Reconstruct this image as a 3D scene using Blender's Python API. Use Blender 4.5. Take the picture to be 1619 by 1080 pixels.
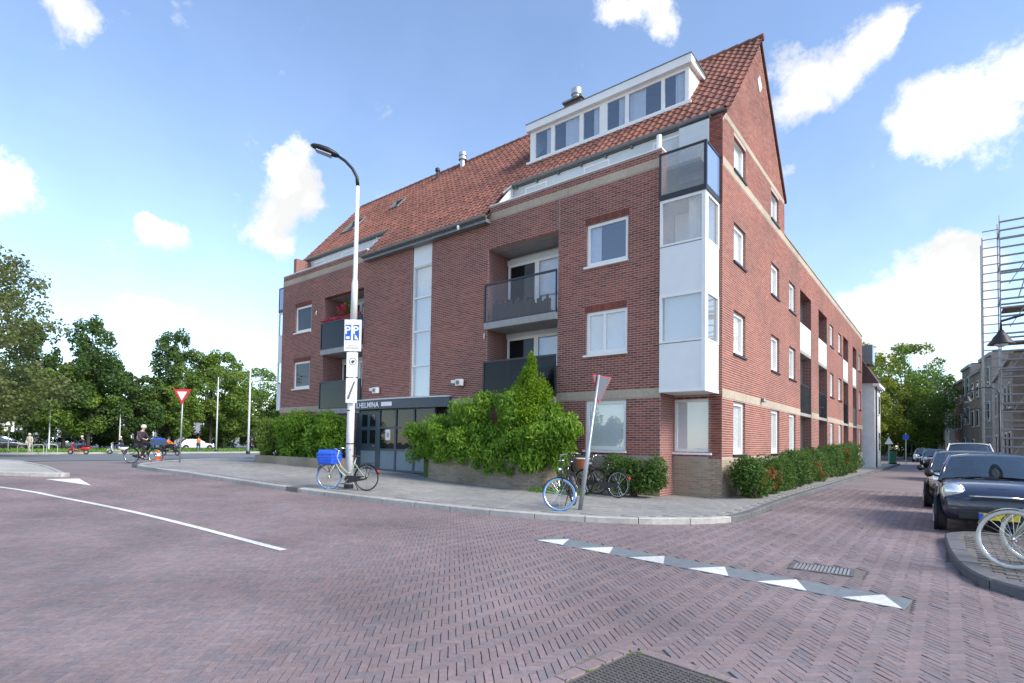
import bpy, bmesh, math, random
import numpy as np
from mathutils import Vector, Matrix

for o in list(bpy.data.objects): bpy.data.objects.remove(o)
SC = bpy.context.scene
COL = SC.collection
R = math.radians
rnd = random.Random(7)
nr = np.random.default_rng(7)

# ---------------------------------------------------------------- camera
cd = bpy.data.cameras.new('camera'); cam = bpy.data.objects.new('camera', cd); COL.objects.link(cam)
cd.sensor_fit = 'HORIZONTAL'; cd.sensor_width = 36.0; cd.lens = 19.09; cd.shift_y = 0.0807
cd.clip_start = 0.05; cd.clip_end = 2000
rt = Vector((0.7802887, 0.62522356, 0.01565377)); up = Vector((0.00837005, -0.0354664, 0.99933582)); fw = Vector((-0.62536348, 0.77963943, 0.03290719))
cam.matrix_world = Matrix(((rt.x, up.x, -fw.x, 0), (rt.y, up.y, -fw.y, 0), (rt.z, up.z, -fw.z, 1.5), (0, 0, 0, 1)))
SC.camera = cam
SC.render.resolution_x = 1024; SC.render.resolution_y = 683
SC.view_settings.view_transform = 'Standard'; SC.view_settings.look = 'None'
SC.view_settings.gamma = 1.0; SC.view_settings.use_curve_mapping = False
SC.view_settings.exposure = 1.2

# ---------------------------------------------------------------- sky and sun
SUN_TO = Vector((0.78, 0.06, 0.62)).normalized()
sun_el = math.asin(SUN_TO.z); sun_az = math.atan2(SUN_TO.x, SUN_TO.y)
W = bpy.data.worlds.new('World'); SC.world = W; W.use_nodes = True
nt = W.node_tree; nt.nodes.clear()
def N(t, **k):
    n = nt.nodes.new(t)
    for a, b in k.items(): setattr(n, a, b)
    return n
L = nt.links.new
out = N('ShaderNodeOutputWorld'); bg1 = N('ShaderNodeBackground'); bg2 = N('ShaderNodeBackground'); mix = N('ShaderNodeMixShader')
sky = N('ShaderNodeTexSky', sky_type='NISHITA', sun_disc=False); sky.sun_elevation = sun_el; sky.sun_rotation = sun_az
sky.air_density = 1.0; sky.dust_density = 0.15; sky.ozone_density = 1.3
tn = N('ShaderNodeVectorMath', operation='MULTIPLY'); L(sky.outputs[0], tn.inputs[0]); tn.inputs[1].default_value = (0.95, 1.0, 1.07); L(tn.outputs[0], bg1.inputs[0]); bg1.inputs[1].default_value = 0.125
bg2.inputs[0].default_value = (1.0, 1.0, 1.0, 1); bg2.inputs[1].default_value = 0.62
tc = N('ShaderNodeTexCoord')
nz1 = N('ShaderNodeTexNoise'); nz1.inputs['Scale'].default_value = 9; nz1.inputs['Detail'].default_value = 7; nz1.inputs['Roughness'].default_value = 0.6
L(tc.outputs['Generated'], nz1.inputs['Vector'])
sub = N('ShaderNodeVectorMath', operation='SUBTRACT'); L(nz1.outputs['Color'], sub.inputs[0]); sub.inputs[1].default_value = (.5, .5, .5)
scl = N('ShaderNodeVectorMath', operation='SCALE'); L(sub.outputs[0], scl.inputs[0]); scl.inputs['Scale'].default_value = 0.13
wd = N('ShaderNodeVectorMath', operation='ADD'); L(tc.outputs['Generated'], wd.inputs[0]); L(scl.outputs[0], wd.inputs[1])
CLOUDS = [[-0.8,0.444,0.404,0.043],[-0.828,0.429,0.36,0.058],[-0.85,0.405,0.337,0.043],[-0.792,0.462,0.398,0.034],[-0.85,0.432,0.3,0.029],[-0.803,0.425,0.417,0.028],[-0.902,0.296,0.314,0.021],[-0.906,0.304,0.294,0.031],[-0.906,0.283,0.316,0.015],[-0.934,0.122,0.335,0.028],[-0.945,0.131,0.3,0.027],[-0.946,0.105,0.307,0.041],[-0.844,0.167,0.509,0.031],[-0.827,0.179,0.532,0.027],[-0.948,0.261,0.181,0.034],[-0.938,0.294,0.186,0.031],[-0.924,0.333,0.187,0.023],[-0.935,0.231,0.267,0.015],[-0.341,0.702,0.625,0.041],[-0.31,0.718,0.624,0.032],[-0.367,0.684,0.631,0.029],[-0.175,0.818,0.548,0.028],[-0.175,0.857,0.485,0.038],[-0.14,0.847,0.513,0.048],[-0.102,0.844,0.527,0.045],[-0.059,0.838,0.542,0.032],[-0.038,0.836,0.548,0.017],[-0.015,0.892,0.452,0.051],[-0.05,0.907,0.419,0.039],[0.024,0.895,0.446,0.045],[0.06,0.889,0.454,0.046],[0.043,0.913,0.407,0.042],[-0.183,0.896,0.405,0.019],[-0.078,0.973,0.216,0.06],[-0.025,0.972,0.235,0.06],[0.024,0.971,0.236,0.053],[0.003,0.985,0.17,0.063],[-0.056,0.986,0.159,0.051],[0.043,0.963,0.265,0.033],[0.004,0.961,0.277,0.031],[-0.102,0.974,0.201,0.044],
 # the same broken cumulus goes on round the rest of the sky
 [0.6,-0.7,0.35,0.12],[0.3,-0.85,0.42,0.12],[-0.3,-0.85,0.4,0.14],[-0.7,-0.6,0.35,0.1],[0.85,0.1,0.45,0.12],[0.8,-0.4,0.3,0.1],[-0.1,-0.6,0.78,0.12],[0.5,0.3,0.8,0.1],[0.9,0.35,0.22,0.09],[0.1,-0.97,0.2,0.1],[-0.5,-0.83,0.2,0.09],[0.6,-0.2,0.77,0.1],[-0.75,-0.45,0.5,0.13],[-0.5,-0.6,0.62,0.13],[0.1,-0.75,0.65,0.14],[0.45,-0.62,0.64,0.12],[-0.9,-0.35,0.26,0.09],[-0.15,-0.95,0.3,0.1],[0.4,-0.9,0.22,0.1],[0.75,-0.62,0.2,0.09],[-0.3,-0.4,0.86,0.12],[0.2,-0.35,0.91,0.12],[0.95,-0.15,0.25,0.1],[-0.6,-0.75,0.28,0.09]]
acc = None
for (x, y, z, r) in CLOUDS:
    dn = N('ShaderNodeVectorMath', operation='DISTANCE'); L(wd.outputs[0], dn.inputs[0]); dn.inputs[1].default_value = Vector((x, y, z)).normalized()
    mr = N('ShaderNodeMapRange', interpolation_type='SMOOTHSTEP'); L(dn.outputs['Value'], mr.inputs[0])
    mr.inputs[1].default_value = r * 1.7; mr.inputs[2].default_value = r * 0.1; mr.inputs[3].default_value = 0; mr.inputs[4].default_value = 1
    if acc is None: acc = mr.outputs[0]
    else:
        ad = N('ShaderNodeMath', operation='ADD'); L(acc, ad.inputs[0]); L(mr.outputs[0], ad.inputs[1]); acc = ad.outputs[0]
nz2 = N('ShaderNodeTexNoise'); nz2.inputs['Scale'].default_value = 13; nz2.inputs['Detail'].default_value = 10; nz2.inputs['Roughness'].default_value = 0.66
L(tc.outputs['Generated'], nz2.inputs['Vector'])
m1 = N('ShaderNodeMath', operation='MULTIPLY_ADD'); L(nz2.outputs[0], m1.inputs[0]); m1.inputs[1].default_value = 3.4; m1.inputs[2].default_value = -1.98
m2 = N('ShaderNodeMath', operation='ADD'); L(acc, m2.inputs[0]); L(m1.outputs[0], m2.inputs[1])
mk = N('ShaderNodeMapRange', interpolation_type='SMOOTHSTEP'); L(m2.outputs[0], mk.inputs[0])
mk.inputs[1].default_value = 0.0; mk.inputs[2].default_value = 1.3; mk.inputs[4].default_value = 0.96
# thin high veil, denser towards the horizon
sp = N('ShaderNodeSeparateXYZ'); L(tc.outputs['Generated'], sp.inputs[0])
vl = N('ShaderNodeMapRange', interpolation_type='SMOOTHERSTEP'); L(sp.outputs[2], vl.inputs[0]); vl.inputs[1].default_value = 0.75; vl.inputs[2].default_value = -0.02; vl.inputs[3].default_value = 0.04; vl.inputs[4].default_value = 0.16
mxx = N('ShaderNodeMath', operation='MAXIMUM'); L(mk.outputs[0], mxx.inputs[0]); L(vl.outputs[0], mxx.inputs[1])
sh = N('ShaderNodeTexNoise'); sh.inputs['Scale'].default_value = 7; sh.inputs['Detail'].default_value = 6; L(wd.outputs[0], sh.inputs['Vector'])
shr = N('ShaderNodeMapRange'); L(sh.outputs[0], shr.inputs[0]); shr.inputs[1].default_value = 0.35; shr.inputs[2].default_value = 0.6; shr.inputs[3].default_value = 0.42; shr.inputs[4].default_value = 0.60
L(shr.outputs[0], bg2.inputs[1]); bg2.inputs[0].default_value = (1.0, 0.99, 0.97, 1)
L(mxx.outputs[0], mix.inputs[0]); L(bg1.outputs[0], mix.inputs[1]); L(bg2.outputs[0], mix.inputs[2]); L(mix.outputs[0], out.inputs[0])

sd = bpy.data.lights.new('sun', 'SUN'); sd.energy = 2.4; sd.angle = R(24); sd.color = (1.0, 0.92, 0.80)
sun = bpy.data.objects.new('sun', sd); COL.objects.link(sun)
sun.rotation_euler = SUN_TO.to_track_quat('Z', 'Y').to_euler()

# ---------------------------------------------------------------- materials
MAT = {}
def mat(name, col, rough=0.7, var=0.15, scale=6.0, bump=0.0, bscale=None, metal=0.0, tones=None, spec=0.5, coat=0.0, transl=0.0, dirt=0.0):
    """Principled with noise-varied colour; tones = list of colours picked by the per-face 'tone' attribute."""
    if name in MAT: return MAT[name]
    m = bpy.data.materials.new(name); m.use_nodes = True; t = m.node_tree; b = t.nodes['Principled BSDF']; lk = t.links.new
    b.inputs['Roughness'].default_value = rough; b.inputs['Metallic'].default_value = metal
    b.inputs['Specular IOR Level'].default_value = spec; b.inputs['Coat Weight'].default_value = coat
    geo = t.nodes.new('ShaderNodeNewGeometry')
    nz = t.nodes.new('ShaderNodeTexNoise'); nz.inputs['Scale'].default_value = scale; nz.inputs['Detail'].default_value = 5
    lk(geo.outputs['Position'], nz.inputs['Vector'])
    if tones:
        at = t.nodes.new('ShaderNodeAttribute'); at.attribute_name = 'tone'
        rp = t.nodes.new('ShaderNodeValToRGB'); e = rp.color_ramp.elements
        while len(e) < len(tones): e.new(0.5)
        for i, c in enumerate(tones): e[i].position = i / (len(tones) - 1); e[i].color = (*c, 1)
        lk(at.outputs['Fac'], rp.inputs[0]); src = rp.outputs[0]
    else:
        rgb = t.nodes.new('ShaderNodeRGB'); rgb.outputs[0].default_value = (*col, 1); src = rgb.outputs[0]
    mr = t.nodes.new('ShaderNodeMapRange'); lk(nz.outputs[0], mr.inputs[0]); mr.inputs[1].default_value = 0.25; mr.inputs[2].default_value = 0.75
    mr.inputs[3].default_value = 1 - var; mr.inputs[4].default_value = 1 + var
    hs = t.nodes.new('ShaderNodeVectorMath'); hs.operation = 'SCALE'; lk(src, hs.inputs[0]); lk(mr.outputs[0], hs.inputs['Scale'])
    fin = hs.outputs[0]
    if dirt:
        n3 = t.nodes.new('ShaderNodeTexNoise'); n3.inputs['Scale'].default_value = 0.55; n3.inputs['Detail'].default_value = 6; lk(geo.outputs['Position'], n3.inputs['Vector'])
        r3 = t.nodes.new('ShaderNodeMapRange'); lk(n3.outputs[0], r3.inputs[0]); r3.inputs[1].default_value = 0.35; r3.inputs[2].default_value = 0.7; r3.inputs[3].default_value = 1 + dirt * .5; r3.inputs[4].default_value = 1 - dirt
        h3 = t.nodes.new('ShaderNodeVectorMath'); h3.operation = 'SCALE'; lk(fin, h3.inputs[0]); lk(r3.outputs[0], h3.inputs['Scale']); fin = h3.outputs[0]
    lk(fin, b.inputs['Base Color'])
    if bump:
        nb = t.nodes.new('ShaderNodeTexNoise'); nb.inputs['Scale'].default_value = bscale or scale * 6; nb.inputs['Detail'].default_value = 6
        lk(geo.outputs['Position'], nb.inputs['Vector'])
        bp = t.nodes.new('ShaderNodeBump'); bp.inputs['Strength'].default_value = bump; bp.inputs['Distance'].default_value = 0.02
        lk(nb.outputs[0], bp.inputs['Height']); lk(bp.outputs[0], b.inputs['Normal'])
    if transl:
        tr = t.nodes.new('ShaderNodeBsdfTranslucent'); lk(fin, tr.inputs[0]); mx = t.nodes.new('ShaderNodeMixShader'); mx.inputs[0].default_value = transl
        lk(b.outputs[0], mx.inputs[1]); lk(tr.outputs[0], mx.inputs[2]); lk(mx.outputs[0], t.nodes['Material Output'].inputs[0])
    MAT[name] = m; return m

def glass(name, tint, opacity, ior=1.9, rough=0.02, clear=0.5):
    """Window pane: Fresnel reflection over a see-through body with its own tint."""
    m = bpy.data.materials.new(name); m.use_nodes = True; t = m.node_tree; t.nodes.clear(); lk = t.links.new
    o = t.nodes.new('ShaderNodeOutputMaterial'); fr = t.nodes.new('ShaderNodeFresnel'); fr.inputs[0].default_value = ior
    gl = t.nodes.new('ShaderNodeBsdfGlossy'); gl.inputs['Roughness'].default_value = rough; gl.inputs[0].default_value = (.95, .97, 1, 1)
    tp = t.nodes.new('ShaderNodeBsdfTransparent'); tp.inputs[0].default_value = (*[clear + (1 - clear) * c for c in tint], 1)
    df = t.nodes.new('ShaderNodeBsdfDiffuse'); df.inputs[0].default_value = (*tint, 1)
    a = t.nodes.new('ShaderNodeMixShader'); a.inputs[0].default_value = opacity; lk(tp.outputs[0], a.inputs[1]); lk(df.outputs[0], a.inputs[2])
    b = t.nodes.new('ShaderNodeMixShader'); gb = t.nodes.new('ShaderNodeNewGeometry'); iv = t.nodes.new('ShaderNodeMath'); iv.operation = 'SUBTRACT'; iv.inputs[0].default_value = 1.0; lk(gb.outputs['Backfacing'], iv.inputs[1]); fm = t.nodes.new('ShaderNodeMath'); fm.operation = 'MULTIPLY'; lk(fr.outputs[0], fm.inputs[0]); lk(iv.outputs[0], fm.inputs[1])
    lk(fm.outputs[0], b.inputs[0]); lk(a.outputs[0], b.inputs[1]); lk(gl.outputs[0], b.inputs[2]); lk(b.outputs[0], o.inputs[0])
    nz = t.nodes.new('ShaderNodeTexNoise'); nz.inputs['Scale'].default_value = 1.3; geo = t.nodes.new('ShaderNodeNewGeometry'); lk(geo.outputs['Position'], nz.inputs['Vector'])
    bp = t.nodes.new('ShaderNodeBump'); bp.inputs['Strength'].default_value = 0.06; bp.inputs['Distance'].default_value = 0.05; lk(nz.outputs[0], bp.inputs['Height']); lk(bp.outputs[0], gl.inputs['Normal'])
    MAT[name] = m; return m

def brick_tex(name, c1, c2, mortar, flat_axis=None):
    """Brick pattern; faces along flat_axis show bare mortar, because real bricks are laid in front of them."""
    m = bpy.data.materials.new(name); m.use_nodes = True; t = m.node_tree; b = t.nodes['Principled BSDF']; lk = t.links.new
    geo = t.nodes.new('ShaderNodeNewGeometry'); sp = t.nodes.new('ShaderNodeSeparateXYZ'); lk(geo.outputs['Position'], sp.inputs[0])
    ad = t.nodes.new('ShaderNodeMath'); ad.operation = 'ADD'; lk(sp.outputs[0], ad.inputs[0]); lk(sp.outputs[1], ad.inputs[1])
    cb = t.nodes.new('ShaderNodeCombineXYZ'); lk(ad.outputs[0], cb.inputs[0]); lk(sp.outputs[2], cb.inputs[1])
    br = t.nodes.new('ShaderNodeTexBrick'); lk(cb.outputs[0], br.inputs['Vector']); br.inputs['Scale'].default_value = 1
    br.inputs['Brick Width'].default_value = 0.22; br.inputs['Row Height'].default_value = 0.066; br.inputs['Mortar Size'].default_value = 0.006
    br.inputs['Color1'].default_value = (*c1, 1); br.inputs['Color2'].default_value = (*c2, 1); br.inputs['Mortar'].default_value = (*mortar, 1)
    b.inputs['Roughness'].default_value = 0.85
    if flat_axis is None: lk(br.outputs[0], b.inputs['Base Color'])
    else:
        sn = t.nodes.new('ShaderNodeSeparateXYZ'); lk(geo.outputs['Normal'], sn.inputs[0]); ab = t.nodes.new('ShaderNodeMath'); ab.operation = 'ABSOLUTE'; lk(sn.outputs[flat_axis], ab.inputs[0])
        gt = t.nodes.new('ShaderNodeMath'); gt.operation = 'GREATER_THAN'; lk(ab.outputs[0], gt.inputs[0]); gt.inputs[1].default_value = 0.7
        mxc = t.nodes.new('ShaderNodeMix'); mxc.data_type = 'RGBA'; lk(gt.outputs[0], mxc.inputs[0]); lk(br.outputs[0], mxc.inputs[6]); mxc.inputs[7].default_value = (*mortar, 1); lk(mxc.outputs[2], b.inputs['Base Color'])
    bp = t.nodes.new('ShaderNodeBump'); bp.inputs['Strength'].default_value = 0.4; bp.inputs['Distance'].default_value = 0.01; bp.invert = True
    lk(br.outputs['Fac'], bp.inputs['Height']); lk(bp.outputs[0], b.inputs['Normal'])
    MAT[name] = m; return m

RED_T = [(0.138, 0.037, 0.028), (0.217, 0.056, 0.038), (0.265, 0.07, 0.045), (0.307, 0.092, 0.057), (0.175, 0.047, 0.034)]
mat('brick', None, 0.85, 0.14, 30, 0.25, 120, tones=RED_T, dirt=0.3)
mat('mortar', (0.42, 0.32, 0.285), 0.9, 0.12, 20, dirt=0.15)
brick_tex('brick_reveal', (0.2, 0.077, 0.066), (0.25, 0.095, 0.08), (0.38, 0.29, 0.26))
brick_tex('wall_core_y', (0.2, 0.077, 0.066), (0.25, 0.095, 0.08), (0.40, 0.32, 0.285), 1)
brick_tex('wall_core_x', (0.2, 0.077, 0.066), (0.25, 0.095, 0.08), (0.44, 0.35, 0.31), 0)
YEL_T = [(0.30, 0.24, 0.16), (0.38, 0.30, 0.19), (0.42, 0.34, 0.23), (0.33, 0.27, 0.2)]
mat('yellow_brick', None, 0.88, 0.15, 25, 0.3, 110, tones=YEL_T, dirt=0.25)
mat('yellow_mortar', (0.27, 0.24, 0.2), 0.9)
mat('belt_stone', (0.43, 0.36, 0.275), 0.85, 0.14, 9, 0.2, dirt=0.2)
mat('roof_tile', None, 0.6, 0.16, 14, 0.15, 70, tones=[(0.14, 0.056, 0.04), (0.21, 0.08, 0.053), (0.25, 0.098, 0.064), (0.17, 0.07, 0.05)], dirt=0.28)
mat('roof_under', (0.12, 0.05, 0.035), 0.9)
mat('white_frame', (0.82, 0.81, 0.79), 0.45, 0.04, 5, dirt=0.06)
mat('bay_panel', (0.74, 0.76, 0.77), 0.4, 0.03, 3, dirt=0.05)  # bluish shade of the front put into its panels; side panels stay white
mat('setback_wall', (0.6, 0.64, 0.66), 0.6, 0.06, 4, dirt=0.15)
mat('zinc', (0.2, 0.215, 0.22), 0.5, 0.2, 8, metal=0.4)
mat('dark_frame', (0.018, 0.022, 0.03), 0.4, 0.1, 6)
mat('entrance_paint', (0.045, 0.065, 0.09), 0.4, 0.12, 5)
mat('entrance_light', (0.17, 0.23, 0.28), 0.5, 0.1, 5)
mat('concrete', (0.33, 0.32, 0.3), 0.9, 0.15, 7, 0.25, dirt=0.25)
mat('soffit', (0.32, 0.32, 0.32), 0.9, 0.15, 4)
mat('interior', (0.2, 0.2, 0.2), 0.9, 0.25, 1.5)
mat('curtain', (0.72, 0.72, 0.7), 0.85, 0.08, 12)
mat('blind', (0.78, 0.8, 0.79), 0.8, 0.05, 10)
mat('flower', None, 0.7, 0.2, 20, tones=[(0.5, 0.02, 0.05), (0.7, 0.05, 0.1), (0.6, 0.1, 0.2)], transl=0.2)
mat('wicker', (0.06, 0.045, 0.04), 0.9, 0.4, 40, 0.5)
mat('metal_pot', (0.5, 0.5, 0.5), 0.35, 0.1, 8, metal=0.8)
mat('white_paint', (0.68, 0.68, 0.66), 0.75, 0.3, 28, 0.25, dirt=0.25)
PAV_T = [(0.194, 0.155, 0.16), (0.213, 0.166, 0.168), (0.234, 0.175, 0.176), (0.245, 0.189, 0.19), (0.182, 0.157, 0.171), (0.252, 0.178, 0.174)]
mat('paver', None, 0.72, 0.16, 22, 0.3, 90, tones=PAV_T, dirt=0.28)
mat('road_far', (0.208, 0.17, 0.168), 0.8, 0.12, 14, 0.3, 40, dirt=0.15)
mat('joint_sand', (0.15, 0.135, 0.125), 0.95, 0.3, 30)
mat('slab', None, 0.85, 0.1, 20, 0.2, 80, tones=[(0.26, 0.252, 0.24), (0.275, 0.267, 0.255), (0.29, 0.28, 0.265), (0.27, 0.263, 0.25)], dirt=0.22)
mat('slab_joint', (0.235, 0.225, 0.215), 0.95, 0.3, 30)
mat('kerb_pale', (0.40, 0.385, 0.36), 0.85, 0.16, 9, 0.3, dirt=0.2)
mat('kerb_dark', (0.125, 0.125, 0.13), 0.8, 0.2, 9, 0.3, dirt=0.2)
mat('asphalt', (0.15, 0.165, 0.18), 0.85, 0.12, 20, 0.2, dirt=0.1)
mat('ground', (0.14, 0.13, 0.12), 0.95, 0.2, 3)
mat('tooth_slab', (0.17, 0.195, 0.215), 0.75, 0.15, 10, 0.2, dirt=0.15)
mat('iron', (0.17, 0.155, 0.145), 0.55, 0.25, 25, 0.3, metal=0.5)
mat('grass_blade', None, 0.6, 0.2, 2, tones=[(0.08, 0.18, 0.02), (0.13, 0.27, 0.035), (0.18, 0.32, 0.05)], transl=0.3)
mat('soil', (0.07, 0.12, 0.03), 0.95, 0.3, 4)
mat('bark', (0.07, 0.058, 0.045), 0.95, 0.3, 6, 0.6, 20)
def leafm(n, c): return mat(n, None, 0.5, 0.12, 1.5, tones=c, transl=0.45, spec=0.3)
leafm('leaf_fresh', [(0.055, 0.132, 0.013), (0.11, 0.231, 0.022), (0.187, 0.341, 0.033), (0.297, 0.451, 0.055)])
leafm('leaf_lime', [(0.13, 0.25, 0.012), (0.23, 0.38, 0.02), (0.33, 0.48, 0.03)])
leafm('leaf_hedge', [(0.03, 0.075, 0.018), (0.055, 0.125, 0.022), (0.10, 0.185, 0.035), (0.15, 0.185, 0.04)])
leafm('leaf_orange', [(0.18, 0.07, 0.02), (0.35, 0.09, 0.02), (0.2, 0.12, 0.03)])
leafm('leaf_dark', [(0.056, 0.109, 0.036), (0.094, 0.167, 0.043), (0.16, 0.239, 0.058)])
leafm('leaf_mid', [(0.075, 0.143, 0.026), (0.135, 0.227, 0.039), (0.212, 0.305, 0.052), (0.295, 0.345, 0.065)])
leafm('leaf_olive', [(0.103, 0.132, 0.04), (0.161, 0.19, 0.063), (0.23, 0.241, 0.098)])
leafm('leaf_yellow', [(0.09, 0.125, 0.012), (0.165, 0.21, 0.02), (0.25, 0.29, 0.03), (0.32, 0.32, 0.04)])
mat('steel_white', (0.7, 0.71, 0.72), 0.45, 0.06, 4, dirt=0.12)
mat('steel_grey', (0.36, 0.39, 0.42), 0.4, 0.12, 6, metal=0.5)
mat('black_plastic', (0.015, 0.015, 0.017), 0.45, 0.2, 10)
mat('chrome', (0.62, 0.63, 0.64), 0.18, 0.05, 5, metal=1.0)
mat('rubber', (0.022, 0.022, 0.024), 0.75, 0.2, 20)
mat('tyre_blue', (0.09, 0.22, 0.42), 0.6, 0.1, 10)
mat('tyre_white', (0.62, 0.6, 0.52), 0.6, 0.1, 10)
mat('bag_blue', (0.02, 0.10, 0.62), 0.6, 0.15, 14, 0.3, 18)
mat('basket_orange', (0.32, 0.09, 0.04), 0.8, 0.25, 40, 0.5)
mat('sign_blue', (0.02, 0.1, 0.55), 0.4, 0.03)
mat('sign_red', (0.62, 0.03, 0.04), 0.4, 0.04)
mat('sign_white', (0.82, 0.82, 0.82), 0.4, 0.04, 5, dirt=0.05)
mat('sign_back', (0.12, 0.135, 0.16), 0.5, 0.1, 5)
mat('print_dark', (0.06, 0.06, 0.07), 0.5)
mat('car_navy', (0.014, 0.018, 0.04), 0.22, 0.04, 3, coat=1.0, spec=0.6)
mat('car_black', (0.014, 0.013, 0.016), 0.25, 0.04, 3, coat=1.0)
mat('car_white', (0.72, 0.73, 0.74), 0.3, 0.03, 3, coat=0.8)
mat('car_silver', (0.4, 0.42, 0.44), 0.3, 0.03, 3, coat=0.8, metal=0.4)
mat('car_red', (0.5, 0.02, 0.03), 0.3, 0.03, 3, coat=0.8)
mat('headlight', (0.75, 0.78, 0.8), 0.12, 0.03, 3, metal=0.6, coat=1.0)
mat('bike_green', (0.42, 0.46, 0.36), 0.4, 0.08, 8)
mat('bike_black', (0.02, 0.02, 0.022), 0.35, 0.1, 8, coat=0.4)
mat('leather', (0.05, 0.03, 0.025), 0.6, 0.2, 12)
mat('skin', (0.52, 0.33, 0.25), 0.55, 0.06, 6)
mat('cloth_plum', (0.045, 0.035, 0.05), 0.9, 0.2, 10)
mat('cloth_black', (0.015, 0.015, 0.018), 0.9, 0.2, 10)
mat('cloth_jeans', (0.05, 0.08, 0.16), 0.9, 0.2, 10)
mat('cloth_orange', (0.6, 0.16, 0.03), 0.9, 0.15, 10)
mat('cloth_pale', (0.6, 0.56, 0.48), 0.9, 0.15, 10)
mat('hair_pale', (0.66, 0.62, 0.52), 0.7, 0.15, 20)
mat('hair_dark', (0.05, 0.035, 0.025), 0.7, 0.15, 20)
mat('cone_orange', (0.75, 0.13, 0.03), 0.5, 0.05)
mat('scaffold', (0.3, 0.31, 0.32), 0.45, 0.15, 8, metal=0.55)
mat('plank', (0.2, 0.16, 0.12), 0.85, 0.25, 5)
mat('house_grey', (0.25, 0.225, 0.2), 0.9, 0.15, 4, 0.2, dirt=0.2)
mat('house_brown', (0.27, 0.2, 0.15), 0.9, 0.15, 4, 0.2, dirt=0.2)
mat('house_red', (0.26, 0.13, 0.1), 0.9, 0.15, 4, 0.2, dirt=0.2)
mat('house_white', (0.66, 0.68, 0.68), 0.8, 0.08, 3, dirt=0.12)
mat('house_bluegrey', (0.22, 0.24, 0.26), 0.85, 0.1, 3, dirt=0.15)
mat('house_cream', (0.5, 0.46, 0.38), 0.85, 0.1, 3, dirt=0.15)
mat('roof_dark', (0.09, 0.055, 0.05), 0.8, 0.2, 5)
mat('bin_green', (0.02, 0.14, 0.07), 0.5, 0.1)
mat('wood_grey', (0.25, 0.22, 0.19), 0.9, 0.25, 8)
glass('pane', (0.35, 0.5, 0.72), 0.05, 2.5, clear=.85)
glass('pane_pale', (0.72, 0.78, 0.8), 0.15, 2.3, clear=.92)
glass('pane_dark', (0.015, 0.02, 0.025), 0.5, 1.45, clear=.4)
glass('smoke_glass', (0.012, 0.013, 0.016), 0.6, 1.3, clear=.4)
glass('pale_glass', (0.4, 0.41, 0.42), 0.06, 1.35, clear=.92)
glass('clear_screen', (0.4, 0.42, 0.43), 0.3, 1.6, clear=.8)
glass('blue_screen', (0.30, 0.42, 0.66), 0.6, 2.0)
glass('car_glass', (0.02, 0.04, 0.05), 0.4, 2.3)

# ---------------------------------------------------------------- mesh helpers
def wloc(p):
    v = Vector((0, 0, 0))
    while p is not None: v += p.location; p = p.parent
    return v
def tag(o, label=None, cat=None, group=None, kind=None):
    if label: o['label'] = label
    if cat: o['category'] = cat
    if group: o['group'] = group
    if kind: o['kind'] = kind
    return o
def empty(name, loc, label, cat, group=None, rz=0.0):
    o = bpy.data.objects.new(name, None); COL.objects.link(o); o.location = loc; o.rotation_euler = (0, 0, rz); o.empty_display_size = 0.2
    return tag(o, label, cat, group)
def np_mesh(name, V, F, T=None):
    """V (n,3), F (m,k) equal-sized faces, T (m,) tones."""
    V = np.asarray(V, np.float32); F = np.asarray(F, np.int32); k = F.shape[1]
    me = bpy.data.meshes.new(name); me.vertices.add(len(V)); me.vertices.foreach_set('co', V.ravel())
    me.loops.add(F.size); me.loops.foreach_set('vertex_index', F.ravel()); me.polygons.add(len(F))
    me.polygons.foreach_set('loop_start', np.arange(0, F.size, k, dtype=np.int32))
    me.polygons.foreach_set('use_smooth', np.zeros(len(F), dtype=bool))
    if T is not None:
        a = me.attributes.new('tone', 'FLOAT', 'FACE'); a.data.foreach_set('value', np.asarray(T, np.float32))
    me.update(calc_edges=True); me.validate(); return me
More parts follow.
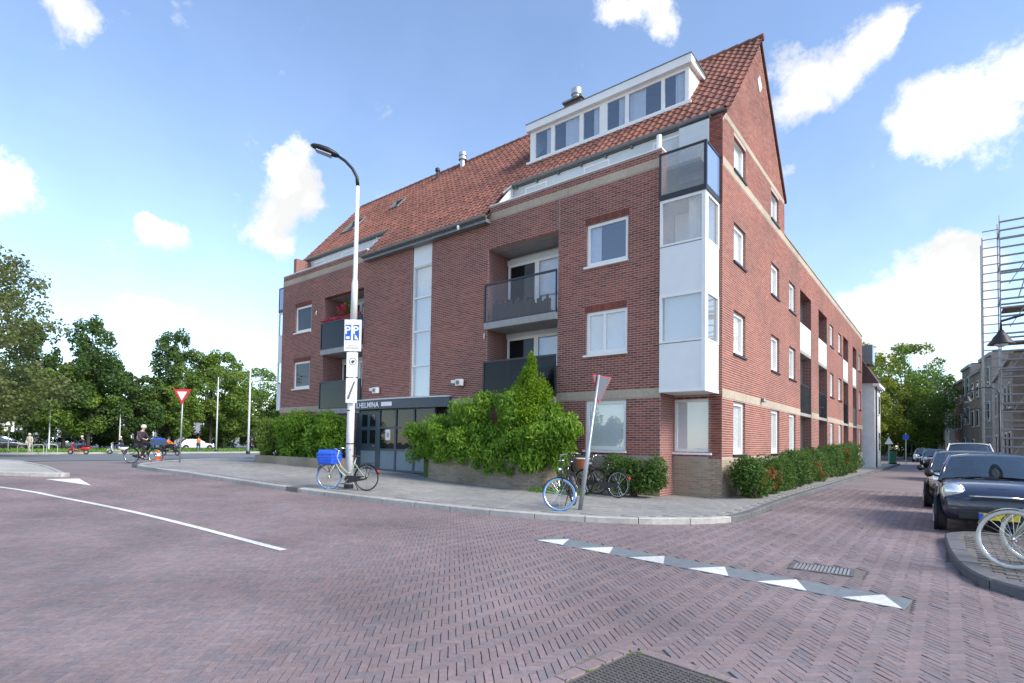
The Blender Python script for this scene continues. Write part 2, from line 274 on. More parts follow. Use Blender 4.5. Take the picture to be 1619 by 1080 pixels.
class MB:
    def __init__(s): s.v = []; s.f = []; s.t = []
    def add(s, vs, fs, tone=0.5):
        n = len(s.v); s.v += [tuple(v) for v in vs]
        for f in fs: s.f.append(tuple(i + n for i in f)); s.t.append(tone)
        return s
    def box(s, x0, y0, z0, x1, y1, z1, tone=0.5):
        if x0 > x1: x0, x1 = x1, x0
        if y0 > y1: y0, y1 = y1, y0
        if z0 > z1: z0, z1 = z1, z0
        return s.add([(x0, y0, z0), (x1, y0, z0), (x1, y1, z0), (x0, y1, z0), (x0, y0, z1), (x1, y0, z1), (x1, y1, z1), (x0, y1, z1)],
              [(0, 3, 2, 1), (4, 5, 6, 7), (0, 1, 5, 4), (1, 2, 6, 5), (2, 3, 7, 6), (3, 0, 4, 7)], tone)
    def tube(s, pts, rad, n=8, cap=True, tone=0.5):
        pts = [Vector(p) for p in pts]; rad = rad if isinstance(rad, (list, tuple)) else [rad] * len(pts)
        base = len(s.v); prev = None
        for i, p in enumerate(pts):
            d = (pts[min(i + 1, len(pts) - 1)] - pts[max(i - 1, 0)]).normalized()
            if prev is None:
                a = d.orthogonal().normalized()
            else:
                a = (prev - d * prev.dot(d)); a = a.normalized() if a.length > 1e-6 else d.orthogonal().normalized()
            prev = a; b = d.cross(a)
            for k in range(n):
                t = 2 * math.pi * k / n; q = p + (a * math.cos(t) + b * math.sin(t)) * rad[i]; s.v.append(tuple(q))
        for i in range(len(pts) - 1):
            for k in range(n):
                s.f.append((base + i * n + k, base + i * n + (k + 1) % n, base + (i + 1) * n + (k + 1) % n, base + (i + 1) * n + k)); s.t.append(tone)
        if cap:
            s.f.append(tuple(base + k for k in range(n))[::-1]); s.t.append(tone)
            e = base + (len(pts) - 1) * n; s.f.append(tuple(e + k for k in range(n))); s.t.append(tone)
        return s
    def ring(s, c, Rr, r, axis='y', n=32, m=8, a0=0, a1=2 * math.pi, sq=1.0):
        full = abs(a1 - a0 - 2 * math.pi) < 1e-6; cnt = n if full else n + 1; base = len(s.v); c = Vector(c)
        for i in range(cnt):
            t = a0 + (a1 - a0) * i / n
            for j in range(m):
                u = 2 * math.pi * j / m; rr = Rr + r * math.cos(u); h = r * sq * math.sin(u)
                if axis == 'y': q = Vector((rr * math.cos(t), h, rr * math.sin(t)))
                elif axis == 'z': q = Vector((rr * math.cos(t), rr * math.sin(t), h))
                else: q = Vector((h, rr * math.cos(t), rr * math.sin(t)))
                s.v.append(tuple(c + q))
        for i in range(n if full else n):
            i2 = (i + 1) % cnt
            for j in range(m):
                j2 = (j + 1) % m; s.f.append((base + i * m + j, base + i2 * m + j, base + i2 * m + j2, base + i * m + j2)); s.t.append(0.5)
        return s
    def lathe(s, c, prof, n=20, axis='z'):
        base = len(s.v); c = Vector(c)
        for (r, h) in prof:
            for k in range(n):
                t = 2 * math.pi * k / n
                q = (r * math.cos(t), r * math.sin(t), h) if axis == 'z' else ((r * math.cos(t), h, r * math.sin(t)) if axis == 'y' else (h, r * math.cos(t), r * math.sin(t)))
                s.v.append(tuple(c + Vector(q)))
        for i in range(len(prof) - 1):
            for k in range(n):
                s.f.append((base + i * n + k, base + i * n + (k + 1) % n, base + (i + 1) * n + (k + 1) % n, base + (i + 1) * n + k)); s.t.append(0.5)
        s.f.append(tuple(base + k for k in range(n))); s.t.append(.5)
        e = base + (len(prof) - 1) * n; s.f.append(tuple(e + k for k in range(n))); s.t.append(.5)
        return s
    def prism(s, poly, p0, ax, tone=0.5):
        """poly: list of 3D points, extruded by vector ax."""
        n = len(poly); A = [Vector(q) for q in poly]; B = [q + Vector(ax) for q in A]
        return s.add(A + B, [tuple(range(n))[::-1], tuple(range(n, 2 * n))] + [(i, (i + 1) % n, n + (i + 1) % n, n + i) for i in range(n)], tone)
    def build(s, name, m, parent=None, local=False, smooth=False, bevel=0.0, sub=0, kind=None):
        off = Vector((0, 0, 0)) if (local or parent is None) else wloc(parent)
        me = bpy.data.meshes.new(name); me.from_pydata([(v[0] - off.x, v[1] - off.y, v[2] - off.z) for v in s.v], [], s.f)
        a = me.attributes.new('tone', 'FLOAT', 'FACE'); a.data.foreach_set('value', np.asarray(s.t, np.float32))
        bm = bmesh.new(); bm.from_mesh(me); bmesh.ops.recalc_face_normals(bm, faces=bm.faces); bm.to_mesh(me); bm.free()
        if smooth:
            for p in me.polygons: p.use_smooth = True
        me.materials.append(MAT[m] if isinstance(m, str) else m)
        o = bpy.data.objects.new(name, me); COL.objects.link(o); o.parent = parent
        if bevel:
            md = o.modifiers.new('bevel', 'BEVEL'); md.width = bevel; md.segments = 2; md.limit_method = 'ANGLE'
        if sub:
            md = o.modifiers.new('sub', 'SUBSURF'); md.levels = sub; md.render_levels = sub
        if kind: o['kind'] = kind
        return o
def link_mesh(name, me, m, parent=None, loc=(0, 0, 0), kind=None):
    if m and not me.materials: me.materials.append(MAT[m])
    o = bpy.data.objects.new(name, me); COL.objects.link(o); o.parent = parent; o.location = loc
    if kind: o['kind'] = kind
    return o
def text_mesh(txt, size, depth=0.004, sx=1.0, bold=0.0):
    c = bpy.data.curves.new('lettering', 'FONT'); c.body = txt; c.size = size; c.extrude = depth; c.offset = bold; c.align_x = 'LEFT'
    o = bpy.data.objects.new('lettering', c); COL.objects.link(o); bpy.context.view_layer.update()
    me = bpy.data.meshes.new_from_object(o.evaluated_get(bpy.context.evaluated_depsgraph_get()))
    bpy.data.objects.remove(o)
    for v in me.vertices: v.co.x *= sx
    return me
def sm(t): t = np.clip(t, 0, 1); return t * t * (3 - 2 * t)
def gz(x, y=0): return 0.28 * sm((-6 - np.asarray(x, float)) / 20.0) - 0.45 * sm((-30 - np.asarray(x, float)) / 20.0)
def in_poly(px, py, poly):
    px = np.asarray(px); py = np.asarray(py); ins = np.zeros(px.shape, bool); n = len(poly)
    for i in range(n):
        x0, y0 = poly[i]; x1, y1 = poly[(i + 1) % n]
        c = ((y0 > py) != (y1 > py)); 
        with np.errstate(divide='ignore', invalid='ignore'): xi = (x1 - x0) * (py - y0) / (y1 - y0 + 1e-12) + x0
        ins ^= c & (px < xi)
    return ins
def in_view(x, y, margin=0.12):
    d = x * fw.x + y * fw.y; l = x * rt.x + y * rt.y
    return (d > 0.5) & (np.abs(l) < d * (0.943 + margin) + 0.3)
def catmull(pts, step=0.4):
    P = [Vector(p) for p in pts]; P = [2 * P[0] - P[1]] + P + [2 * P[-1] - P[-2]]; outp = []
    for i in range(1, len(P) - 2):
        a, b, c, d = P[i - 1], P[i], P[i + 1], P[i + 2]; n = max(1, int((c - b).length / step))
        for k in range(n):
            t = k / n; outp.append(0.5 * ((2 * b) + (c - a) * t + (2 * a - 5 * b + 4 * c - d) * t * t + (3 * b - a - 3 * c + d) * t ** 3))
    outp.append(P[-2]); return outp
# ================================================================ GROUND
def sheet(name, poly, zoff, m, kind='structure', parent=None, step=1.0):
    bm = bmesh.new(); vs = [bm.verts.new((x, y, 0)) for x, y in poly]; bm.faces.new(vs)
    xs = [p[0] for p in poly]; x = max(-52.0, math.floor(min(xs)))
    while x < min(-5.0, max(xs)):
        if x > min(xs):
            bmesh.ops.bisect_plane(bm, geom=bm.verts[:] + bm.edges[:] + bm.faces[:], plane_co=(x, 0, 0), plane_no=(1, 0, 0))
        x += step
    bmesh.ops.triangulate(bm, faces=bm.faces)
    for v in bm.verts: v.co.z = float(gz(v.co.x)) + zoff
    bmesh.ops.recalc_face_normals(bm, faces=bm.faces)
    me = bpy.data.meshes.new(name); bm.to_mesh(me); bm.free()
    for p in me.polygons:
        if p.normal.z < 0: p.flip()
    me.materials.append(MAT[m]); o = bpy.data.objects.new(name, me); COL.objects.link(o)
    if parent: o.parent = parent
    elif kind: o['kind'] = kind
    return o
sheet('ground', [(-500, -150), (400, -150), (400, 600), (-500, 600)], -0.10, 'ground')
road = sheet('road', [(-60, -12), (14, -12), (14, 160), (-60, 160)], -0.014, 'road_far')
sheet('asphalt_road', [(-60, -60), (-36.5, -60), (-33.5, 8), (-33.0, 20), (-33, 120), (-60, 120)], 0.004, 'asphalt')
sheet('grass_verge', [(-77, -40), (-61, -40), (-61, 60), (-77, 60)], 0.03, 'soil')
sheet('far_street', [(-140, -60), (-77.2, -60), (-77.2, 120), (-140, 120)], -0.02, 'asphalt')
# kerb of the verge
k = MB()
for i in range(20): k.box(-61.0, -38 + i * 4.9, -0.3, -60.8, -38 + i * 4.9 + 4.86, -0.02)
k.build('verge_kerb', 'kerb_pale')['kind'] = 'structure'
# pavement round the building
KERB = [(-3.34, 60), (-3.34, 40), (-3.36, 20), (-3.3, 14.5), (-3.2, 12.3), (-3.32, 10.95), (-4.08, 9.85), (-5.15, 9.12), (-6.91, 8.5), (-9.71, 8.1), (-13.2, 7.7), (-18.3, 7.45), (-22.2, 7.3), (-24.6, 7.4), (-25.6, 7.8), (-27.2, 8.9), (-29.6, 11), (-31, 14), (-31.6, 20), (-31.8, 60)]
KP = [(p.x, p.y) for p in catmull([(x, y, 0) for x, y in KERB], 0.35)]
pavement = sheet('pavement', KP, 0.088, 'slab_joint')
ISL = [(-20.8, 4.44), (-21.4, 3.75), (-22.2, 3.15), (-24, 1.9), (-27, 0.6), (-45, 0.6), (-45, 4.0), (-30.8, 4.96), (-25, 4.8)]
island = sheet('traffic_island', ISL, 0.1, 'kerb_pale')
RK = [(1.9, 60), (1.9, 20), (1.9, 12.6), (1.3, 12.2), (0.25, 12.1), (-0.03, 11.6), (-0.02, 10.4), (0.03, 9.44), (0.13, 8.5), (0.32, 7.85), (0.62, 7.5), (1.2, 7.2), (3, 6.9), (14, 6.5)]
RKP = [(p.x, p.y) for p in catmull([(x, y, 0) for x, y in RK], 0.3)]
corner_pavement = sheet('corner_pavement', RKP + [(14, 60)], 0.088, 'joint_sand')

def kerb(path, parent, m, width=0.16, top=0.115, start=0.0, stone=1.0, inner=1):
    """Separate kerb stones along the path; inner = side on which the pavement lies."""
    P = [Vector((x, y, 0)) for x, y in path]; s = [0.0]
    for a, b in zip(P, P[1:]): s.append(s[-1] + (b - a).length)
    def at(d):
        for i in range(len(P) - 1):
            if d <= s[i + 1] or i == len(P) - 2:
                t = (d - s[i]) / max(1e-6, s[i + 1] - s[i]); q = P[i].lerp(P[i + 1], t); dr = (P[i + 1] - P[i]).normalized(); return q, Vector((-dr.y, dr.x, 0)) * inner
    d = start
    while d < s[-1] - 0.2:
        e = min(d + stone - 0.016, s[-1]); q0, _ = at((d + e) / 2)
        if in_view(q0.x, q0.y, 0.3) and q0.length < 75:
            vs = []; n = 5; dz = rnd.uniform(-.004, .004)
            for i in range(n):
                q, nn = at(d + (e - d) * i / (n - 1)); z = float(gz(q.x)) + dz
                for (w, h) in ((0, -0.12), (0.0, top - 0.02), (0.022, top), (width, top), (width, -0.12)):
                    p = q + nn * w; vs.append((p.x, p.y, z + h))
            fs = []
            for i in range(n - 1):
                for j in range(4): fs.append((i * 5 + j, (i + 1) * 5 + j, (i + 1) * 5 + j + 1, i * 5 + j + 1))
            fs += [(0, 1, 2, 3, 4), tuple((n - 1) * 5 + j for j in range(4, -1, -1))]
            mm = m(q0) if callable(m) else m
            MB().add(vs, fs).build('kerb_stone', mm, parent)
        d += stone
kerb(KP, pavement, lambda q: 'kerb_dark' if q.y > 10.9 and q.x > -6 else 'kerb_pale', inner=-1)
kerb(RKP, corner_pavement, 'kerb_dark', inner=1, width=0.2)
kerb(ISL + [ISL[0]], island, 'kerb_pale', inner=-1, width=0.14, top=0.12)
for (x, y) in ((-13.6, 7.66), (-24.9, 7.42)):
    d = MB(); z = float(gz(x)); d.box(x - .3, y - .015, z - .02, x + .3, y + .2, z + .122); d.build('kerb_drain', 'iron', pavement, bevel=.01)

# ---- herringbone clinkers of the road
Wc = 0.058; nL = 3
ua = np.array([math.cos(R(45)), math.sin(R(45))]); va = np.array([-ua[1], ua[0]])
HATCH = (-1.36, 3.12, 0.50, 0.50, R(-7))       # centre, half sizes, turn
def in_rect(x, y, rc, grow=0.0):
    cx, cy, hx, hy, a = rc; c, s = math.cos(a), math.sin(a); dx = x - cx; dy = y - cy
    return (np.abs(dx * c + dy * s) < hx + grow) & (np.abs(-dx * s + dy * c) < hy + grow)
SH_A = math.atan2(6.3 - 6.81, -0.35 + 4.92)
SHARK = ((-4.97 - 0.3) / 2, (6.83 + 6.28) / 2 + 0.22, 2.36, 0.235, SH_A)
GRATE = (-1.22, 7.66, 0.34, 0.23, R(4))
rows = np.arange(-10, 420); bl = []
jj, kk = np.meshgrid(rows, np.arange(-90, 90), indexing='ij')
hx = jj + 2 * nL * kk; bl.append(np.stack([(hx + nL / 2).ravel(), (jj + .5).ravel(), np.zeros(jj.size)], 1))
cc, kk2 = np.meshgrid(np.arange(-450, 450), np.arange(-90, 90), indexing='ij')
vy = cc - 2 * nL + 1 + 2 * nL * kk2; bl.append(np.stack([(cc + .5).ravel(), (vy + nL / 2).ravel(), np.ones(cc.size)], 1))
BL = np.concatenate(bl); BL = BL[(BL[:, 1] > 0) & (BL[:, 1] < 420) & (np.abs(BL[:, 0]) < 440)]
cx = (BL[:, 0] * ua[0] + BL[:, 1] * va[0]) * Wc; cy = (BL[:, 0] * ua[1] + BL[:, 1] * va[1]) * Wc
dist = np.hypot(cx, cy)
keep = in_view(cx, cy, 0.1) & (dist < 23) & ~in_poly(cx, cy, KP) & ~in_poly(cx, cy, ISL) & ~in_poly(cx, cy, RKP + [(14, 60)])
keep &= ~in_rect(cx, cy, HATCH, 0.11) & ~in_rect(cx, cy, SHARK, 0.03) & ~in_rect(cx, cy, GRATE, 0.08) & (cx > -33)
cx, cy, ori, dist = cx[keep], cy[keep], BL[keep, 2], dist[keep]
NB = len(cx)
patch = 0.5 + 0.5 * np.sin(cx * 1.7 + 2 * np.sin(cy * 0.9)) * np.sin(cy * 1.3 + 1.5 * np.sin(cx * 0.7))
tone = np.clip(0.25 * patch + nr.random(NB) * 0.75, 0, 1)
tone = np.where(nr.random(NB) < 0.07, 0.78 + 0.06 * nr.random(NB), tone)       # blue-grey clinkers
ang = R(45) + ori * R(90) + nr.normal(0, R(0.7), NB)
zc = gz(cx) + nr.normal(0, 0.0014, NB); hl = nL * Wc / 2 - 0.0023; hw = Wc / 2 - 0.0023
def piece_mesh(cx, cy, cz, ang, hl, hw, depth, ins, tone, tilt=None):
    n = len(cx); c = np.cos(ang); s = np.sin(ang); V = np.zeros((n, 8, 3)); i = 0
    for (lx, ly) in ((-1, -1), (1, -1), (1, 1), (-1, 1)):
        a = lx * (hl - ins); b = ly * (hw - ins); V[:, i, 0] = cx + a * c - b * s; V[:, i, 1] = cy + a * s + b * c; V[:, i, 2] = cz + (0 if tilt is None else tilt[:, 0] * lx + tilt[:, 1] * ly)
        a = lx * hl; b = ly * hw; V[:, i + 4, 0] = cx + a * c - b * s; V[:, i + 4, 1] = cy + a * s + b * c; V[:, i + 4, 2] = cz - depth; i += 1
    F = np.array([[0, 1, 2, 3], [4, 5, 1, 0], [5, 6, 2, 1], [6, 7, 3, 2], [7, 4, 0, 3]])
    FF = (F[None] + 8 * np.arange(n)[:, None, None]).reshape(-1, 4); return V.reshape(-1, 3), FF, np.repeat(tone, 5)
order = np.argsort(dist + np.where(in_view(cx, cy, -0.02), 0, 100)); near = order[:300]; rest = order[300:]
V, F, T = piece_mesh(cx[rest], cy[rest], zc[rest], ang[rest], hl, hw, 0.012, 0.0018, tone[rest], nr.normal(0, 0.0006, (len(rest), 2)))
link_mesh('clinker_field', np_mesh('clinker_field', V, F, T), 'paver', road, kind='stuff')
variants = []
for q in range(14):
    V, F, T = piece_mesh(np.zeros(1), np.zeros(1), np.zeros(1), np.zeros(1), hl, hw, 0.012, 0.0018, np.array([0.02 + q / 14.0])); variants.append(np_mesh('clinker', V, F, T))
for i in near:
    o = link_mesh('clinker', variants[min(13, int(tone[i] * 14))], 'paver', road, (cx[i], cy[i], zc[i])); o.rotation_euler = (0, 0, ang[i])
# dark bedding under the laid clinkers
bed = MB(); 
for x0 in np.arange(-26, 4, 1.0):
    for y0 in np.arange(0, 26, 1.0):
        if in_view(x0 + .5, y0 + .5, 0.05) and math.hypot(x0 + .5, y0 + .5) < 21:
            z0 = float(gz(x0)) - 0.0095; z1 = float(gz(x0 + 1)) - 0.0095; bed.add([(x0, y0, z0), (x0 + 1, y0, z1), (x0 + 1, y0 + 1, z1), (x0, y0 + 1, z0)], [(0, 1, 2, 3)])
bed.build('joint_bedding', 'joint_sand', road)

# ---- pavement slabs
def slabs(parent, name, poly, zt, sx, sy, mname, excl=None, maxd=45, ind=300, shift=0.5, joint=0.004, x0=-32.0, x1=-3.0, y0=7.0, y1=30.0):
    xs = []; ys = []
    nyr = int((y1 - y0) / sy)
    for j in range(nyr):
        a = np.arange(x0 + (j % 2) * sx * shift, x1, sx) + sx / 2; xs.append(a); ys.append(np.full(len(a), y0 + (j + .5) * sy))
    x = np.concatenate(xs); y = np.concatenate(ys); ok = in_view(x, y, .1) & (np.hypot(x, y) < maxd)
    for (dx, dy) in ((-1, -1), (1, -1), (1, 1), (-1, 1)): ok &= in_poly(x + dx * sx / 2, y + dy * sy / 2, poly)
    if excl: ok &= ~excl(x, y)
    x = x[ok]; y = y[ok]; n = len(x); tn = nr.random(n); a = nr.normal(0, R(.3), n); z = gz(x) + zt + nr.normal(0, .0015, n)
    od = np.argsort(np.hypot(x, y)); nb = od[:ind]; rs = od[ind:]
    tl = np.stack([(gz(x + sx / 2) - gz(x - sx / 2)) / 2, np.zeros(n)], 1) + nr.normal(0, .0008, (n, 2))
    if len(rs):
        V, F, T = piece_mesh(x[rs], y[rs], z[rs], a[rs], sx / 2 - joint, sy / 2 - joint, .014, .003, tn[rs], tl[rs]); link_mesh(name + '_field', np_mesh(name, V, F, T), mname, parent, kind='stuff')
    vv = []
    for q in range(8):
        V, F, T = piece_mesh(np.zeros(1), np.zeros(1), np.zeros(1), np.zeros(1), sx / 2 - joint, sy / 2 - joint, .014, .003, np.array([(q + .5) / 8])); vv.append(np_mesh(name, V, F, T))
    for i in nb:
        o = link_mesh(name, vv[int(tn[i] * 7.99)], mname, parent, (x[i], y[i], z[i])); o.rotation_euler = (0, -math.atan2(2 * tl[i, 0], sx), a[i])
def shrink(path, w):
    outp = []
    for i in range(len(path)):
        a = Vector(path[max(i - 1, 0)]); b = Vector(path[min(i + 1, len(path) - 1)]); d = (b - a).normalized(); outp.append((path[i][0] + d.y * w, path[i][1] - d.x * w))
    return outp
slabs(pavement, 'paving_slab', shrink(KP, 0.17), 0.1, 0.3, 0.3, 'slab', excl=lambda x, y: (y > 13.9) & (x > -26) & (x < -4.7), maxd=40)
mat('paver_grey', None, 0.85, 0.15, 20, 0.3, 80, tones=[(0.10, 0.095, 0.09), (0.15, 0.135, 0.125), (0.17, 0.15, 0.135)], dirt=0.2)
slabs(corner_pavement, 'paving_brick', shrink(RKP, -0.21) + [(14, 60)], 0.1, 0.2, 0.1, 'paver_grey', maxd=18, ind=260, x0=-0.2, x1=9, y0=6.0, y1=19)

# ---- markings
def ribbon(name, pts, w, m, zo=0.006):
    P = catmull([(x, y, 0) for x, y in pts], 0.5); mb = MB(); vs = []
    for i, p in enumerate(P):
        d = (P[min(i + 1, len(P) - 1)] - P[max(i - 1, 0)]).normalized(); n = Vector((-d.y, d.x, 0)) * w / 2
        for q in (p + n, p - n): vs.append((q.x, q.y, float(gz(q.x)) + zo))
    mb.add(vs, [(2 * i, 2 * i + 1, 2 * i + 3, 2 * i + 2) for i in range(len(P) - 1)]); return mb.build(name, m, road)
ribbon('white_line', [(-26, 0.2), (-18.32, 2.58), (-15.16, 3.17), (-12.44, 3.55), (-9.91, 3.74), (-6.95, 3.82)], 0.11, 'white_paint')
tri = [(-20.14, 3.82), (-17.62, 4.29), (-19.95, 4.55)]
MB().add([(x, y, float(gz(x)) + .007) for x, y in tri], [(0, 1, 2)]).build('white_triangle', 'white_paint', road)
ca, sa = math.cos(SH_A), math.sin(SH_A)
def shp(u, v): return (-4.95 + u * ca - v * sa, 6.80 + u * sa + v * ca)
for i in range(15):
    u0 = i * 0.31; q = [shp(u0 + .004, -.01), shp(u0 + .306, -.01), shp(u0 + .306, .45), shp(u0 + .004, .45)]
    MB().prism([(x, y, -0.012) for x, y in q], None, (0, 0, 0.014), rnd.random()).build('marking_slab', 'tooth_slab', road)
for i in range(6):
    u0 = 0.03 + i * 0.822; q = [shp(u0, 0.0), shp(u0 + .5, 0.0), shp(u0 + .27, .43)]
    MB().prism([(x, y, 0.0022) for x, y in q], None, (0, 0, 0.004)).build('shark_tooth', 'white_paint', road)
# drain grate
def rect_pts(rc, u, v):
    cx, cy, hx, hy, a = rc; c, s = math.cos(a), math.sin(a); return (cx + u * c - v * s, cy + u * s + v * c)
gr = empty('drain_grate', (GRATE[0], GRATE[1], 0), 'slotted iron drain grate let into the brick road', 'drain')
def rbox(mb, rc, u0, v0, u1, v1, z0, z1): mb.prism([(*rect_pts(rc, u, v), z0) for u, v in ((u0, v0), (u1, v0), (u1, v1), (u0, v1))], None, (0, 0, z1 - z0))
m_ = MB(); rbox(m_, GRATE, -.34, -.23, .34, .23, -.03, -.012); m_.build('sump', 'black_plastic', gr)
m_ = MB()
for a in ((-.34, -.23, .34, -.19), (-.34, .19, .34, .23), (-.34, -.19, -.30, .19), (.30, -.19, .34, .19)): rbox(m_, GRATE, *a, -.012, .004)
m_.build('frame', 'iron', gr)
for i in range(15):
    m_ = MB(); u = -.285 + i * .0405; rbox(m_, GRATE, u - .012, -.19, u + .012, .19, -.011, .002); m_.build('bar', 'steel_grey', gr)
# inspection hatch with brick edging
ht = empty('inspection_hatch', (HATCH[0], HATCH[1], 0), 'square iron inspection hatch edged with bricks in the road', 'hatch')
m_ = MB(); rbox(m_, HATCH, -.49, -.49, .49, .49, -.03, -.008); m_.build('cover', 'iron', ht)
m_ = MB()
for i in range(26):
    for j in range(26):
        u = -.46 + i * .0368; v = -.46 + j * .0368; rbox(m_, HATCH, u - .012, v - .007, u + .012, v + .007, -.008, -.002)
m_.build('tread_studs', 'iron', ht, kind='stuff')
for sgn in (-1, 1):
    for i in range(5):
        for ax in (0, 1):
            m_ = MB(); u = -.46 + i * .215
            a = (u, sgn * .55 - .045, u + .205, sgn * .55 + .045) if ax == 0 else (sgn * .55 - .045, u, sgn * .55 + .045, u + .205)
            rbox(m_, HATCH, *a, -.012, .003); m_.t = [rnd.uniform(.4, .7)] * len(m_.t); m_.build('edging_brick', 'paver', ht)
moss = MB()
for i in range(50):
    e = rnd.choice((-1, 1)); u = rnd.uniform(-.5, .5); v = e * .497 + rnd.uniform(-.012, .012)
    if rnd.random() < .5: u, v = v, u
    x, y = rect_pts(HATCH, u, v); a = rnd.uniform(0, 6.28); s_ = rnd.uniform(.006, .02)
    moss.add([(x - s_ * math.cos(a), y - s_ * math.sin(a), -.004), (x + s_ * math.cos(a), y + s_ * math.sin(a), -.004), (x + .4 * s_, y, s_ * .9)], [(0, 1, 2)], rnd.random())
tag(moss.build('moss', 'grass_blade'), 'green moss growing in the joint round the hatch', 'moss', kind='stuff')
# grass on the verge
n = 9000; gx = nr.uniform(-76.8, -61.2, n); gy = nr.uniform(-5, 45, n); a = nr.uniform(0, 6.28, n); h = nr.uniform(.12, .3, n); w = nr.uniform(.05, .12, n); z = gz(gx) + .03
V = np.stack([np.stack([gx - w * np.cos(a), gy - w * np.sin(a), z], 1), np.stack([gx + w * np.cos(a), gy + w * np.sin(a), z], 1), np.stack([gx + .3 * h * np.cos(a * 3), gy + .3 * h * np.sin(a * 3), z + h], 1)], 1).reshape(-1, 3)
g_ = link_mesh('verge_grass', np_mesh('verge_grass', V, np.arange(3 * n).reshape(-1, 3), nr.random(n)), 'grass_blade'); tag(g_, 'mown green grass on the verge beyond the cross road', 'grass', kind='stuff')
# ================================================================ APARTMENT BUILDING
XL, XB, XR = -26.05, -6.03, -4.69      # left end, bay edge, gable plane
YF, YC, YE = 13.9, 14.8, 45.5          # front wall, corner wall, far end
B = empty('apartment_building', (-15, 18, 0.1), 'four storey red brick apartment building with tiled roof, long dormer and white corner bay', 'building')
BRL, BRH = 0.22, 0.066
def wall_boxes(rects, openings, axis, pos, th):
    """Backing wall pieces round the openings; axis 'x': wall along x at y=pos (into +y); 'y': along y at x=pos (into -x)."""
    mb = MB(); us = sorted({v for r in rects + openings for v in (r[0], r[1])}); zs = sorted({v for r in rects + openings for v in (r[2], r[3])})
    for z0, z1 in zip(zs, zs[1:]):
        run = None
        for u0, u1 in zip(us, us[1:]):
            cu, cz = (u0 + u1) / 2, (z0 + z1) / 2
            ok = any(r[0] < cu < r[1] and r[2] < cz < r[3] for r in rects) and not any(r[0] < cu < r[1] and r[2] < cz < r[3] for r in openings)
            if ok: run = [run[0], u1] if run else [u0, u1]
            if (not ok or u1 == us[-1]) and run:
                if axis == 'x': mb.box(run[0], pos, z0, run[1], pos + th, z1)
                else: mb.box(pos - th, run[0], z0, pos, run[1], z1)
                run = None
    return mb
def brick_field(parent, zr, interval, openings, axis, pos, tones_mat, nind, score, zskip=(), proud=0.0035, tone_rng=(0, 1)):
    """Stretcher-bond bricks; interval(z) -> list of (u0,u1) free runs; every full brick is a candidate for a separate object."""
    rec = []; full = []
    z = zr[0]; row = 0
    while z + BRH <= zr[1] + 1e-6:
        zc = z + BRH / 2
        if not any(a < zc < b for a, b in zskip):
            runs = list(interval(zc))
            for (a, b, c, d) in openings:
                if c - .01 < zc < d + .01:
                    nw = []
                    for (u0, u1) in runs:
                        if b <= u0 or a >= u1: nw.append((u0, u1)); continue
                        if a > u0: nw.append((u0, a))
                        if b < u1: nw.append((b, u1))
                    runs = nw
            for (u0, u1) in runs:
                s = math.floor(u0 / BRL) * BRL + (BRL / 2 if row % 2 else 0)
                while s > u0: s -= BRL
                while s < u1:
                    a = max(s, u0); b = min(s + BRL, u1)
                    if b - a > 0.03:
                        (full if b - a > BRL - 1e-4 else rec).append(((a + b) / 2, zc, (b - a) / 2 - 0.0065))
                    s += BRL
        z += BRH; row += 1
    full = np.array(full); rec = np.array(rec) if rec else np.zeros((0, 3))
    od = np.argsort([score(u, zz) for u, zz, _ in full]); ind = od[:nind]; allr = np.concatenate([full[od[nind:]], rec]); n = len(allr)
    def mk(u, zc, h, tone):
        n = len(u); V = np.zeros((n, 8, 3)); hz = BRH / 2 - 0.0075
        jit = np.clip(nr.normal(0, .0008, n), -.0015, .0015)
        for i, (a, b) in enumerate(((-1, -1), (1, -1), (1, 1), (-1, 1))):
            for k, (dep, ins) in enumerate(((proud, .002), (-.004, 0))):
                uu = u + a * (h - ins); z_ = zc + b * (hz - ins); w = dep + (jit if k == 0 else 0)
                V[:, i + 4 * k, 2] = z_
                if axis == 'x': V[:, i + 4 * k, 0] = uu; V[:, i + 4 * k, 1] = pos - w
                else: V[:, i + 4 * k, 1] = uu; V[:, i + 4 * k, 0] = pos + w
        Fq = np.array([[0, 1, 2, 3], [4, 5, 1, 0], [5, 6, 2, 1], [6, 7, 3, 2], [7, 4, 0, 3]]); return V.reshape(-1, 3), (Fq[None] + 8 * np.arange(n)[:, None, None]).reshape(-1, 4), np.repeat(tone, 5)
    lo, hi = tone_rng
    V, F, T = mk(allr[:, 0], allr[:, 1], allr[:, 2], lo + (hi - lo) * nr.random(n)); V -= np.array(wloc(parent))
    link_mesh('brickwork', np_mesh('brickwork', V, F, T), tones_mat, parent, kind='stuff')
    var = []
    save = None
    for q in range(10):
        V, F, T = mk(np.zeros(1), np.zeros(1), np.array([BRL / 2 - .0065]), np.array([lo + (hi - lo) * (q + .5) / 10])); 
        if axis == 'x': V[:, 1] -= pos
        else: V[:, 0] -= pos
        var.append(np_mesh('brick', V, F, T))
    off = wloc(parent)
    for i in ind:
        u, zz, _ = full[i]; p = Vector((u, pos, zz)) if axis == 'x' else Vector((pos, u, zz))
        link_mesh('brick', var[rnd.randrange(10)], tones_mat, parent, p - off)
def dist2(px_, py_, z0=2.5): return px_ * px_ + py_ * py_ + z0 * z0

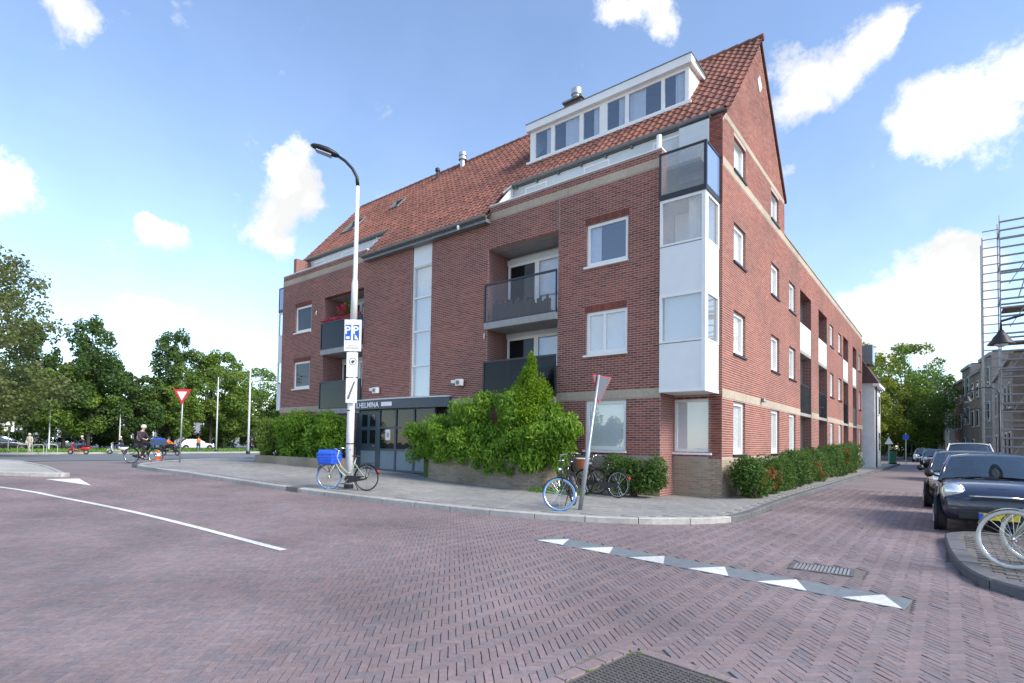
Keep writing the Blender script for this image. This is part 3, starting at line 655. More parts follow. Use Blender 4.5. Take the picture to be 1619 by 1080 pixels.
# openings of the front wall: (x0, x1, z0, z1)
F_WIN = [(-8.39, -7.03, 6.74, 8.02), (-8.38, -7.03, 4.10, 5.38), (-8.36, -7.05, 1.30, 2.74), (-24.8, -23.4, 6.62, 7.88), (-24.84, -23.42, 3.90, 5.20)]
STAIR = (-16.26, -15.15, 3.12, 9.12)
BALC = (-12.30, -9.40, 2.95, 8.12)
LBAL = (-22.34, -19.34, 2.95, 8.0)
ENTR = (-19.65, -13.9, 0.0, 3.02)
f_open = F_WIN + [STAIR, BALC, LBAL, ENTR]
f_rects = [(XL, XB, 0, 9.36), (XL, -19.2, 9.36, 9.6), (-12.25, XB, 9.36, 9.6)]
fw_ = wall_boxes(f_rects, f_open, 'x', YF, 0.3).build('front_wall', 'wall_core_y', B)
def fint(z):
    if z < 9.36: return [(XL, XB)]
    return [(XL, -19.2), (-12.25, XB)]
BELT1, BELT3 = (2.79, 3.02), (9.13, 9.37)
brick_field(fw_, (1.18, 9.6), fint, f_open, 'x', YF, 'brick', 300, lambda u, z: dist2(u, YF) + (z - 2.5) ** 2, zskip=(BELT1, BELT3))
brick_field(fw_, (0.06, 1.18), lambda z: [(XL, XB)], f_open, 'x', YF, 'yellow_brick', 60, lambda u, z: -u + abs(z - .6), zskip=())
# side wall (gable and long wing)
S_OPEN = []
for (a, b) in ((15.79, 16.95), (19.99, 21.15), (22.7, 23.85), (31.96, 33.1), (34.7, 35.9), (43.6, 44.75)):
    for (c, d) in ((6.76, 7.9), (4.11, 5.36), (1.25, 2.76)): S_OPEN.append((a, b, c, d))
for (a, b) in ((15.79, 16.95), (19.97, 21.1)): S_OPEN.append((a, b, 9.4, 10.48))
LOGG = [(24.7, 27.04), (28.8, 31.1), (36.55, 38.6), (40.6, 42.45)]
for (a, b) in LOGG: S_OPEN.append((a, b, 0.12, 8.0))
GY1, GZ0, GZ1 = 21.95, 10.38, 14.66
gm = 18.46
sw_mb = wall_boxes([(YC, YE, 0, 9.32), (YC, GY1, 9.32, GZ0)], S_OPEN, 'y', XR, 0.36)
sw_mb.prism([(XR, YC, GZ0), (XR, GY1, GZ0), (XR, GY1, 10.56), (XR, gm, GZ1)], None, (-.36, 0, 0))
sw = sw_mb.build('side_wall', 'wall_core_x', B)
def sint(z):
    if z < 9.32: return [(YC, YE)]
    if z < GZ0: return [(YC, GY1)]
    t = (z + .04 - GZ0) / (GZ1 - GZ0); a = YC + (gm - YC) * t; b = min(GY1, 2 * gm - a)
    return [(a + .02, b - .02)] if b - a > .2 else []
brick_field(sw, (1.18, 14.7), sint, S_OPEN, 'y', XR, 'brick', 300, lambda u, z: dist2(XR, u) + (z - 2.5) ** 2, zskip=(BELT1, BELT3, (10.5, 10.66)), tone_rng=(.2, .85))
brick_field(sw, (0.06, 1.18), lambda z: [(YC, 24.0)], S_OPEN, 'y', XR, 'yellow_brick', 40, lambda u, z: u, zskip=())
# corner wall under the bay: set back, with its own return
cw_open = [(-6.0, -4.98, 1.29, 2.76)]
cw = wall_boxes([(XB + .0, XR - .36, 0, 2.9)], cw_open, 'x', YC, 0.3)
cwo = cw.build('corner_wall', 'wall_core_y', B)
brick_field(cwo, (1.18, 2.88), lambda z: [(XB, XR)], cw_open, 'x', YC, 'brick', 120, lambda u, z: -u, zskip=())
brick_field(cwo, (0.06, 1.18), lambda z: [(XB, XR)], cw_open, 'x', YC, 'yellow_brick', 200, lambda u, z: -u, zskip=())
brick_field(cwo, (8.1, 10.6), lambda z: [(-5.05, XR)], [], 'x', YC, 'brick', 40, lambda u, z: z, zskip=())
m_ = MB(); m_.box(XB - .3, YF + .301, 0, XB, YC, 9.3); m_.build('return_wall', 'brick_reveal', B)
m_ = MB(); m_.box(-5.05, YC + .002, 2.9, XR - .361, YC + .5, 10.7); m_.build('corner_pier', 'brick_reveal', B)
# stone belts
def belt(x0, y0, x1, y1, z, nm='belt_course', m='belt_stone'):
    L_ = math.hypot(x1 - x0, y1 - y0); n = max(1, int(L_ / 1.0))
    for i in range(n):
        a, b = i / n, (i + 1) / n; g = .004 / L_
        if abs(y1 - y0) < 1e-6: MB().box(x0 + (x1 - x0) * (a + g), YF - .010, z[0], x0 + (x1 - x0) * (b - g), YF + .02, z[1]).build(nm, m, B)
        else: MB().box(XR - .02, y0 + (y1 - y0) * (a + g), z[0], XR + .010, y0 + (y1 - y0) * (b - g), z[1]).build(nm, m, B)
for (a, b) in ((XL, -22.36), (-9.38, -6.05)): belt(a, YF, b, YF, BELT1)
for (a, b) in ((XL, -16.3), (-15.12, XB)): belt(a, YF, b, YF, BELT3)
prev = YC
for (a, b) in LOGG: belt(XR, prev, XR, a - .01, BELT1); prev = b + .01
belt(XR, prev, XR, YE, BELT1)
belt(XR, YC, XR, YE, BELT3); belt(XR, YC + .32, XR, GY1 - .05, (10.5, 10.66))
m_ = MB(); m_.box(XR - .4, GY1, 9.372, XR + .04, YE + .02, 9.44); m_.build('coping', 'concrete', B, bevel=.01)
for (a, b) in ((XL, -19.2), (-12.25, XB)): MB().box(a, YF - .03, 9.603, b, YF + .33, 9.64).build('parapet_coping', 'white_frame', B)
# left end wall, back wall, inner floor slabs so that nothing is hollow
m_ = MB(); m_.box(XL, YF + .301, 0, XL + .3, 22, 9.3); m_.build('end_wall', 'brick_reveal', B)
m_ = MB(); m_.box(XL, 21.7, 0, XR - .361, 22, 10.7); m_.box(XR - 9, YE - .3, 0, XR - .361, YE, 9.3); m_.box(XR - 9, 22, 0, XR - 8.7, YE, 9.3); m_.build('rear_wall', 'brick_reveal', B)
m_ = MB()
for z in (0.2, 2.8, 5.42, 8.1): m_.box(XL + .31, YF + 1.3, z, XR - .37, 21.6, z + .15); m_.box(XR - 8.6, 22.1, z, XR - 1.35, YE - .4, z + .15)
m_.box(XL + .31, 16.6, .1, XR - .9, 16.7, 9); m_.box(XR - 2.7, 17, .1, XR - 2.6, YE - .5, 9); m_.build('floor_slab', 'interior', B)
m_ = MB(); m_.box(XL, YF + .31, 9.1, XR - .37, 22, 9.2); m_.box(XR - 9, 22, 9.1, XR - .37, YE, 9.25); m_.build('terrace_deck', 'concrete', B)

# ---------------------------------------------------------------- windows
def window(axis, pos, r, inset=.05, fr=.095, mull=(), cur='blind', sill=True, frame_m='white_frame', pane='pane', proud_sill=.09, parent=None):
    """One window: frame > pane(s), sill, curtain."""
    u0, u1, z0, z1 = r; s = -1 if axis == 'x' else 1
    def bx(mb, a0, a1, d0, d1, c0, c1):
        p0, p1 = pos - s * d0, pos - s * d1
        if axis == 'x': mb.box(a0, p0, c0, a1, p1, c1)
        else: mb.box(p0, a0, c0, p1, a1, c1)
    f = MB(); d0, d1 = inset, inset + .07
    bx(f, u0, u0 + fr, d0, d1, z0, z1); bx(f, u1 - fr, u1, d0, d1, z0, z1); bx(f, u0 + fr, u1 - fr, d0, d1, z1 - fr, z1); bx(f, u0 + fr, u1 - fr, d0, d1, z0, z0 + fr * 1.3)
    for q in mull: bx(f, q - fr * .4, q + fr * .4, d0 + .003, d1 - .003, z0 + fr * 1.3, z1 - fr)
    fo = f.build('window', frame_m, parent or B)
    edges = [u0 + fr] + [q for q in mull] + [u1 - fr]
    for a, b in zip(edges, edges[1:]):
        g = MB(); bx(g, a, b, inset + .035, inset + .041, z0 + fr * 1.3 - .01, z1 - fr + .01); g.build('pane', pane, fo)
    if sill:
        q = MB(); bx(q, u0 - .05, u1 + .03, -proud_sill, inset, z0 - .06, z0 - .003); q.build('sill', 'white_frame' if axis == 'x' else 'dark_frame', fo)
    iw = inset + .08
    if cur == 'blind':
        c = MB(); bx(c, u0 + .04, u1 - .04, iw, iw + .01, z0 + .05, z1); c.build('blind', 'blind', fo)
    elif cur in ('left', 'right', 'both'):
        for sd in (['left', 'right'] if cur == 'both' else [cur]):
            w = (u1 - u0) * (.3 if cur != 'both' else .22); a = u0 + .03 if sd == 'left' else u1 - .03 - w
            c = MB(); n = 14
            vs = []; 
            for i in range(n + 1):
                uu = a + w * i / n; dd = iw + .02 + .02 * math.sin(i * 2.1)
                for zz in (z0, z1):
                    vs.append((uu, pos - s * dd, zz) if axis == 'x' else (pos - s * dd, uu, zz))
            c.add(vs, [(2 * i, 2 * i + 2, 2 * i + 3, 2 * i + 1) for i in range(n)]); c.build('curtain', 'curtain', fo)
    return fo
window('x', YF, F_WIN[0], cur='left'); window('x', YF, F_WIN[1], mull=(-7.78,), cur='blind', pane='pane_pale'); window('x', YF, F_WIN[2], cur='blind', pane='pane_pale')
window('x', YF, F_WIN[3], cur=None, pane='pane_dark'); window('x', YF, F_WIN[4], cur='left', pane='pane_dark')
window('x', YC, cw_open[0], inset=.04, cur='blind', fr=.07, pane='pane_pale')
for r in F_WIN[:4] + F_WIN[4:]:      # soldier course over each window
    n = int((r[1] - r[0] + .1) / .066)
    if r[3] > 3:
        for i in range(n): MB().box(r[0] - .05 + i * .066 + .008, YF - .008, r[3] + .004, r[0] - .05 + (i + 1) * .066 - .008, YF + .004, r[3] + .2, rnd.uniform(0, .3)).build('soldier_brick', 'brick', fw_)
for i, r in enumerate(S_OPEN):
    if r[1] - r[0] < 1.5: window('y', XR, r, inset=.08, fr=.11, cur='blind', mull=(), pane='pane_pale', proud_sill=.05)
# gable diamond plaque
m_ = MB(); m_.prism([(XR + .004, 18.45, 13.0), (XR + .004, 18.72, 13.28), (XR + .004, 18.45, 13.56), (XR + .004, 18.2, 13.28)], None, (.02, 0, 0)); m_.build('gable_plaque', 'white_frame', B)
m_ = MB(); m_.lathe((XR + .09, 18.65, 2.96), [(.02, .08), (.05, .06), (.08, -.04), (.03, -.06)], 12); m_.box(XR + .012, 18.62, 2.98, XR + .09, 18.68, 3.03); m_.build('wall_light', 'zinc', B)
# loggias on the side wall
for li, (a, b) in enumerate(LOGG):
    back = XR - 1.3
    lg = MB(); lg.box(back - .1, a - .1, 0.1, back, b + .1, 8.2); lg.box(back, a - .1, .1, XR - .361, a - .001, 8.2); lg.box(back, b + .001, .1, XR - .361, b + .1, 8.2); lo = lg.build('loggia', 'soffit', B)
    for z in (2.78, 5.38, 8.001): MB().box(back, a + .002, z, XR - .01, b - .002, z + .13).build('slab', 'concrete', lo)
    for z in (.15, 2.95, 5.52):
        for k in range(2):
            u0 = a + .12 + k * (b - a - .2) / 2; u1 = u0 + (b - a - .3) / 2
            MB().box(back, u0, z, back + .05, u1, z + 2.2).build('door_frame', 'white_frame', lo); MB().box(back + .05, u0 + .09, z + .12, back + .058, u1 - .09, z + 2.1).build('door_pane', 'pane_dark', lo)
    MB().box(XR - .06, a + .01, 5.52, XR - .02, b - .01, 6.65).build('railing_panel', 'white_frame', lo)
    MB().box(XR - .05, a + .01, 2.95, XR - .03, b - .01, 4.06).build('railing_glass', 'smoke_glass', lo); MB().box(XR - .06, a + .01, 4.06, XR - .02, b - .01, 4.11).build('railing_bar', 'dark_frame', lo)
    for k in range(2):
        p = MB(); y0 = a + .5 + k * 1.0
        for q in range(40): t = rnd.uniform(0, 6.28); rr = rnd.uniform(0, .16); h = rnd.uniform(0, .3); p.add([(XR - .3 + rr * math.cos(t), y0 + rr * math.sin(t), 6.55 + h), (XR - .3 + rr * math.cos(t) + .06, y0 + rr * math.sin(t), 6.6 + h), (XR - .3 + rr * math.cos(t), y0 + rr * math.sin(t) + .06, 6.63 + h)], [(0, 1, 2)], rnd.random())
        if li < 2: p.build('balcony_plant', 'leaf_dark', lo)
# ---------------------------------------------------------------- stair window strip
sx0, sx1 = STAIR[0], STAIR[1]
sf = MB(); sf.box(sx0, YF + .06, 3.12, sx0 + .07, YF + .14, 9.12); sf.box(sx1 - .07, YF + .06, 3.12, sx1, YF + .14, 9.12)
for z in (3.12, 4.34, 5.68, 6.99, 8.2, 9.06): sf.box(sx0 + .07, YF + .062, z, sx1 - .07, YF + .138, z + .06)
so = sf.build('stair_window', 'white_frame', B)
for z0, z1 in ((3.18, 4.34), (4.40, 5.68), (5.74, 6.99), (7.05, 8.2)): MB().box(sx0 + .07, YF + .1, z0, sx1 - .07, YF + .106, z1).build('pane', 'pane_pale', so)
MB().box(sx0 + .05, YF + .03, 8.24, sx1 - .04, YF + .06, 9.1).build('panel', 'bay_panel', so)
MB().box(sx0 + .07, YF + .22, 3.2, sx1 - .07, YF + .23, 8.2).build('blind', 'blind', so)
# ---------------------------------------------------------------- recessed balconies
def balcony(x0, x1, zt, levels, name, left_style):
    yb = YF + 1.15
    ro = MB().box(x0 - .25, YF + .301, 2.9, x0, yb, zt + .1).build('balcony_recess', 'brick_reveal', B); MB().box(x1, YF + .301, 2.9, x1 + .25, yb, zt + .1).build('side_wall', 'brick_reveal', ro)
    MB().box(x0 - .25, yb, 2.9, x1 + .25, yb + .1, zt + .1).build('back_wall', 'setback_wall', ro)
    MB().box(x0 + .001, YF + .301, zt - .02, x1 - .001, yb - .001, zt + .1).build('soffit', 'soffit', ro)
    for (zf, rail) in levels:
        MB().box(x0 - .06, YF - .12, zf - .22, x1 - .002, yb, zf).build('slab', 'soffit', ro)
        g = MB().box(x0 - .04, YF - .075, zf + .05, x1 - .03, YF - .06, rail - .03).build('railing_glass', 'pale_glass' if (zf > 5 and x0 > -15) else 'smoke_glass', ro)
        h = MB(); h.box(x0 - .08, YF - .1, rail - .03, x1, YF - .045, rail + .03); h.box(x0 - .08, YF - .1, zf - .02, x1, YF - .045, zf + .05)
        h.box(x0 - .08, YF - .1, zf + .05, x0 - .04, YF - .045, rail - .03); h.box(x1 - .03, YF - .1, zf + .05, x1, YF - .045, rail - .03); h.build('railing_frame', 'dark_frame', ro)
        top = min(zf + 2.25, zt - .15) if zf > 4 else zf + 2.25
        wx = [x0 + .08, (x0 + x1) / 2 - .1, x1 - .05]
        for k in range(2):
            w = window('x', yb - .16, (wx[k], wx[k + 1], zf + .05, top), inset=0, fr=.09, cur=('left' if k == 0 else None), sill=False, pane='pane' if k else 'pane_dark', parent=ro)
            w.name = 'balcony_door'
            for c in list(w.children):
                c.parent = ro                      # keep three levels only
        MB().box(x0 + .03, yb - .16, top, x1 - .03, yb, top + .18).build('lintel', 'setback_wall', ro)
    return ro
rb = balcony(BALC[0], BALC[1], 8.12, [(2.92, 4.21), (5.55, 6.86)], 'r', None)
lb = balcony(LBAL[0], LBAL[1], 8.0, [(2.85, 4.06), (5.55, 6.78)], 'l', None)
# woven screen and pots behind the upper railing glass
sc = MB()
for i in range(26):
    t = i / 26; x = BALC[0] + .25 + t * 2.4; hgt = .62 + .1 * math.sin(i * 1.9) - .1 * (t > .55); y = YF + .02 + .04 * math.sin(t * 3)
    sc.tube([(x, y, 5.56), (x + .01, y, 5.56 + hgt)], [.05, .045], 6)
sc.build('wicker_screen', 'wicker', rb)
pt = MB(); pt.lathe((-10.75, YF + .35, 5.55), [(.12, 0), (.2, .35), (.22, .4)], 14); pt.build('flower_pot', 'curtain', rb)
# flowers on the left balcony rail
fl = MB()
for i in range(600):
    x = rnd.uniform(LBAL[0] - .02, LBAL[1] - .1); y = YF - .07 + rnd.gauss(0, .05); z = 6.84 + abs(rnd.gauss(0, .045)); s_ = rnd.uniform(.03, .06); a = rnd.uniform(0, 6.28)
    fl.add([(x - s_, y, z), (x, y - s_ * math.sin(a), z + s_ * math.cos(a)), (x + s_, y, z + .01), (x, y + s_ * .5, z - s_ * .6)], [(0, 1, 2, 3)], rnd.random())
fl.build('flower_box', 'flower', lb)
hb = MB()
for i in range(90):
    t = rnd.uniform(0, 6.28); q = rnd.uniform(0, 1) ** .5 * .3; x = -21.2 + q * math.cos(t); z = 7.35 + q * math.sin(t) * .8; y = YF + .25 + rnd.uniform(-.15, .15); s_ = .04
    hb.add([(x - s_, y, z), (x, y - s_, z + s_), (x + s_, y, z), (x, y + s_, z - s_)], [(0, 1, 2, 3)], rnd.random())
hb.tube([(-21.2, YF + .25, 7.4), (-21.2, YF + .25, 8.0)], .008, 5); hb.build('hanging_basket', 'flower', lb)
hg = MB()
for i in range(260):
    t = rnd.uniform(0, 6.28); q = rnd.uniform(0, 1) ** .5 * .42; x = -20.9 + q * math.cos(t) * 1.3; z = 7.25 + q * math.sin(t); y = YF + .4 + rnd.uniform(-.2, .2); s_ = .055
    hg.add([(x - s_, y, z), (x, y - s_, z + s_), (x + s_, y, z), (x, y + s_, z - s_)], [(0, 1, 2, 3)], rnd.random())
hg.build('balcony_plant', 'leaf_mid', lb)
# ---------------------------------------------------------------- corner bay and its roof balcony
bx0, bx1, by0, by1 = XB + .03, -4.77, 13.72, 14.79
bay = MB().box(bx0, by0, 2.88, bx1, by1, 2.96).build('bay_window', 'white_frame', B)
for (z0, z1, kind) in ((2.96, 4.19, 'p'), (4.19, 5.49, 'w'), (5.49, 6.79, 'p'), (6.79, 8.05, 'w')):
    if kind == 'p':
        MB().box(bx0, by0 + .01, z0 + .002, bx1 - .1, by0 + .05, z1 - .022).build('panel', 'bay_panel', bay); MB().box(bx0 + .01, by0 + .03, z1 - .02, bx1 - .11, by0 + .055, z1 - .002).build('panel_joint', 'zinc', bay); MB().box(bx1 - .05, by0 + .1, z0 + .002, bx1 - .01, by1, z1 - .012).build('panel', 'white_frame', bay)
    else:
        f = MB(); f.box(bx0, by0, z0, bx0 + .07, by0 + .06, z1); f.box(bx0 + .07, by0, z0, bx1 - .1, by0 + .06, z0 + .05); f.box(bx0 + .07, by0, z1 - .08, bx1 - .1, by0 + .06, z1)
        f.box(bx1 - .06, by0 + .1, z0, bx1, by1, z0 + .05); f.box(bx1 - .06, by0 + .1, z1 - .08, bx1, by1, z1); f.box(bx1 - .06, by1 - .09, z0 + .05, bx1, by1, z1 - .08); f.box(bx1 - .06, by0 + .1, z0 + .05, bx1, by0 + .2, z1 - .08); f.build('frame', 'white_frame', bay)
        MB().box(bx0 + .07, by0 + .03, z0 + .05, bx1 - .1, by0 + .036, z1 - .08).build('pane', 'pane_pale', bay); MB().box(bx1 - .036, by0 + .2, z0 + .05, bx1 - .03, by1 - .09, z1 - .08).build('pane', 'pane_pale', bay)
        if z0 > 6:
            c = MB(); vs = []
            for i in range(17):
                x = bx0 + .72 + .42 * i / 16
                for z in (z0, z1): vs.append((x, by0 + .2 + .03 * math.sin(i * 2.2), z))
            c.add(vs, [(2 * i, 2 * i + 2, 2 * i + 3, 2 * i + 1) for i in range(16)]); c.build('curtain', 'curtain', bay)
        else: MB().box(bx0 + .1, by0 + .12, z0, bx1 - .14, by0 + .13, z1).build('blind', 'blind', bay)
MB().box(bx1 - .1, by0, 2.96, bx1, by0 + .1, 8.05).build('corner_post', 'white_frame', bay)
MB().box(bx0 + .02, by1 - .06, 2.96, bx1 - .1, by1, 8.0).build('inner_wall', 'blind', bay)
MB().box(-9.395, YF - .012, 8.13, -9.375, YF + .002, 9.12).build('expansion_joint', 'concrete', fw_)
MB().box(bx0, by0 - .03, 8.05, bx1 + .03, by1, 8.14).build('balcony_deck', 'dark_frame', bay)
def glass_rail(x0, y0, x1, y1, z0, z1, front_m, side_m, parent, side_x):
    f = MB(); t = .045
    for z in (z0, z1 - .05): f.box(x0, y0, z, x1, y0 + t, z + .05); f.box(side_x - t if side_x == x1 else side_x, y0 + t, z, side_x if side_x == x1 else side_x + t, y1, z + .05)
    f.box(x0, y0, z0 + .05, x0 + t, y0 + t, z1 - .05); f.box(x1 - .07, y0, z0 + .05, x1, y0 + .07, z1 - .05)
    f.box(side_x - t if side_x == x1 else side_x, y1 - t, z0 + .05, side_x if side_x == x1 else side_x + t, y1, z1 - .05); f.build('balcony_frame', 'dark_frame', parent)
    MB().box(x0 + t, y0 + .02, z0 + .05, x1 - .07, y0 + .028, z1 - .05).build('balcony_glass', front_m, parent)
    sx = side_x - .028 if side_x == x1 else side_x + .02
    MB().box(sx, y0 + .07, z0 + .05, sx + .008, y1 - t, z1 - .05).build('balcony_glass', side_m, parent)
glass_rail(bx0 - .02, by0 - .03, bx1 + .03, by1, 8.14, 9.34, 'clear_screen', 'blue_screen', bay, bx1 + .03)
MB().box(bx0 + .12, by0 + .35, 8.15, bx0 + 1.0, by0 + .75, 8.55).build('balcony_bench', 'wicker', bay)
MB().box(bx0 + .1, by1 - .03, 8.14, -5.06, by1 + .05, 10.5).build('terrace_screen', 'setback_wall', bay)
# left end bay
lx0, lx1, ly0, ly1 = XL - 1.25, XL - .01, 14.35, 16.0
lbay = MB().box(lx0, ly0, 2.95, lx1, ly1, 3.02).build('bay_window', 'white_frame', B)
for (z0, z1, kind) in ((3.02, 4.2, 'p'), (4.2, 5.5, 'w'), (5.5, 6.8, 'p'), (6.8, 8.05, 'w')):
    if kind == 'p': MB().box(lx0, ly0 + .01, z0, lx1, ly0 + .06, z1 - .01).build('panel', 'bay_panel', lbay); MB().box(lx0, ly0 + .07, z0, lx0 + .05, ly1, z1).build('panel', 'white_frame', lbay)
    else:
        f = MB(); f.box(lx0, ly0, z0, lx0 + .08, ly0 + .06, z1); f.box(lx1 - .08, ly0, z0, lx1, ly0 + .06, z1); f.box(lx0 + .08, ly0, z0, lx1 - .08, ly0 + .06, z0 + .06); f.box(lx0 + .08, ly0, z1 - .08, lx1 - .08, ly0 + .06, z1); f.build('frame', 'white_frame', lbay)
        MB().box(lx0 + .08, ly0 + .03, z0 + .06, lx1 - .08, ly0 + .036, z1 - .08).build('pane', 'pane', lbay); MB().box(lx0 + .1, ly0 + .3, z0, lx1, ly0 + .31, z1).build('blind', 'blind', lbay)
MB().box(lx0, ly0 - .02, 8.05, lx1, ly1, 8.15).build('balcony_deck', 'dark_frame', lbay)
glass_rail(lx0, ly0 - .02, lx1, ly1, 8.15, 9.35, 'blue_screen', 'blue_screen', lbay, lx0)
# ---------------------------------------------------------------- setback top storey
for (a, b) in ((XL + .35, -19.05), (-12.2, -5.06)):
    s_ = MB().box(a, 15.02, 9.2, b, 15.2, 10.62).build('setback_wall', 'setback_wall', B)
    x = a + .6
    while x < b - 1.2:
        window('x', 15.02, (x, x + .95, 9.5, 10.5), inset=-.02, fr=.06, cur=None, sill=False, pane='pane_dark'); x += 2.4
MB().box(XL + .35, YF + .32, 9.2, XL + .6, 15.3, 10.55).build('end_pier', 'brick_reveal', B)
MB().tube([(-6.27, 14.25, 9.2), (-6.27, 14.25, 10.2)], .075, 12).build('vent_pipe', 'white_frame', B)
# ---------------------------------------------------------------- roof
RS = (14.80 - 10.76) / (18.46 - 15.0)                     # slope
def rz(y): return 10.76 + (y - 15.0) * RS
rx0, rx1, yr = XL - .1, XR + .06, 18.46
rf = MB()
e = .06
rf.add([(rx0, 14.96, rz(14.96) - e), (rx1, 14.96, rz(14.96) - e), (rx1, yr, rz(yr) - e), (rx0, yr, rz(yr) - e), (rx1, 21.98, rz(14.96) - e), (rx0, 21.98, rz(14.96) - e)], [(0, 1, 2, 3), (3, 2, 4, 5)])
rf.add([(-19.1, 13.62, rz(13.62) - e), (-12.2, 13.62, rz(13.62) - e), (-12.2, 14.97, rz(14.97) - e), (-19.1, 14.97, rz(14.97) - e)], [(0, 1, 2, 3)])
rf.add([(rx0, 14.96, rz(14.96) - e - .12), (rx0, yr, rz(yr) - e - .12), (rx0, 21.98, rz(14.96) - .2)], [(0, 1, 2)])
roof = rf.build('roof', 'roof_under', B)
TW, TL = 0.235, 0.31
sl = math.sqrt(1 + RS * RS); dirs = Vector((0, 1 / sl, RS / sl)); nrm = Vector((0, -RS / sl, 1 / sl))
def tile_mesh(tone):
    """One pantile: S-shaped section, thick lower lip."""
    prof = [(-TW / 2 - .012, .012), (-TW / 2 + .035, .048), (-TW / 2 + .08, .045), (-TW / 2 + .12, .012), (TW / 2 - .05, 0), (TW / 2 + .004, .010)]
    vs = []
    for (s0, lift) in ((-.02, .03), (TL + .02, .002)):
        for (x, h) in prof: p = Vector((x, 0, 0)) + dirs * s0 + nrm * (h + lift); vs.append(p)
    for (x, h) in prof: vs.append(Vector((x, 0, 0)) + dirs * -.02 + nrm * (h + .002))
    n = len(prof); fs = [(i, i + 1, n + i + 1, n + i) for i in range(n - 1)] + [(2 * n + i, 2 * n + i + 1, i + 1, i) for i in range(n - 1)]
    return np.array([tuple(v) for v in vs]), np.array(fs), np.full(len(fs), tone)
pos = []
DX0, DX1, DY0, DY1 = -12.18, -6.1, 16.02, 17.3
SKY1 = [(-24.6, -23.5, 16.2, 16.95), (-21.4, -20.7, 16.75, 17.25)]
nrow = int((yr - 13.62) * sl / TL)
for j in range(nrow + 1):
    y = 13.62 + j * TL / sl
    if y > yr - .05: break
    a, b = (rx0, rx1) if y > 14.9 else (-19.1, -12.2)
    x = a + TW / 2
    while x < b:
        ym = y + TL / sl / 2
        if not (DX0 < x < DX1 and DY0 - .02 < ym < DY1 - .1) and not any(q[0] - .05 < x < q[1] + .05 and q[2] < ym < q[3] for q in SKY1): pos.append((x, y))
        x += TW
pos = np.array(pos); off = np.array(wloc(roof)); P3 = np.stack([pos[:, 0], pos[:, 1], 10.76 + (pos[:, 1] - 15) * RS], 1) - off
od = np.argsort(pos[:, 0] ** 2 + pos[:, 1] ** 2 + (P3[:, 2]) ** 2); n = len(pos)
TV, TF, _ = tile_mesh(.5); rs = od[300:]
V = (TV[None] + (P3[rs] + nr.normal(0, .003, (len(rs), 3)))[:, None]).reshape(-1, 3); Fq = (TF[None] + len(TV) * np.arange(len(rs))[:, None, None]).reshape(-1, 4)
link_mesh('tile_field', np_mesh('tile_field', V, Fq, np.repeat(nr.random(len(rs)), len(TF))), 'roof_tile', roof, kind='stuff')
tv = []
for q in range(10): a_, b_, c_ = tile_mesh((q + .5) / 10); tv.append(np_mesh('roof_tile', a_, b_, c_))
for i in od[:300]: link_mesh('roof_tile', tv[rnd.randrange(10)], 'roof_tile', roof, P3[i] + nr.normal(0, .003, 3))
x = rx0
while x < rx1 - .2:
    MB().tube([(x, yr, rz(yr) + .0), (x + .40, yr, rz(yr) + .012)], [.10, .115], 10, tone=rnd.random()).build('ridge_tile', 'roof_tile', roof); x += .40
vb = MB(); vb.box(XR + .012, 14.9, 0, XR + .012, 14.9, 0)
vg = MB()
for sgn in (1, -1):
    ya = 14.93 if sgn == 1 else 21.99
    vg.prism([(XR - .02, ya, rz(14.93) - .1), (XR + .075, ya, rz(14.93) - .1), (XR + .075, ya, rz(14.93) + .03), (XR - .02, ya, rz(14.93) + .03)], None, (0, yr - ya, rz(yr) - rz(14.93)))
vg.build('verge_trim', 'roof_under', roof)
# gutters, valley boards, downpipes
def gutter(x0, x1, y, z):
    g = MB(); n = 8; vs = []
    for x in (x0, x1):
        for i in range(n + 1): t = math.pi + math.pi * i / n; vs.append((x, y + .075 * math.cos(t), z + .075 * math.sin(t)))
    g.add(vs, [(i, i + 1, n + 2 + i, n + 1 + i) for i in range(n)]); g.box(x0, y + .05, z - .1, x1, y + .08, z + .01); g.box(x0, y - .08, z - .006, x1, y - .07, z + .008)
    return g.build('gutter', 'zinc', B)
gutter(-12.2, XR + .02, 14.9, 10.72); gutter(XL, -19.1, 14.9, 10.72); gutter(-19.15, -12.2, 13.56, 9.2)
m_ = MB(); m_.box(-19.1, 13.64, 9.0, -12.22, YF - .012, 9.12); m_.build('eaves_board', 'zinc', B)
for (x0, s) in ((-12.2, 1), (-19.1, -1)):       # white cheek where the roof steps down
    m_ = MB(); m_.prism([(x0, 13.96, 9.25), (x0, 15.01, 9.25), (x0, 15.01, rz(15.01) - .03), (x0, 13.96, rz(13.96) - .03)], None, (.06 * s, 0, 0)); m_.build('roof_cheek', 'white_frame', B)
x = -12
while x < -5.2:
    MB().box(x, 14.93, 10.55, x + .05, 15.02, 10.7).build('gutter_bracket', 'zinc', B); x += .9
MB().tube([(-12.1, 14.85, 10.65), (-12.1, 14.5, 10.35), (-12.1, 14.35, 10.2)], .045, 8).build('downpipe', 'zinc', B)
MB().lathe((-13.4, 13.5, 8.95), [(.03, 0), (.05, .06), (.05, .14)], 10).build('gutter_outlet', 'white_frame', B)
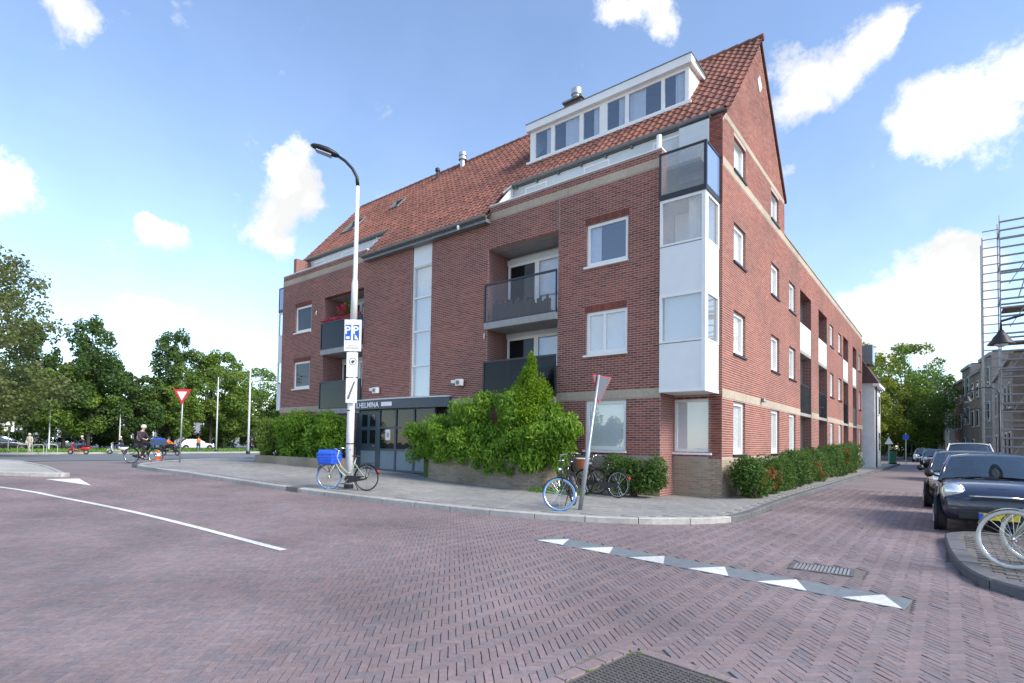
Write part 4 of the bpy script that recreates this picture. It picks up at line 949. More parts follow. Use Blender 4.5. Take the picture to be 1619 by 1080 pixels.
# dormer
dz0, dz1 = rz(DY0) + .02, 13.42
dm = MB(); dm.box(DX0, DY0 + .01, dz0 + .0, DX1, DY0 + .06, dz0 + .13); dm.box(DX0, DY0 + .01, dz1 - .36, DX1, DY0 + .06, dz1 - .26)
mull = [(-12.18, -11.93), (-11.24, -11.07), (-10.02, -9.86), (-9.22, -8.92), (-8.26, -8.12), (-7.0, -6.88), (-6.22, -6.1)]
for a, b in mull: dm.box(a, DY0 + .008, dz0 + .13, b, DY0 + .062, dz1 - .36)
dorm = dm.build('dormer', 'white_frame', B)
for (a, b) in zip(mull, mull[1:]):
    MB().box(a[1], DY0 + .035, dz0 + .13, b[0], DY0 + .042, dz1 - .36).build('pane', 'pane', dorm)
    c = MB(); vs = []; wd_ = (b[0] - a[1]) * rnd.uniform(.3, .6); st = a[1] if rnd.random() < .5 else b[0] - wd_
    for i in range(9):
        for z in (dz0, dz1 - .3): vs.append((st + wd_ * i / 8, DY0 + .10 + .02 * math.sin(i * 2.2), z))
    c.add(vs, [(2 * i, 2 * i + 2, 2 * i + 3, 2 * i + 1) for i in range(8)]); c.build('curtain', 'curtain', dorm)
MB().box(DX0 - .1, DY0 - .14, dz1 - .26, DX1 + .12, DY0 + .2, dz1).build('fascia', 'white_frame', dorm)
MB().box(DX0 - .1, DY0 + .2, dz1 - .12, DX1 + .12, 17.35, dz1 - .01).build('flat_roof', 'zinc', dorm); MB().box(DX0 - .12, DY0 - .16, dz1 + .002, DX1 + .14, 17.35, dz1 + .03).build('roof_edge', 'zinc', dorm)
for (x0, s) in ((DX1, 1), (DX0, -1)):
    MB().prism([(x0 - .0, DY0 + .07, rz(DY0 + .07)), (x0, 17.25, rz(17.25) + .03), (x0, 17.25, dz1 - .13), (x0, DY0 + .07, dz1 - .13)], None, (-.05 * s, 0, 0)).build('cheek', 'white_frame', dorm)
    MB().prism([(x0 + .0 * s, DY0 + .2, dz1 - .26), (x0, 17.3, dz1 - .2), (x0, 17.3, dz1 - .125), (x0, DY0 + .2, dz1 - .125)], None, (.12 * s, 0, 0)).build('side_fascia', 'white_frame', dorm)
MB().box(DX0 - .1, DY0 - .1, dz0 - .06, DX1 + .1, DY0 + .009, dz0 + .03).build('apron', 'white_frame', dorm)
MB().box(DX0 + .06, DY0 + .9, 11.9, DX1 - .06, DY0 + .95, dz1 - .13).build('room_wall', 'interior', dorm)
# chimneys and vents on the ridge
MB().box(-12.0, 18.0, 14.3, -11.2, 18.6, 15.2).build('chimney', 'roof_dark', B, bevel=.02)
MB().box(-12.06, 17.94, 15.2, -11.14, 18.66, 15.27).build('chimney_cap', 'zinc', B)
MB().lathe((-11.6, 18.3, 15.27), [(.12, 0), (.12, .15), (.2, .17), (.2, .2), (.15, .22), (.15, .28), (.22, .3), (.22, .52), (.05, .6)], 18).build('flue', 'metal_pot', B, smooth=False)
MB().lathe((-17.9, 18.25, 14.5), [(.12, 0), (.12, .35), (.2, .38), (.2, .48), (.14, .5), (.14, .56), (.19, .58), (.19, .72), (.04, .8)], 16).build('flue', 'metal_pot', B)
MB().lathe((-19.35, 18.0, 14.2), [(.07, 0), (.07, .45), (.12, .48), (.12, .6), (.04, .66)], 14).build('vent', 'dark_frame', B)
for (a, b, y0, y1) in SKY1:
    s_ = MB(); q = .05
    def P(x, y, h): p = Vector((x, y, rz(y))) + nrm * h; return tuple(p)
    for (x0, x1, ya, yb) in ((a, b, y0, y0 + .05), (a, b, y1 - .05, y1), (a, a + .06, y0 + .05, y1 - .05), (b - .06, b, y0 + .05, y1 - .05)):
        s_.add([P(x0, ya, 0), P(x1, ya, 0), P(x1, yb, 0), P(x0, yb, 0), P(x0, ya, .11), P(x1, ya, .11), P(x1, yb, .11), P(x0, yb, .11)], [(0, 3, 2, 1), (4, 5, 6, 7), (0, 1, 5, 4), (1, 2, 6, 5), (2, 3, 7, 6), (3, 0, 4, 7)])
    so = s_.build('skylight', 'zinc', B); MB().add([P(a + .06, y0 + .05, .08), P(b - .06, y0 + .05, .08), P(b - .06, y1 - .05, .08), P(a + .06, y1 - .05, .08)], [(0, 1, 2, 3)]).build('pane', 'pane', so)
# ---------------------------------------------------------------- entrance
ex = [-19.5, -19.29, -18.1, -17.89, -16.98, -15.9, -14.82]
ey = YF - .08; ez = .26
en = MB()
for x in (-19.46, -18.0, -16.98, -15.9, -14.78): en.box(x - .05, ey, ez, x + .05, ey + .1, 2.78)
for z in (ez, 1.08, 1.96, 2.7): en.box(-17.95, ey + .002, z, -14.83, ey + .098, z + .08)
eo = en.build('entrance_front', 'entrance_paint', B)
cols = [(-17.95, -17.03), (-16.93, -15.95), (-15.85, -14.83)]
for a, b in cols:
    MB().box(a, ey + .04, 1.16, b, ey + .05, 1.96).build('pane', 'pane_dark', eo); MB().box(a, ey + .04, 2.04, b, ey + .05, 2.7).build('pane', 'pane_dark', eo); MB().box(a, ey + .03, ez + .08, b, ey + .06, 1.08).build('panel', 'entrance_light', eo)
MB().box(-19.41, ey + .02, ez + .02, -18.05, ey + .08, 2.72).build('door', 'entrance_paint', eo, bevel=.01)
for a, b in ((-19.15, -18.8), (-18.62, -18.27)):
    for z0, z1 in ((1.35, 1.9), (2.05, 2.55)): MB().box(a, ey + .005, z0, b, ey + .02, z1).build('door_pane', 'pane_dark', eo)
MB().box(-19.2, ey + .008, ez + .15, -18.25, ey + .02, 1.05).build('kick_panel', 'entrance_light', eo)
MB().tube([(-18.2, ey - .05, 1.25), (-18.34, ey - .05, 1.25)], .014, 6).build('door_handle', 'chrome', eo)
MB().box(-17.62, ey + .028, 1.5, -17.32, ey + .038, 1.92).build('notice', 'sign_white', eo)
MB().box(-17.55, ey + .022, 1.62, -17.4, ey + .0275, 1.8).build('notice_print', 'steel_grey', eo)
MB().box(ENTR[0], YF + .6, .1, ENTR[1], YF + .65, 3.0).build('hall_wall', 'interior', eo)
# curved canopy fascia
n = 26; vs = []; cx0, cx1 = -20.1, -13.95
def cyv(x): t = (x - cx0) / (cx1 - cx0); return YF - .12 - .26 * math.sin(math.pi * min(1, t * 1.02)) ** .8
for i in range(n + 1):
    x = cx0 + (cx1 - cx0) * i / n; y = cyv(x)
    vs += [(x, y, 2.74), (x, y, 3.1), (x, YF - .015, 3.1), (x, YF - .015, 2.74)]
m_ = MB(); m_.add(vs, [(4 * i + j, 4 * i + (j + 1) % 4, 4 * i + 4 + (j + 1) % 4, 4 * i + 4 + j) for i in range(n) for j in range(4)] + [(0, 1, 2, 3), (4 * n + 3, 4 * n + 2, 4 * n + 1, 4 * n)]); can = m_.build('canopy', 'entrance_paint', B)
vs = []
for i in range(n + 1):
    x = cx0 + (cx1 - cx0) * i / n; y = cyv(x) - .03
    vs += [(x, y, 3.102), (x, y, 3.15), (x, YF - .015, 3.15), (x, YF - .015, 3.102)]
m_ = MB(); m_.add(vs, [(4 * i + j, 4 * i + (j + 1) % 4, 4 * i + 4 + (j + 1) % 4, 4 * i + 4 + j) for i in range(n) for j in range(4)] + [(0, 1, 2, 3), (4 * n + 3, 4 * n + 2, 4 * n + 1, 4 * n)]); m_.build('canopy_edge', 'setback_wall', can)
# lettering on the canopy, each letter set on the curve
xl = -19.75; word = 'WILHELMINA'
for ch in word:
    me = text_mesh(ch, .30, .008, 1.05, .006); wch = max(v.co.x for v in me.vertices) - min(v.co.x for v in me.vertices)
    me.materials.append(MAT['sign_white']); o = bpy.data.objects.new('letter', me); COL.objects.link(o); o.parent = can
    xm = xl + wch / 2; ang_ = math.atan2(cyv(xm + .05) - cyv(xm - .05), .1)
    o.location = Vector((xl, cyv(xl) - .02, 2.81)) - wloc(can); o.rotation_euler = (R(90), 0, ang_); xl += wch + .045
MB().prism([(xl + .1, cyv(xl + .1) - .02, 2.84), (xl + .75, cyv(xl + .75) - .02, 2.84), (xl + .75, cyv(xl + .75) - .02, 3.0), (xl + .1, cyv(xl + .1) - .02, 3.0)], None, (0, .012, 0)).build('name_plate', 'sign_white', can)
# white floodlight boxes on the wall
for (x, z) in ((-18.3, 3.5), (-13.56, 3.55)):
    fo = MB(); fo.box(x - .02, YF - .24, z - .1, x + .26, YF - .08, z + .14); fo.box(x - .25, YF - .22, z, x - .02, YF - .1, z + .12); fo.box(x + .05, YF - .08, z - .03, x + .15, YF - .006, z + .06)
    f_ = fo.build('flood_light', 'white_frame', B, bevel=.02); MB().lathe((x + .12, YF - .262, z + .02), [(.075, 0), (.075, .02)], 14, 'y').build('lens', 'zinc', f_)
for (x, z) in ((-22.95, 7.35), (-12.42, 5.1)): MB().tube([(x, YF - .015, z + .12), (x + .02, YF - .05, z + .06), (x, YF - .03, z - .06)], .022, 6).build('wall_hook', 'white_frame', B)
# ================================================================ VEGETATION
def unit(a): return a / (np.linalg.norm(a, axis=1, keepdims=True) + 1e-9)
def leaf_mesh(name, C, RR, n, size, aspect=.45, droop=0.0, shell=.5, seed=1, tone_bias=None, zmin=None, upbias=.5):
    g = np.random.default_rng(seed); C = np.asarray(C, float); RR = np.asarray(RR, float)
    if RR.ndim == 1: RR = np.repeat(RR[:, None], 3, 1)
    w = (RR.prod(1)) ** (2 / 3); k = g.choice(len(C), n, p=w / w.sum())
    d = unit(g.normal(size=(n, 3))); rr = shell + (1 - shell) * g.random(n) ** .7
    stray = g.random(n) < .06; rr = np.where(stray, rr * g.uniform(1, 1.25, n), rr)
    p = C[k] + d * RR[k] * rr[:, None]
    if zmin is not None: p[:, 2] = np.maximum(p[:, 2], zmin + g.random(n) * .05)
    nrm_ = unit(d * .6 + g.normal(size=(n, 3)) * .6 + np.array([0, 0, upbias]))
    ax = unit(np.cross(nrm_, g.normal(size=(n, 3))) + np.array([0, 0, -droop])); sd = unit(np.cross(ax, nrm_))
    s = size * g.uniform(.65, 1.35, n)[:, None]
    V = np.stack([p - ax * s * .5, p + sd * s * aspect * .5 - ax * s * .05, p + ax * s * .5 - nrm_ * s * .12, p - sd * s * aspect * .5 - ax * s * .05], 1).reshape(-1, 3)
    F = np.arange(4 * n).reshape(-1, 4); ct = g.random(len(C))
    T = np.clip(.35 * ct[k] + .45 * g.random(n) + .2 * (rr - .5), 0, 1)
    if tone_bias is not None: T = np.clip(T + tone_bias, 0, 1)
    return np_mesh(name, V, F, T)
def clumps_box(x0, x1, y0, y1, z0, z1, n, r, seed):
    g = random.Random(seed); return [(g.uniform(x0, x1), g.uniform(y0, y1), g.uniform(z0, z1)) for _ in range(n)], [r * g.uniform(.7, 1.3) for _ in range(n)]
def stems(pairs, r, name, parent, m='bark'):
    mb = MB()
    for a, b in pairs:
        a = Vector(a); b = Vector(b); mid = a.lerp(b, .5) + Vector((rnd.uniform(-.08, .08), rnd.uniform(-.08, .08), .05)) * (b - a).length
        mb.tube([a, mid, b], [r, r * .7, r * .3], 6)
    return mb.build(name, m, parent)
def shrub(name, base, C, RR, n, size, m, label, cat='shrub', group=None, **kw):
    o = empty(name, base, label, cat, group); b = Vector(base)
    Cw = [tuple(Vector(c) - b) for c in C]
    link_mesh('foliage', leaf_mesh(name, Cw, RR, n, size, **kw), m, o)
    pr = [(b + Vector((rnd.uniform(-.3, .3) * .5, rnd.uniform(-.2, .2) * .5, 0)), c) for c in C[:: max(1, len(C) // 8)]]
    stems(pr, .025, 'stem', o)
    return o
def zg(x, o=.1): return float(gz(x)) + o
# hedge along the side street
hx = -4.12; hy = 14.6; i = 0
HL = ['dense green hedge shrub with red leaves low down at the building corner', 'green hedge shrub flecked with orange leaves, second from the building corner', 'dark green hedge shrub, third from the building corner', 'full mid green hedge shrub, fourth from the building corner', 'hedge shrub turning orange, fifth from the building corner', 'rounded green hedge shrub beneath the first white balcony panels', 'green hedge shrub beside the loggia piers of the long wing', 'hedge shrub with brownish leaf tips near the far loggias', 'last round green hedge shrub before the white house']
while i < 9:
    ln = [1.8, 1.9, 2.0, 2.3, 2.6, 3.0, 3.2, 3.4, 3.6][i]; top = [1.22, 1.3, 1.32, 1.45, 1.55, 1.75, 1.75, 1.8, 1.85][i]
    C, RR = clumps_box(hx - .12, hx + .12, hy + .3, hy + ln - .3, .38, top - .36, 16, .36, 40 + i)
    o = shrub('hedge_shrub', (hx, hy + ln / 2, .1), C, RR, 6500, .075, 'leaf_hedge', HL[i], 'hedge', 'hedge shrubs along the side wall', seed=60 + i, aspect=.6, shell=.6, zmin=.0)
    if i in (0, 1, 4, 7):
        C2, R2 = clumps_box(hx + .15, hx + .3, hy + .2, hy + ln - .2, .25 if i == 0 else .4, .8 if i == 0 else top - .3, 5, .16, 80 + i)
        link_mesh('autumn_leaves', leaf_mesh('autumn', [tuple(Vector(c) - o.location) for c in C2], R2, 350, .07, seed=i, aspect=.6), 'leaf_orange', o)
    hy += ln - .12; i += 1
# small hedge beside the corner window
C, RR = clumps_box(-7.1, -5.85, 13.15, 13.5, .4, .98, 18, .3, 5)
o = shrub('clipped_hedge', (-6.5, 13.3, .1), C, RR, 7500, .07, 'leaf_hedge', 'low green hedge below the window next to the white bay', 'hedge', seed=12, aspect=.6, shell=.6, zmin=0.0, tone_bias=.12)
# climber over the curved planter
C = []; RR = []; g = random.Random(3)
for i in range(70):
    t = g.random(); x = -14.0 + t * 5.7; h = 1.2 + 1.75 * math.sin(math.pi * (.12 + .8 * t)) ** .8; z = g.uniform(1.0, h); y = 12.95 + g.uniform(-.55, .5)
    if x < -12.6: z = min(z, 2.5 - (-12.6 - x) * .25); y += .2
    C.append((x, y, z)); RR.append(g.uniform(.28, .5))
for i in range(34): C.append((-11.2 + g.uniform(-2.4, 2.6), 12.42 + g.uniform(-.15, .15), g.uniform(.95, 1.9))); RR.append(g.uniform(.22, .4))
for i in range(7): C.append((-10.6 + g.uniform(-1.0, 1.8), 12.32 + g.uniform(-.05, .1), g.uniform(.65, 1.1))); RR.append(g.uniform(.14, .24))
for i in range(14): C.append((-14.7 + g.uniform(-.25, .6), 12.9 + g.uniform(-.2, .3), g.uniform(.9, 2.1))); RR.append(g.uniform(.2, .36))
for i in range(16): C.append((-8.7 + g.uniform(-.7, .9), 12.6 + g.uniform(-.2, .2), g.uniform(.9, 2.2))); RR.append(g.uniform(.18, .32))
cl = empty('climbing_shrub', (-11.6, 13.0, .15), 'large bright green climbing shrub spilling over the curved brick planter', 'shrub')
link_mesh('foliage', leaf_mesh('climber', [tuple(Vector(c) - cl.location) for c in C], RR, 42000, .135, aspect=.36, droop=.75, shell=.35, seed=21, tone_bias=.12), 'leaf_fresh', cl)
stems([((-11.8 + g.uniform(-1.2, 1.2), 13.2, .3), c) for c in C[::4]], .03, 'stem', cl)
st = MB()                                             # thin hanging shoots
for i in range(60):
    c = Vector(C[g.randrange(len(C))]); d = Vector((g.uniform(-1, 1), g.uniform(-1, .2), g.uniform(-.4, .6))).normalized(); st.tube([c, c + d * .35, c + d * .6 + Vector((0, 0, -.12))], [.006, .005, .003], 4)
st.build('shoot', 'leaf_fresh', cl)
# lime conifer
C = []; RR = []
for i in range(90):
    h = g.random(); r_ = (1 - h) * 1.25; a = g.uniform(0, 6.28); C.append((-9.8 + r_ * math.cos(a) * .8, 13.1 + r_ * math.sin(a) * .45, 2.0 + h * 2.1)); RR.append((.1 + .22 * (1 - h), .1 + .2 * (1 - h), .22 + .16 * (1 - h)))
shrub('conifer', (-9.8, 13.1, .9), C, RR, 17000, .085, 'leaf_lime', 'pointed lime green conifer rising behind the climbing shrub', 'conifer', seed=31, aspect=.35, shell=.4, upbias=.9, droop=-.8)
# shrubs left of the entrance
LS = [('leafy green shrub right beside the entrance door', -20.3, 1.15, 2.85), ('leafy green shrub, second from the entrance door', -21.8, 1.1, 2.85), ('leafy green shrub, third from the entrance door', -23.2, 1.0, 2.7), ('ragged dark green shrub at the left end of the building', -24.5, .8, 2.6)]
for i, (lab, x, wx, top) in enumerate(LS):
    C, RR = clumps_box(x - wx * .62, x + wx * .62, 12.5, 13.4, .65, top - .4, 26, .42, 90 + i)
    shrub('leafy_shrub', (x, 13.0, zg(x)), C, RR, 9500, .13, 'leaf_fresh' if i < 3 else 'leaf_mid', lab, 'shrub', 'shrubs in front of the left wall', seed=100 + i, aspect=.42, droop=.4, shell=.4)
# planters
def brick_path_wall(name, path, z0, rows, m, mm, label):
    P = catmull([(x, y, 0) for x, y in path], .11); o = empty(name, (P[len(P) // 2].x, P[len(P) // 2].y, z0), label, 'planter'); nmax = 300; cnt = 0
    core = MB(); vs = []
    for i, p in enumerate(P):
        d = (P[min(i + 1, len(P) - 1)] - P[max(i - 1, 0)]).normalized(); nn = Vector((d.y, -d.x, 0))
        for (w, h) in ((.0, 0), (0, rows * BRH), (-.22, rows * BRH), (-.22, 0)): q = p + nn * w; vs.append((q.x, q.y, z0 + h - .06 * (h == 0)))
    core.add(vs, [(4 * i + j, 4 * i + 4 + j, 4 * i + 4 + (j + 1) % 4, 4 * i + (j + 1) % 4) for i in range(len(P) - 1) for j in range(4)] + [(0, 1, 2, 3), tuple(4 * (len(P) - 1) + j for j in (3, 2, 1, 0))])
    w_ = core.build('wall', mm, o); rest = MB()
    for r_ in range(rows):
        k = (r_ % 2)
        while k + 2 < len(P):
            a, b = P[k], P[k + 2]; d = (b - a).normalized(); nn = Vector((d.y, -d.x, 0)); z = z0 + r_ * BRH + .006; tn = rnd.random()
            a2 = a + d * .005; b2 = b - d * .005; q = [a2 + nn * .008, b2 + nn * .008, b2 - nn * .03, a2 - nn * .03]
            mb = rest if cnt >= nmax else MB(); mb.prism([(v.x, v.y, z) for v in q], None, (0, 0, BRH - .012), tn)
            if cnt < nmax: mb.build('brick', m, w_)
            cnt += 1; k += 2
    if rest.v: rest.build('brickwork', m, w_, kind='stuff')
    cp = MB(); vs = []
    for i, p in enumerate(P):
        d = (P[min(i + 1, len(P) - 1)] - P[max(i - 1, 0)]).normalized(); nn = Vector((d.y, -d.x, 0))
        for (w, h) in ((.03, 0), (.03, .06), (-.25, .06), (-.25, 0)): q = p + nn * w; vs.append((q.x, q.y, z0 + rows * BRH + h + .002))
    cp.add(vs, [(4 * i + j, 4 * i + 4 + j, 4 * i + 4 + (j + 1) % 4, 4 * i + (j + 1) % 4) for i in range(len(P) - 1) for j in range(4)] + [(0, 1, 2, 3), tuple(4 * (len(P) - 1) + j for j in (3, 2, 1, 0))]); cp.build('coping', 'belt_stone', o)
    return o
mat('planter_brick', None, 0.9, .15, 20, .3, tones=[(0.20, 0.17, 0.13), (0.27, 0.23, 0.175), (0.31, 0.26, 0.19), (0.24, 0.21, 0.17)], dirt=.3)
brick_path_wall('curved_planter', [(-14.75, 13.75), (-14.3, 13.15), (-13.4, 12.75), (-12.2, 12.55), (-11.0, 12.45), (-9.8, 12.45), (-9.2, 12.65), (-8.95, 13.3)], .14, 12, 'planter_brick', 'yellow_mortar', 'long curved planter wall of weathered yellow brick below the climbing shrub')
m_ = MB(); m_.box(-14.6, 13.2, .1, -9.1, YF - .02, .95); tag(m_.build('planter_soil', 'soil'), 'dark earth filling the curved brick planter', 'soil', kind='stuff')
p_ = empty('low_planter', (-21.9, 12.9, zg(-21.9)), 'low dark planter under the shrubs left of the entrance', 'planter')
m_ = MB(); m_.box(-25.2, 12.3, .3, -19.7, 12.45, .72); m_.box(-25.2, 12.45, .3, -25.05, 13.88, .72); m_.box(-19.85, 12.45, .3, -19.7, 13.88, .72); m_.build('wall', 'planter_brick', p_); m_ = MB(); m_.box(-25.05, 12.45, .3, -19.85, 13.88, .62); m_.build('earth', 'soil', p_)
# trellis behind the climber
t_ = empty('trellis', (-13.1, 13.6, 1.0), 'grey wooden trellis half hidden in the climbing shrub', 'trellis')
for i in range(9): MB().box(-14.2 + i * .24, 13.30, .9, -14.16 + i * .24, 13.33, 2.2).build('slat', 'wood_grey', t_)
for i in range(5): MB().box(-14.25, 13.331, 1.1 + i * .22, -12.2, 13.355, 1.14 + i * .22).build('slat', 'wood_grey', t_)
# weeds by the kerb corner of the planter
n = 900; gx = nr.uniform(-9.3, -7.6, n); gy = nr.uniform(12.2, 13.1, n); a = nr.uniform(0, 6.28, n); h = nr.uniform(.06, .22, n)
V = np.stack([np.stack([gx - .012 * np.cos(a), gy - .012 * np.sin(a), np.full(n, .1)], 1), np.stack([gx + .012 * np.cos(a), gy + .012 * np.sin(a), np.full(n, .1)], 1), np.stack([gx + .4 * h * np.cos(a * 3), gy + .4 * h * np.sin(a * 3), .1 + h], 1)], 1).reshape(-1, 3)
tag(link_mesh('grass_tuft', np_mesh('tuft', V, np.arange(3 * n).reshape(-1, 3), nr.random(n)), 'grass_blade'), 'patch of bright grass at the foot of the curved planter', 'grass', kind='stuff')

# ---------------------------------------------------------------- trees
def tree(name, base, H, rx, crown0, m, label, group, shape='round', ncl=70, nl=9000, leaf=.26, seed=1, trunk=.22, lean=(0, 0), gap=.5):
    g = random.Random(seed); o = empty(name, base, label, 'tree', group); C = []; RR = []
    for i in range(ncl):
        h = g.random()
        if shape == 'round': w = math.sin(math.pi * (.14 + .80 * h)) ** .7
        elif shape == 'poplar': w = (math.sin(math.pi * (.18 + .72 * h)) ** .6) * (.75 + .25 * g.random())
        else: w = (1 - h) ** .8 * .95 + .08
        a = g.uniform(0, 6.28); q = w * rx * g.random() ** .45
        C.append((q * math.cos(a) + lean[0] * h, q * math.sin(a) + lean[1] * h, crown0 + (H - crown0) * (.06 + .9 * h)))
        r_ = rx * g.uniform(.16, .3) * (1.15 - .45 * h); RR.append((r_, r_, r_ * (1.5 if shape == 'poplar' else .8)))
    link_mesh('crown', leaf_mesh('crown', C, RR, nl, leaf, aspect=.7, shell=gap, seed=seed, upbias=.4), m, o)
    tb = MB(); tp = Vector((lean[0] * .5, lean[1] * .5, crown0 + (H - crown0) * .55)); md = Vector((lean[0] * .1 + .05 * H * .1, 0, crown0 * .7))
    tb.tube([(0, 0, -.15), md, tp, Vector((lean[0], lean[1], H * .94))], [trunk, trunk * .75, trunk * .4, trunk * .08], 9)
    for c in C[:: max(1, ncl // 16)]:
        st_ = md.lerp(tp, g.uniform(.1, .95)); c = Vector(c); tb.tube([st_, st_.lerp(c, .5) + Vector((0, 0, .15 * (c - st_).length * .3)), c], [trunk * .32, trunk * .2, trunk * .06], 5)
    tb.build('trunk', 'bark', o, local=True, smooth=True); return o
GT = 'trees beyond the cross road'
tree('street_tree', (-50.8, 5.6, zg(-50.8, 0)), 14.6, 5.4, 2.0, 'leaf_olive', 'tall olive green tree standing on the near side of the grass verge', GT, 'round', 130, 22000, .24, 11, .3, (0, 0), .2)
tree('street_tree', (-64, 3.6, -.17), 9.5, 4.2, 2.2, 'leaf_yellow', 'yellowish green tree behind the tall olive tree', GT, 'round', 60, 8000, .24, 12)
tree('street_tree', (-79.5, 13.5, -.17), 15.0, 2.9, 3.0, 'leaf_dark', 'slim dark poplar between the olive tree and the broad evergreen', GT, 'poplar', 70, 10500, .28, 13, .25, (0, 0), .3)
tree('street_tree', (-76, 18.0, -.17), 14.8, 3.6, 3.0, 'leaf_dark', 'bushy dark green tree with several upright tops', GT, 'poplar', 80, 18000, .3, 14)
tree('street_tree', (-77, 16.0, -.17), 9.5, 4.4, 2.0, 'leaf_mid', 'low spreading tree in front of the dark poplar', GT, 'round', 70, 19500, .28, 15)
tree('street_tree', (-79, 23.5, -.17), 9.6, 4.0, 2.2, 'leaf_dark', 'low dark green tree right of the upright one', GT, 'round', 60, 15000, .28, 16)
tree('street_tree', (-83, 29.0, -.17), 16.5, 3.4, 3.0, 'leaf_dark', 'tallest poplar with a loose dark crown behind the triangular sign', GT, 'poplar', 75, 13500, .3, 17, .28, (0, 0), .3)
tree('street_tree', (-82, 33.5, -.17), 14.2, 5.2, 2.6, 'leaf_mid', 'broad rounded green tree next to the tallest poplar', GT, 'round', 90, 22500, .3, 18)
tree('street_tree', (-80, 27.5, -.17), 9.0, 4.2, 2.0, 'leaf_mid', 'mid green tree filling the gap below the tallest poplar', GT, 'round', 60, 13500, .28, 19)
tree('street_tree', (-88, 43.5, -.17), 13.5, 5.6, 2.4, 'leaf_mid', 'lighter green tree behind the tram mast', GT, 'round', 70, 16500, .3, 20)
tree('street_tree', (-84, 46.5, -.17), 9.0, 4.2, 1.8, 'leaf_dark', 'dark tree close to the left end of the brick building', GT, 'round', 60, 13500, .3, 22)
GS = 'trees at the end of the side street'
tree('street_tree', (-9.0, 86, 0), 15.5, 6.0, 1.4, 'leaf_yellow', 'yellow green tree behind the white house', GS, 'round', 100, 16000, .32, 31)
tree('street_tree', (-4.6, 94, 0), 16.5, 5.6, 1.8, 'leaf_mid', 'dark green tree arching over the end of the side street', GS, 'round', 100, 15000, .32, 32)
tree('street_tree', (-4.6, 112, 0), 14.0, 5.0, 2.0, 'leaf_dark', 'dark green tree closing the view down the side street', GS, 'round', 80, 11000, .36, 33)
tree('street_tree', (-8.2, 74, 0), 9.5, 3.4, 1.2, 'leaf_yellow', 'lower yellowish tree in front of the street end', GS, 'round', 60, 9000, .26, 34)

# undergrowth behind the verge and at the street end
for i in range(9):
    y = 4 + i * 5.6; C, RR = clumps_box(-91, -88, y - 2.6, y + 2.6, .3, 2.0 + .7 * (i % 3), 22, .9, 300 + i)
    shrub('park_bush', (-89.5, y, -.2), C, RR, 3200, .3, 'leaf_dark' if i % 2 else 'leaf_mid', 'dense green bush in the undergrowth behind the park trees', 'bush', 'bushes behind the park trees', seed=320 + i, aspect=.7, shell=.3)
for i in range(5):
    C, RR = clumps_box(-11 + i * 2.8, -8.6 + i * 2.8, 118, 120, .4, 3.2, 18, 1.1, 340 + i)
    shrub('park_bush', (-9.8 + i * 2.8, 119, -.05), C, RR, 3000, .3, 'leaf_dark', 'dark bush closing off the far end of the side street', 'bush', 'bushes at the street end', seed=350 + i, aspect=.7, shell=.3)
tree('street_tree', (-13, 99, 0), 14.5, 5.6, 1.6, 'leaf_mid', 'broad tree behind the yellow green one at the street end', GS, 'round', 90, 13000, .34, 35)
tree('street_tree', (-1.2, 128, 0), 15.5, 6.0, 1.6, 'leaf_dark', 'dark tree behind the last terrace houses', GS, 'round', 90, 12000, .4, 36)

tree('street_tree', (-84, 20.0, -.17), 12.5, 4.2, 1.6, 'leaf_dark', 'rounded dark tree closing the gap behind the upright tops', GT, 'round', 80, 13000, .3, 41)
tree('street_tree', (-87, 37.5, -.17), 12.8, 4.4, 1.6, 'leaf_mid', 'full green tree between the broad rounded tree and the masts', GT, 'round', 80, 13000, .3, 42)
tree('street_tree', (-80, 8.5, -.17), 11.5, 4.2, 1.6, 'leaf_mid', 'full green tree behind the white sign on the verge', GT, 'round', 80, 13000, .3, 43)
# ================================================================ STREET FURNITURE
# lamp column with parking signs
lb_ = (-12.71, 8.79, .17)
lamp = empty('street_lamp', lb_, 'tall white street lamp with parking signs on its column', 'street lamp')
Lq = lambda x, y, z: (lb_[0] + x, lb_[1] + y, lb_[2] + z)
MB().tube([Lq(0, 0, 0), Lq(.02, 0, 2.2), Lq(.04, 0, 4.6)], [.105, .1, .095], 16).build('lower_column', 'steel_white', lamp, smooth=True)
MB().tube([Lq(.04, 0, 4.6), Lq(.05, 0, 5.6), Lq(.055, 0, 5.75), Lq(.1, -.02, 8.3)], [.095, .085, .062, .05], 14).build('upper_column', 'steel_white', lamp, smooth=True)
MB().tube([Lq(.1, -.02, 8.3), Lq(.09, -.05, 8.55), Lq(.0, -.14, 8.78), Lq(-.14, -.28, 8.98), Lq(-.3, -.45, 9.12)], [.05, .045, .042, .04, .04], 10).build('arm', 'black_plastic', lamp, smooth=True)
hd = Vector((-.55, -.72, .24)).normalized(); sd_ = hd.cross(Vector((0, 0, 1))).normalized(); hu = sd_.cross(hd)
def head_ring(t, w, h0, h1): c = Vector(Lq(-.26, -.40, 9.10)) + hd * t; return [c + sd_ * w * math.cos(a) + hu * (h1 if math.sin(a) > 0 else h0) * math.sin(a) for a in [2 * math.pi * i / 12 for i in range(12)]]
hm = MB(); rings = [head_ring(0, .05, .04, .04), head_ring(.1, .12, .06, .08), head_ring(.3, .165, .07, .11), head_ring(.55, .15, .06, .10), head_ring(.7, .10, .04, .07), head_ring(.76, .04, .02, .03)]
hm.add([v for r_ in rings for v in r_], [(12 * i + j, 12 * i + (j + 1) % 12, 12 * i + 12 + (j + 1) % 12, 12 * i + 12 + j) for i in range(5) for j in range(12)] + [tuple(range(12)), tuple(range(71, 59, -1))])
hm.build('lamp_head', 'black_plastic', lamp, smooth=True)
c0 = Vector(Lq(-.26, -.40, 9.10)) + hd * .38 - hu * .072
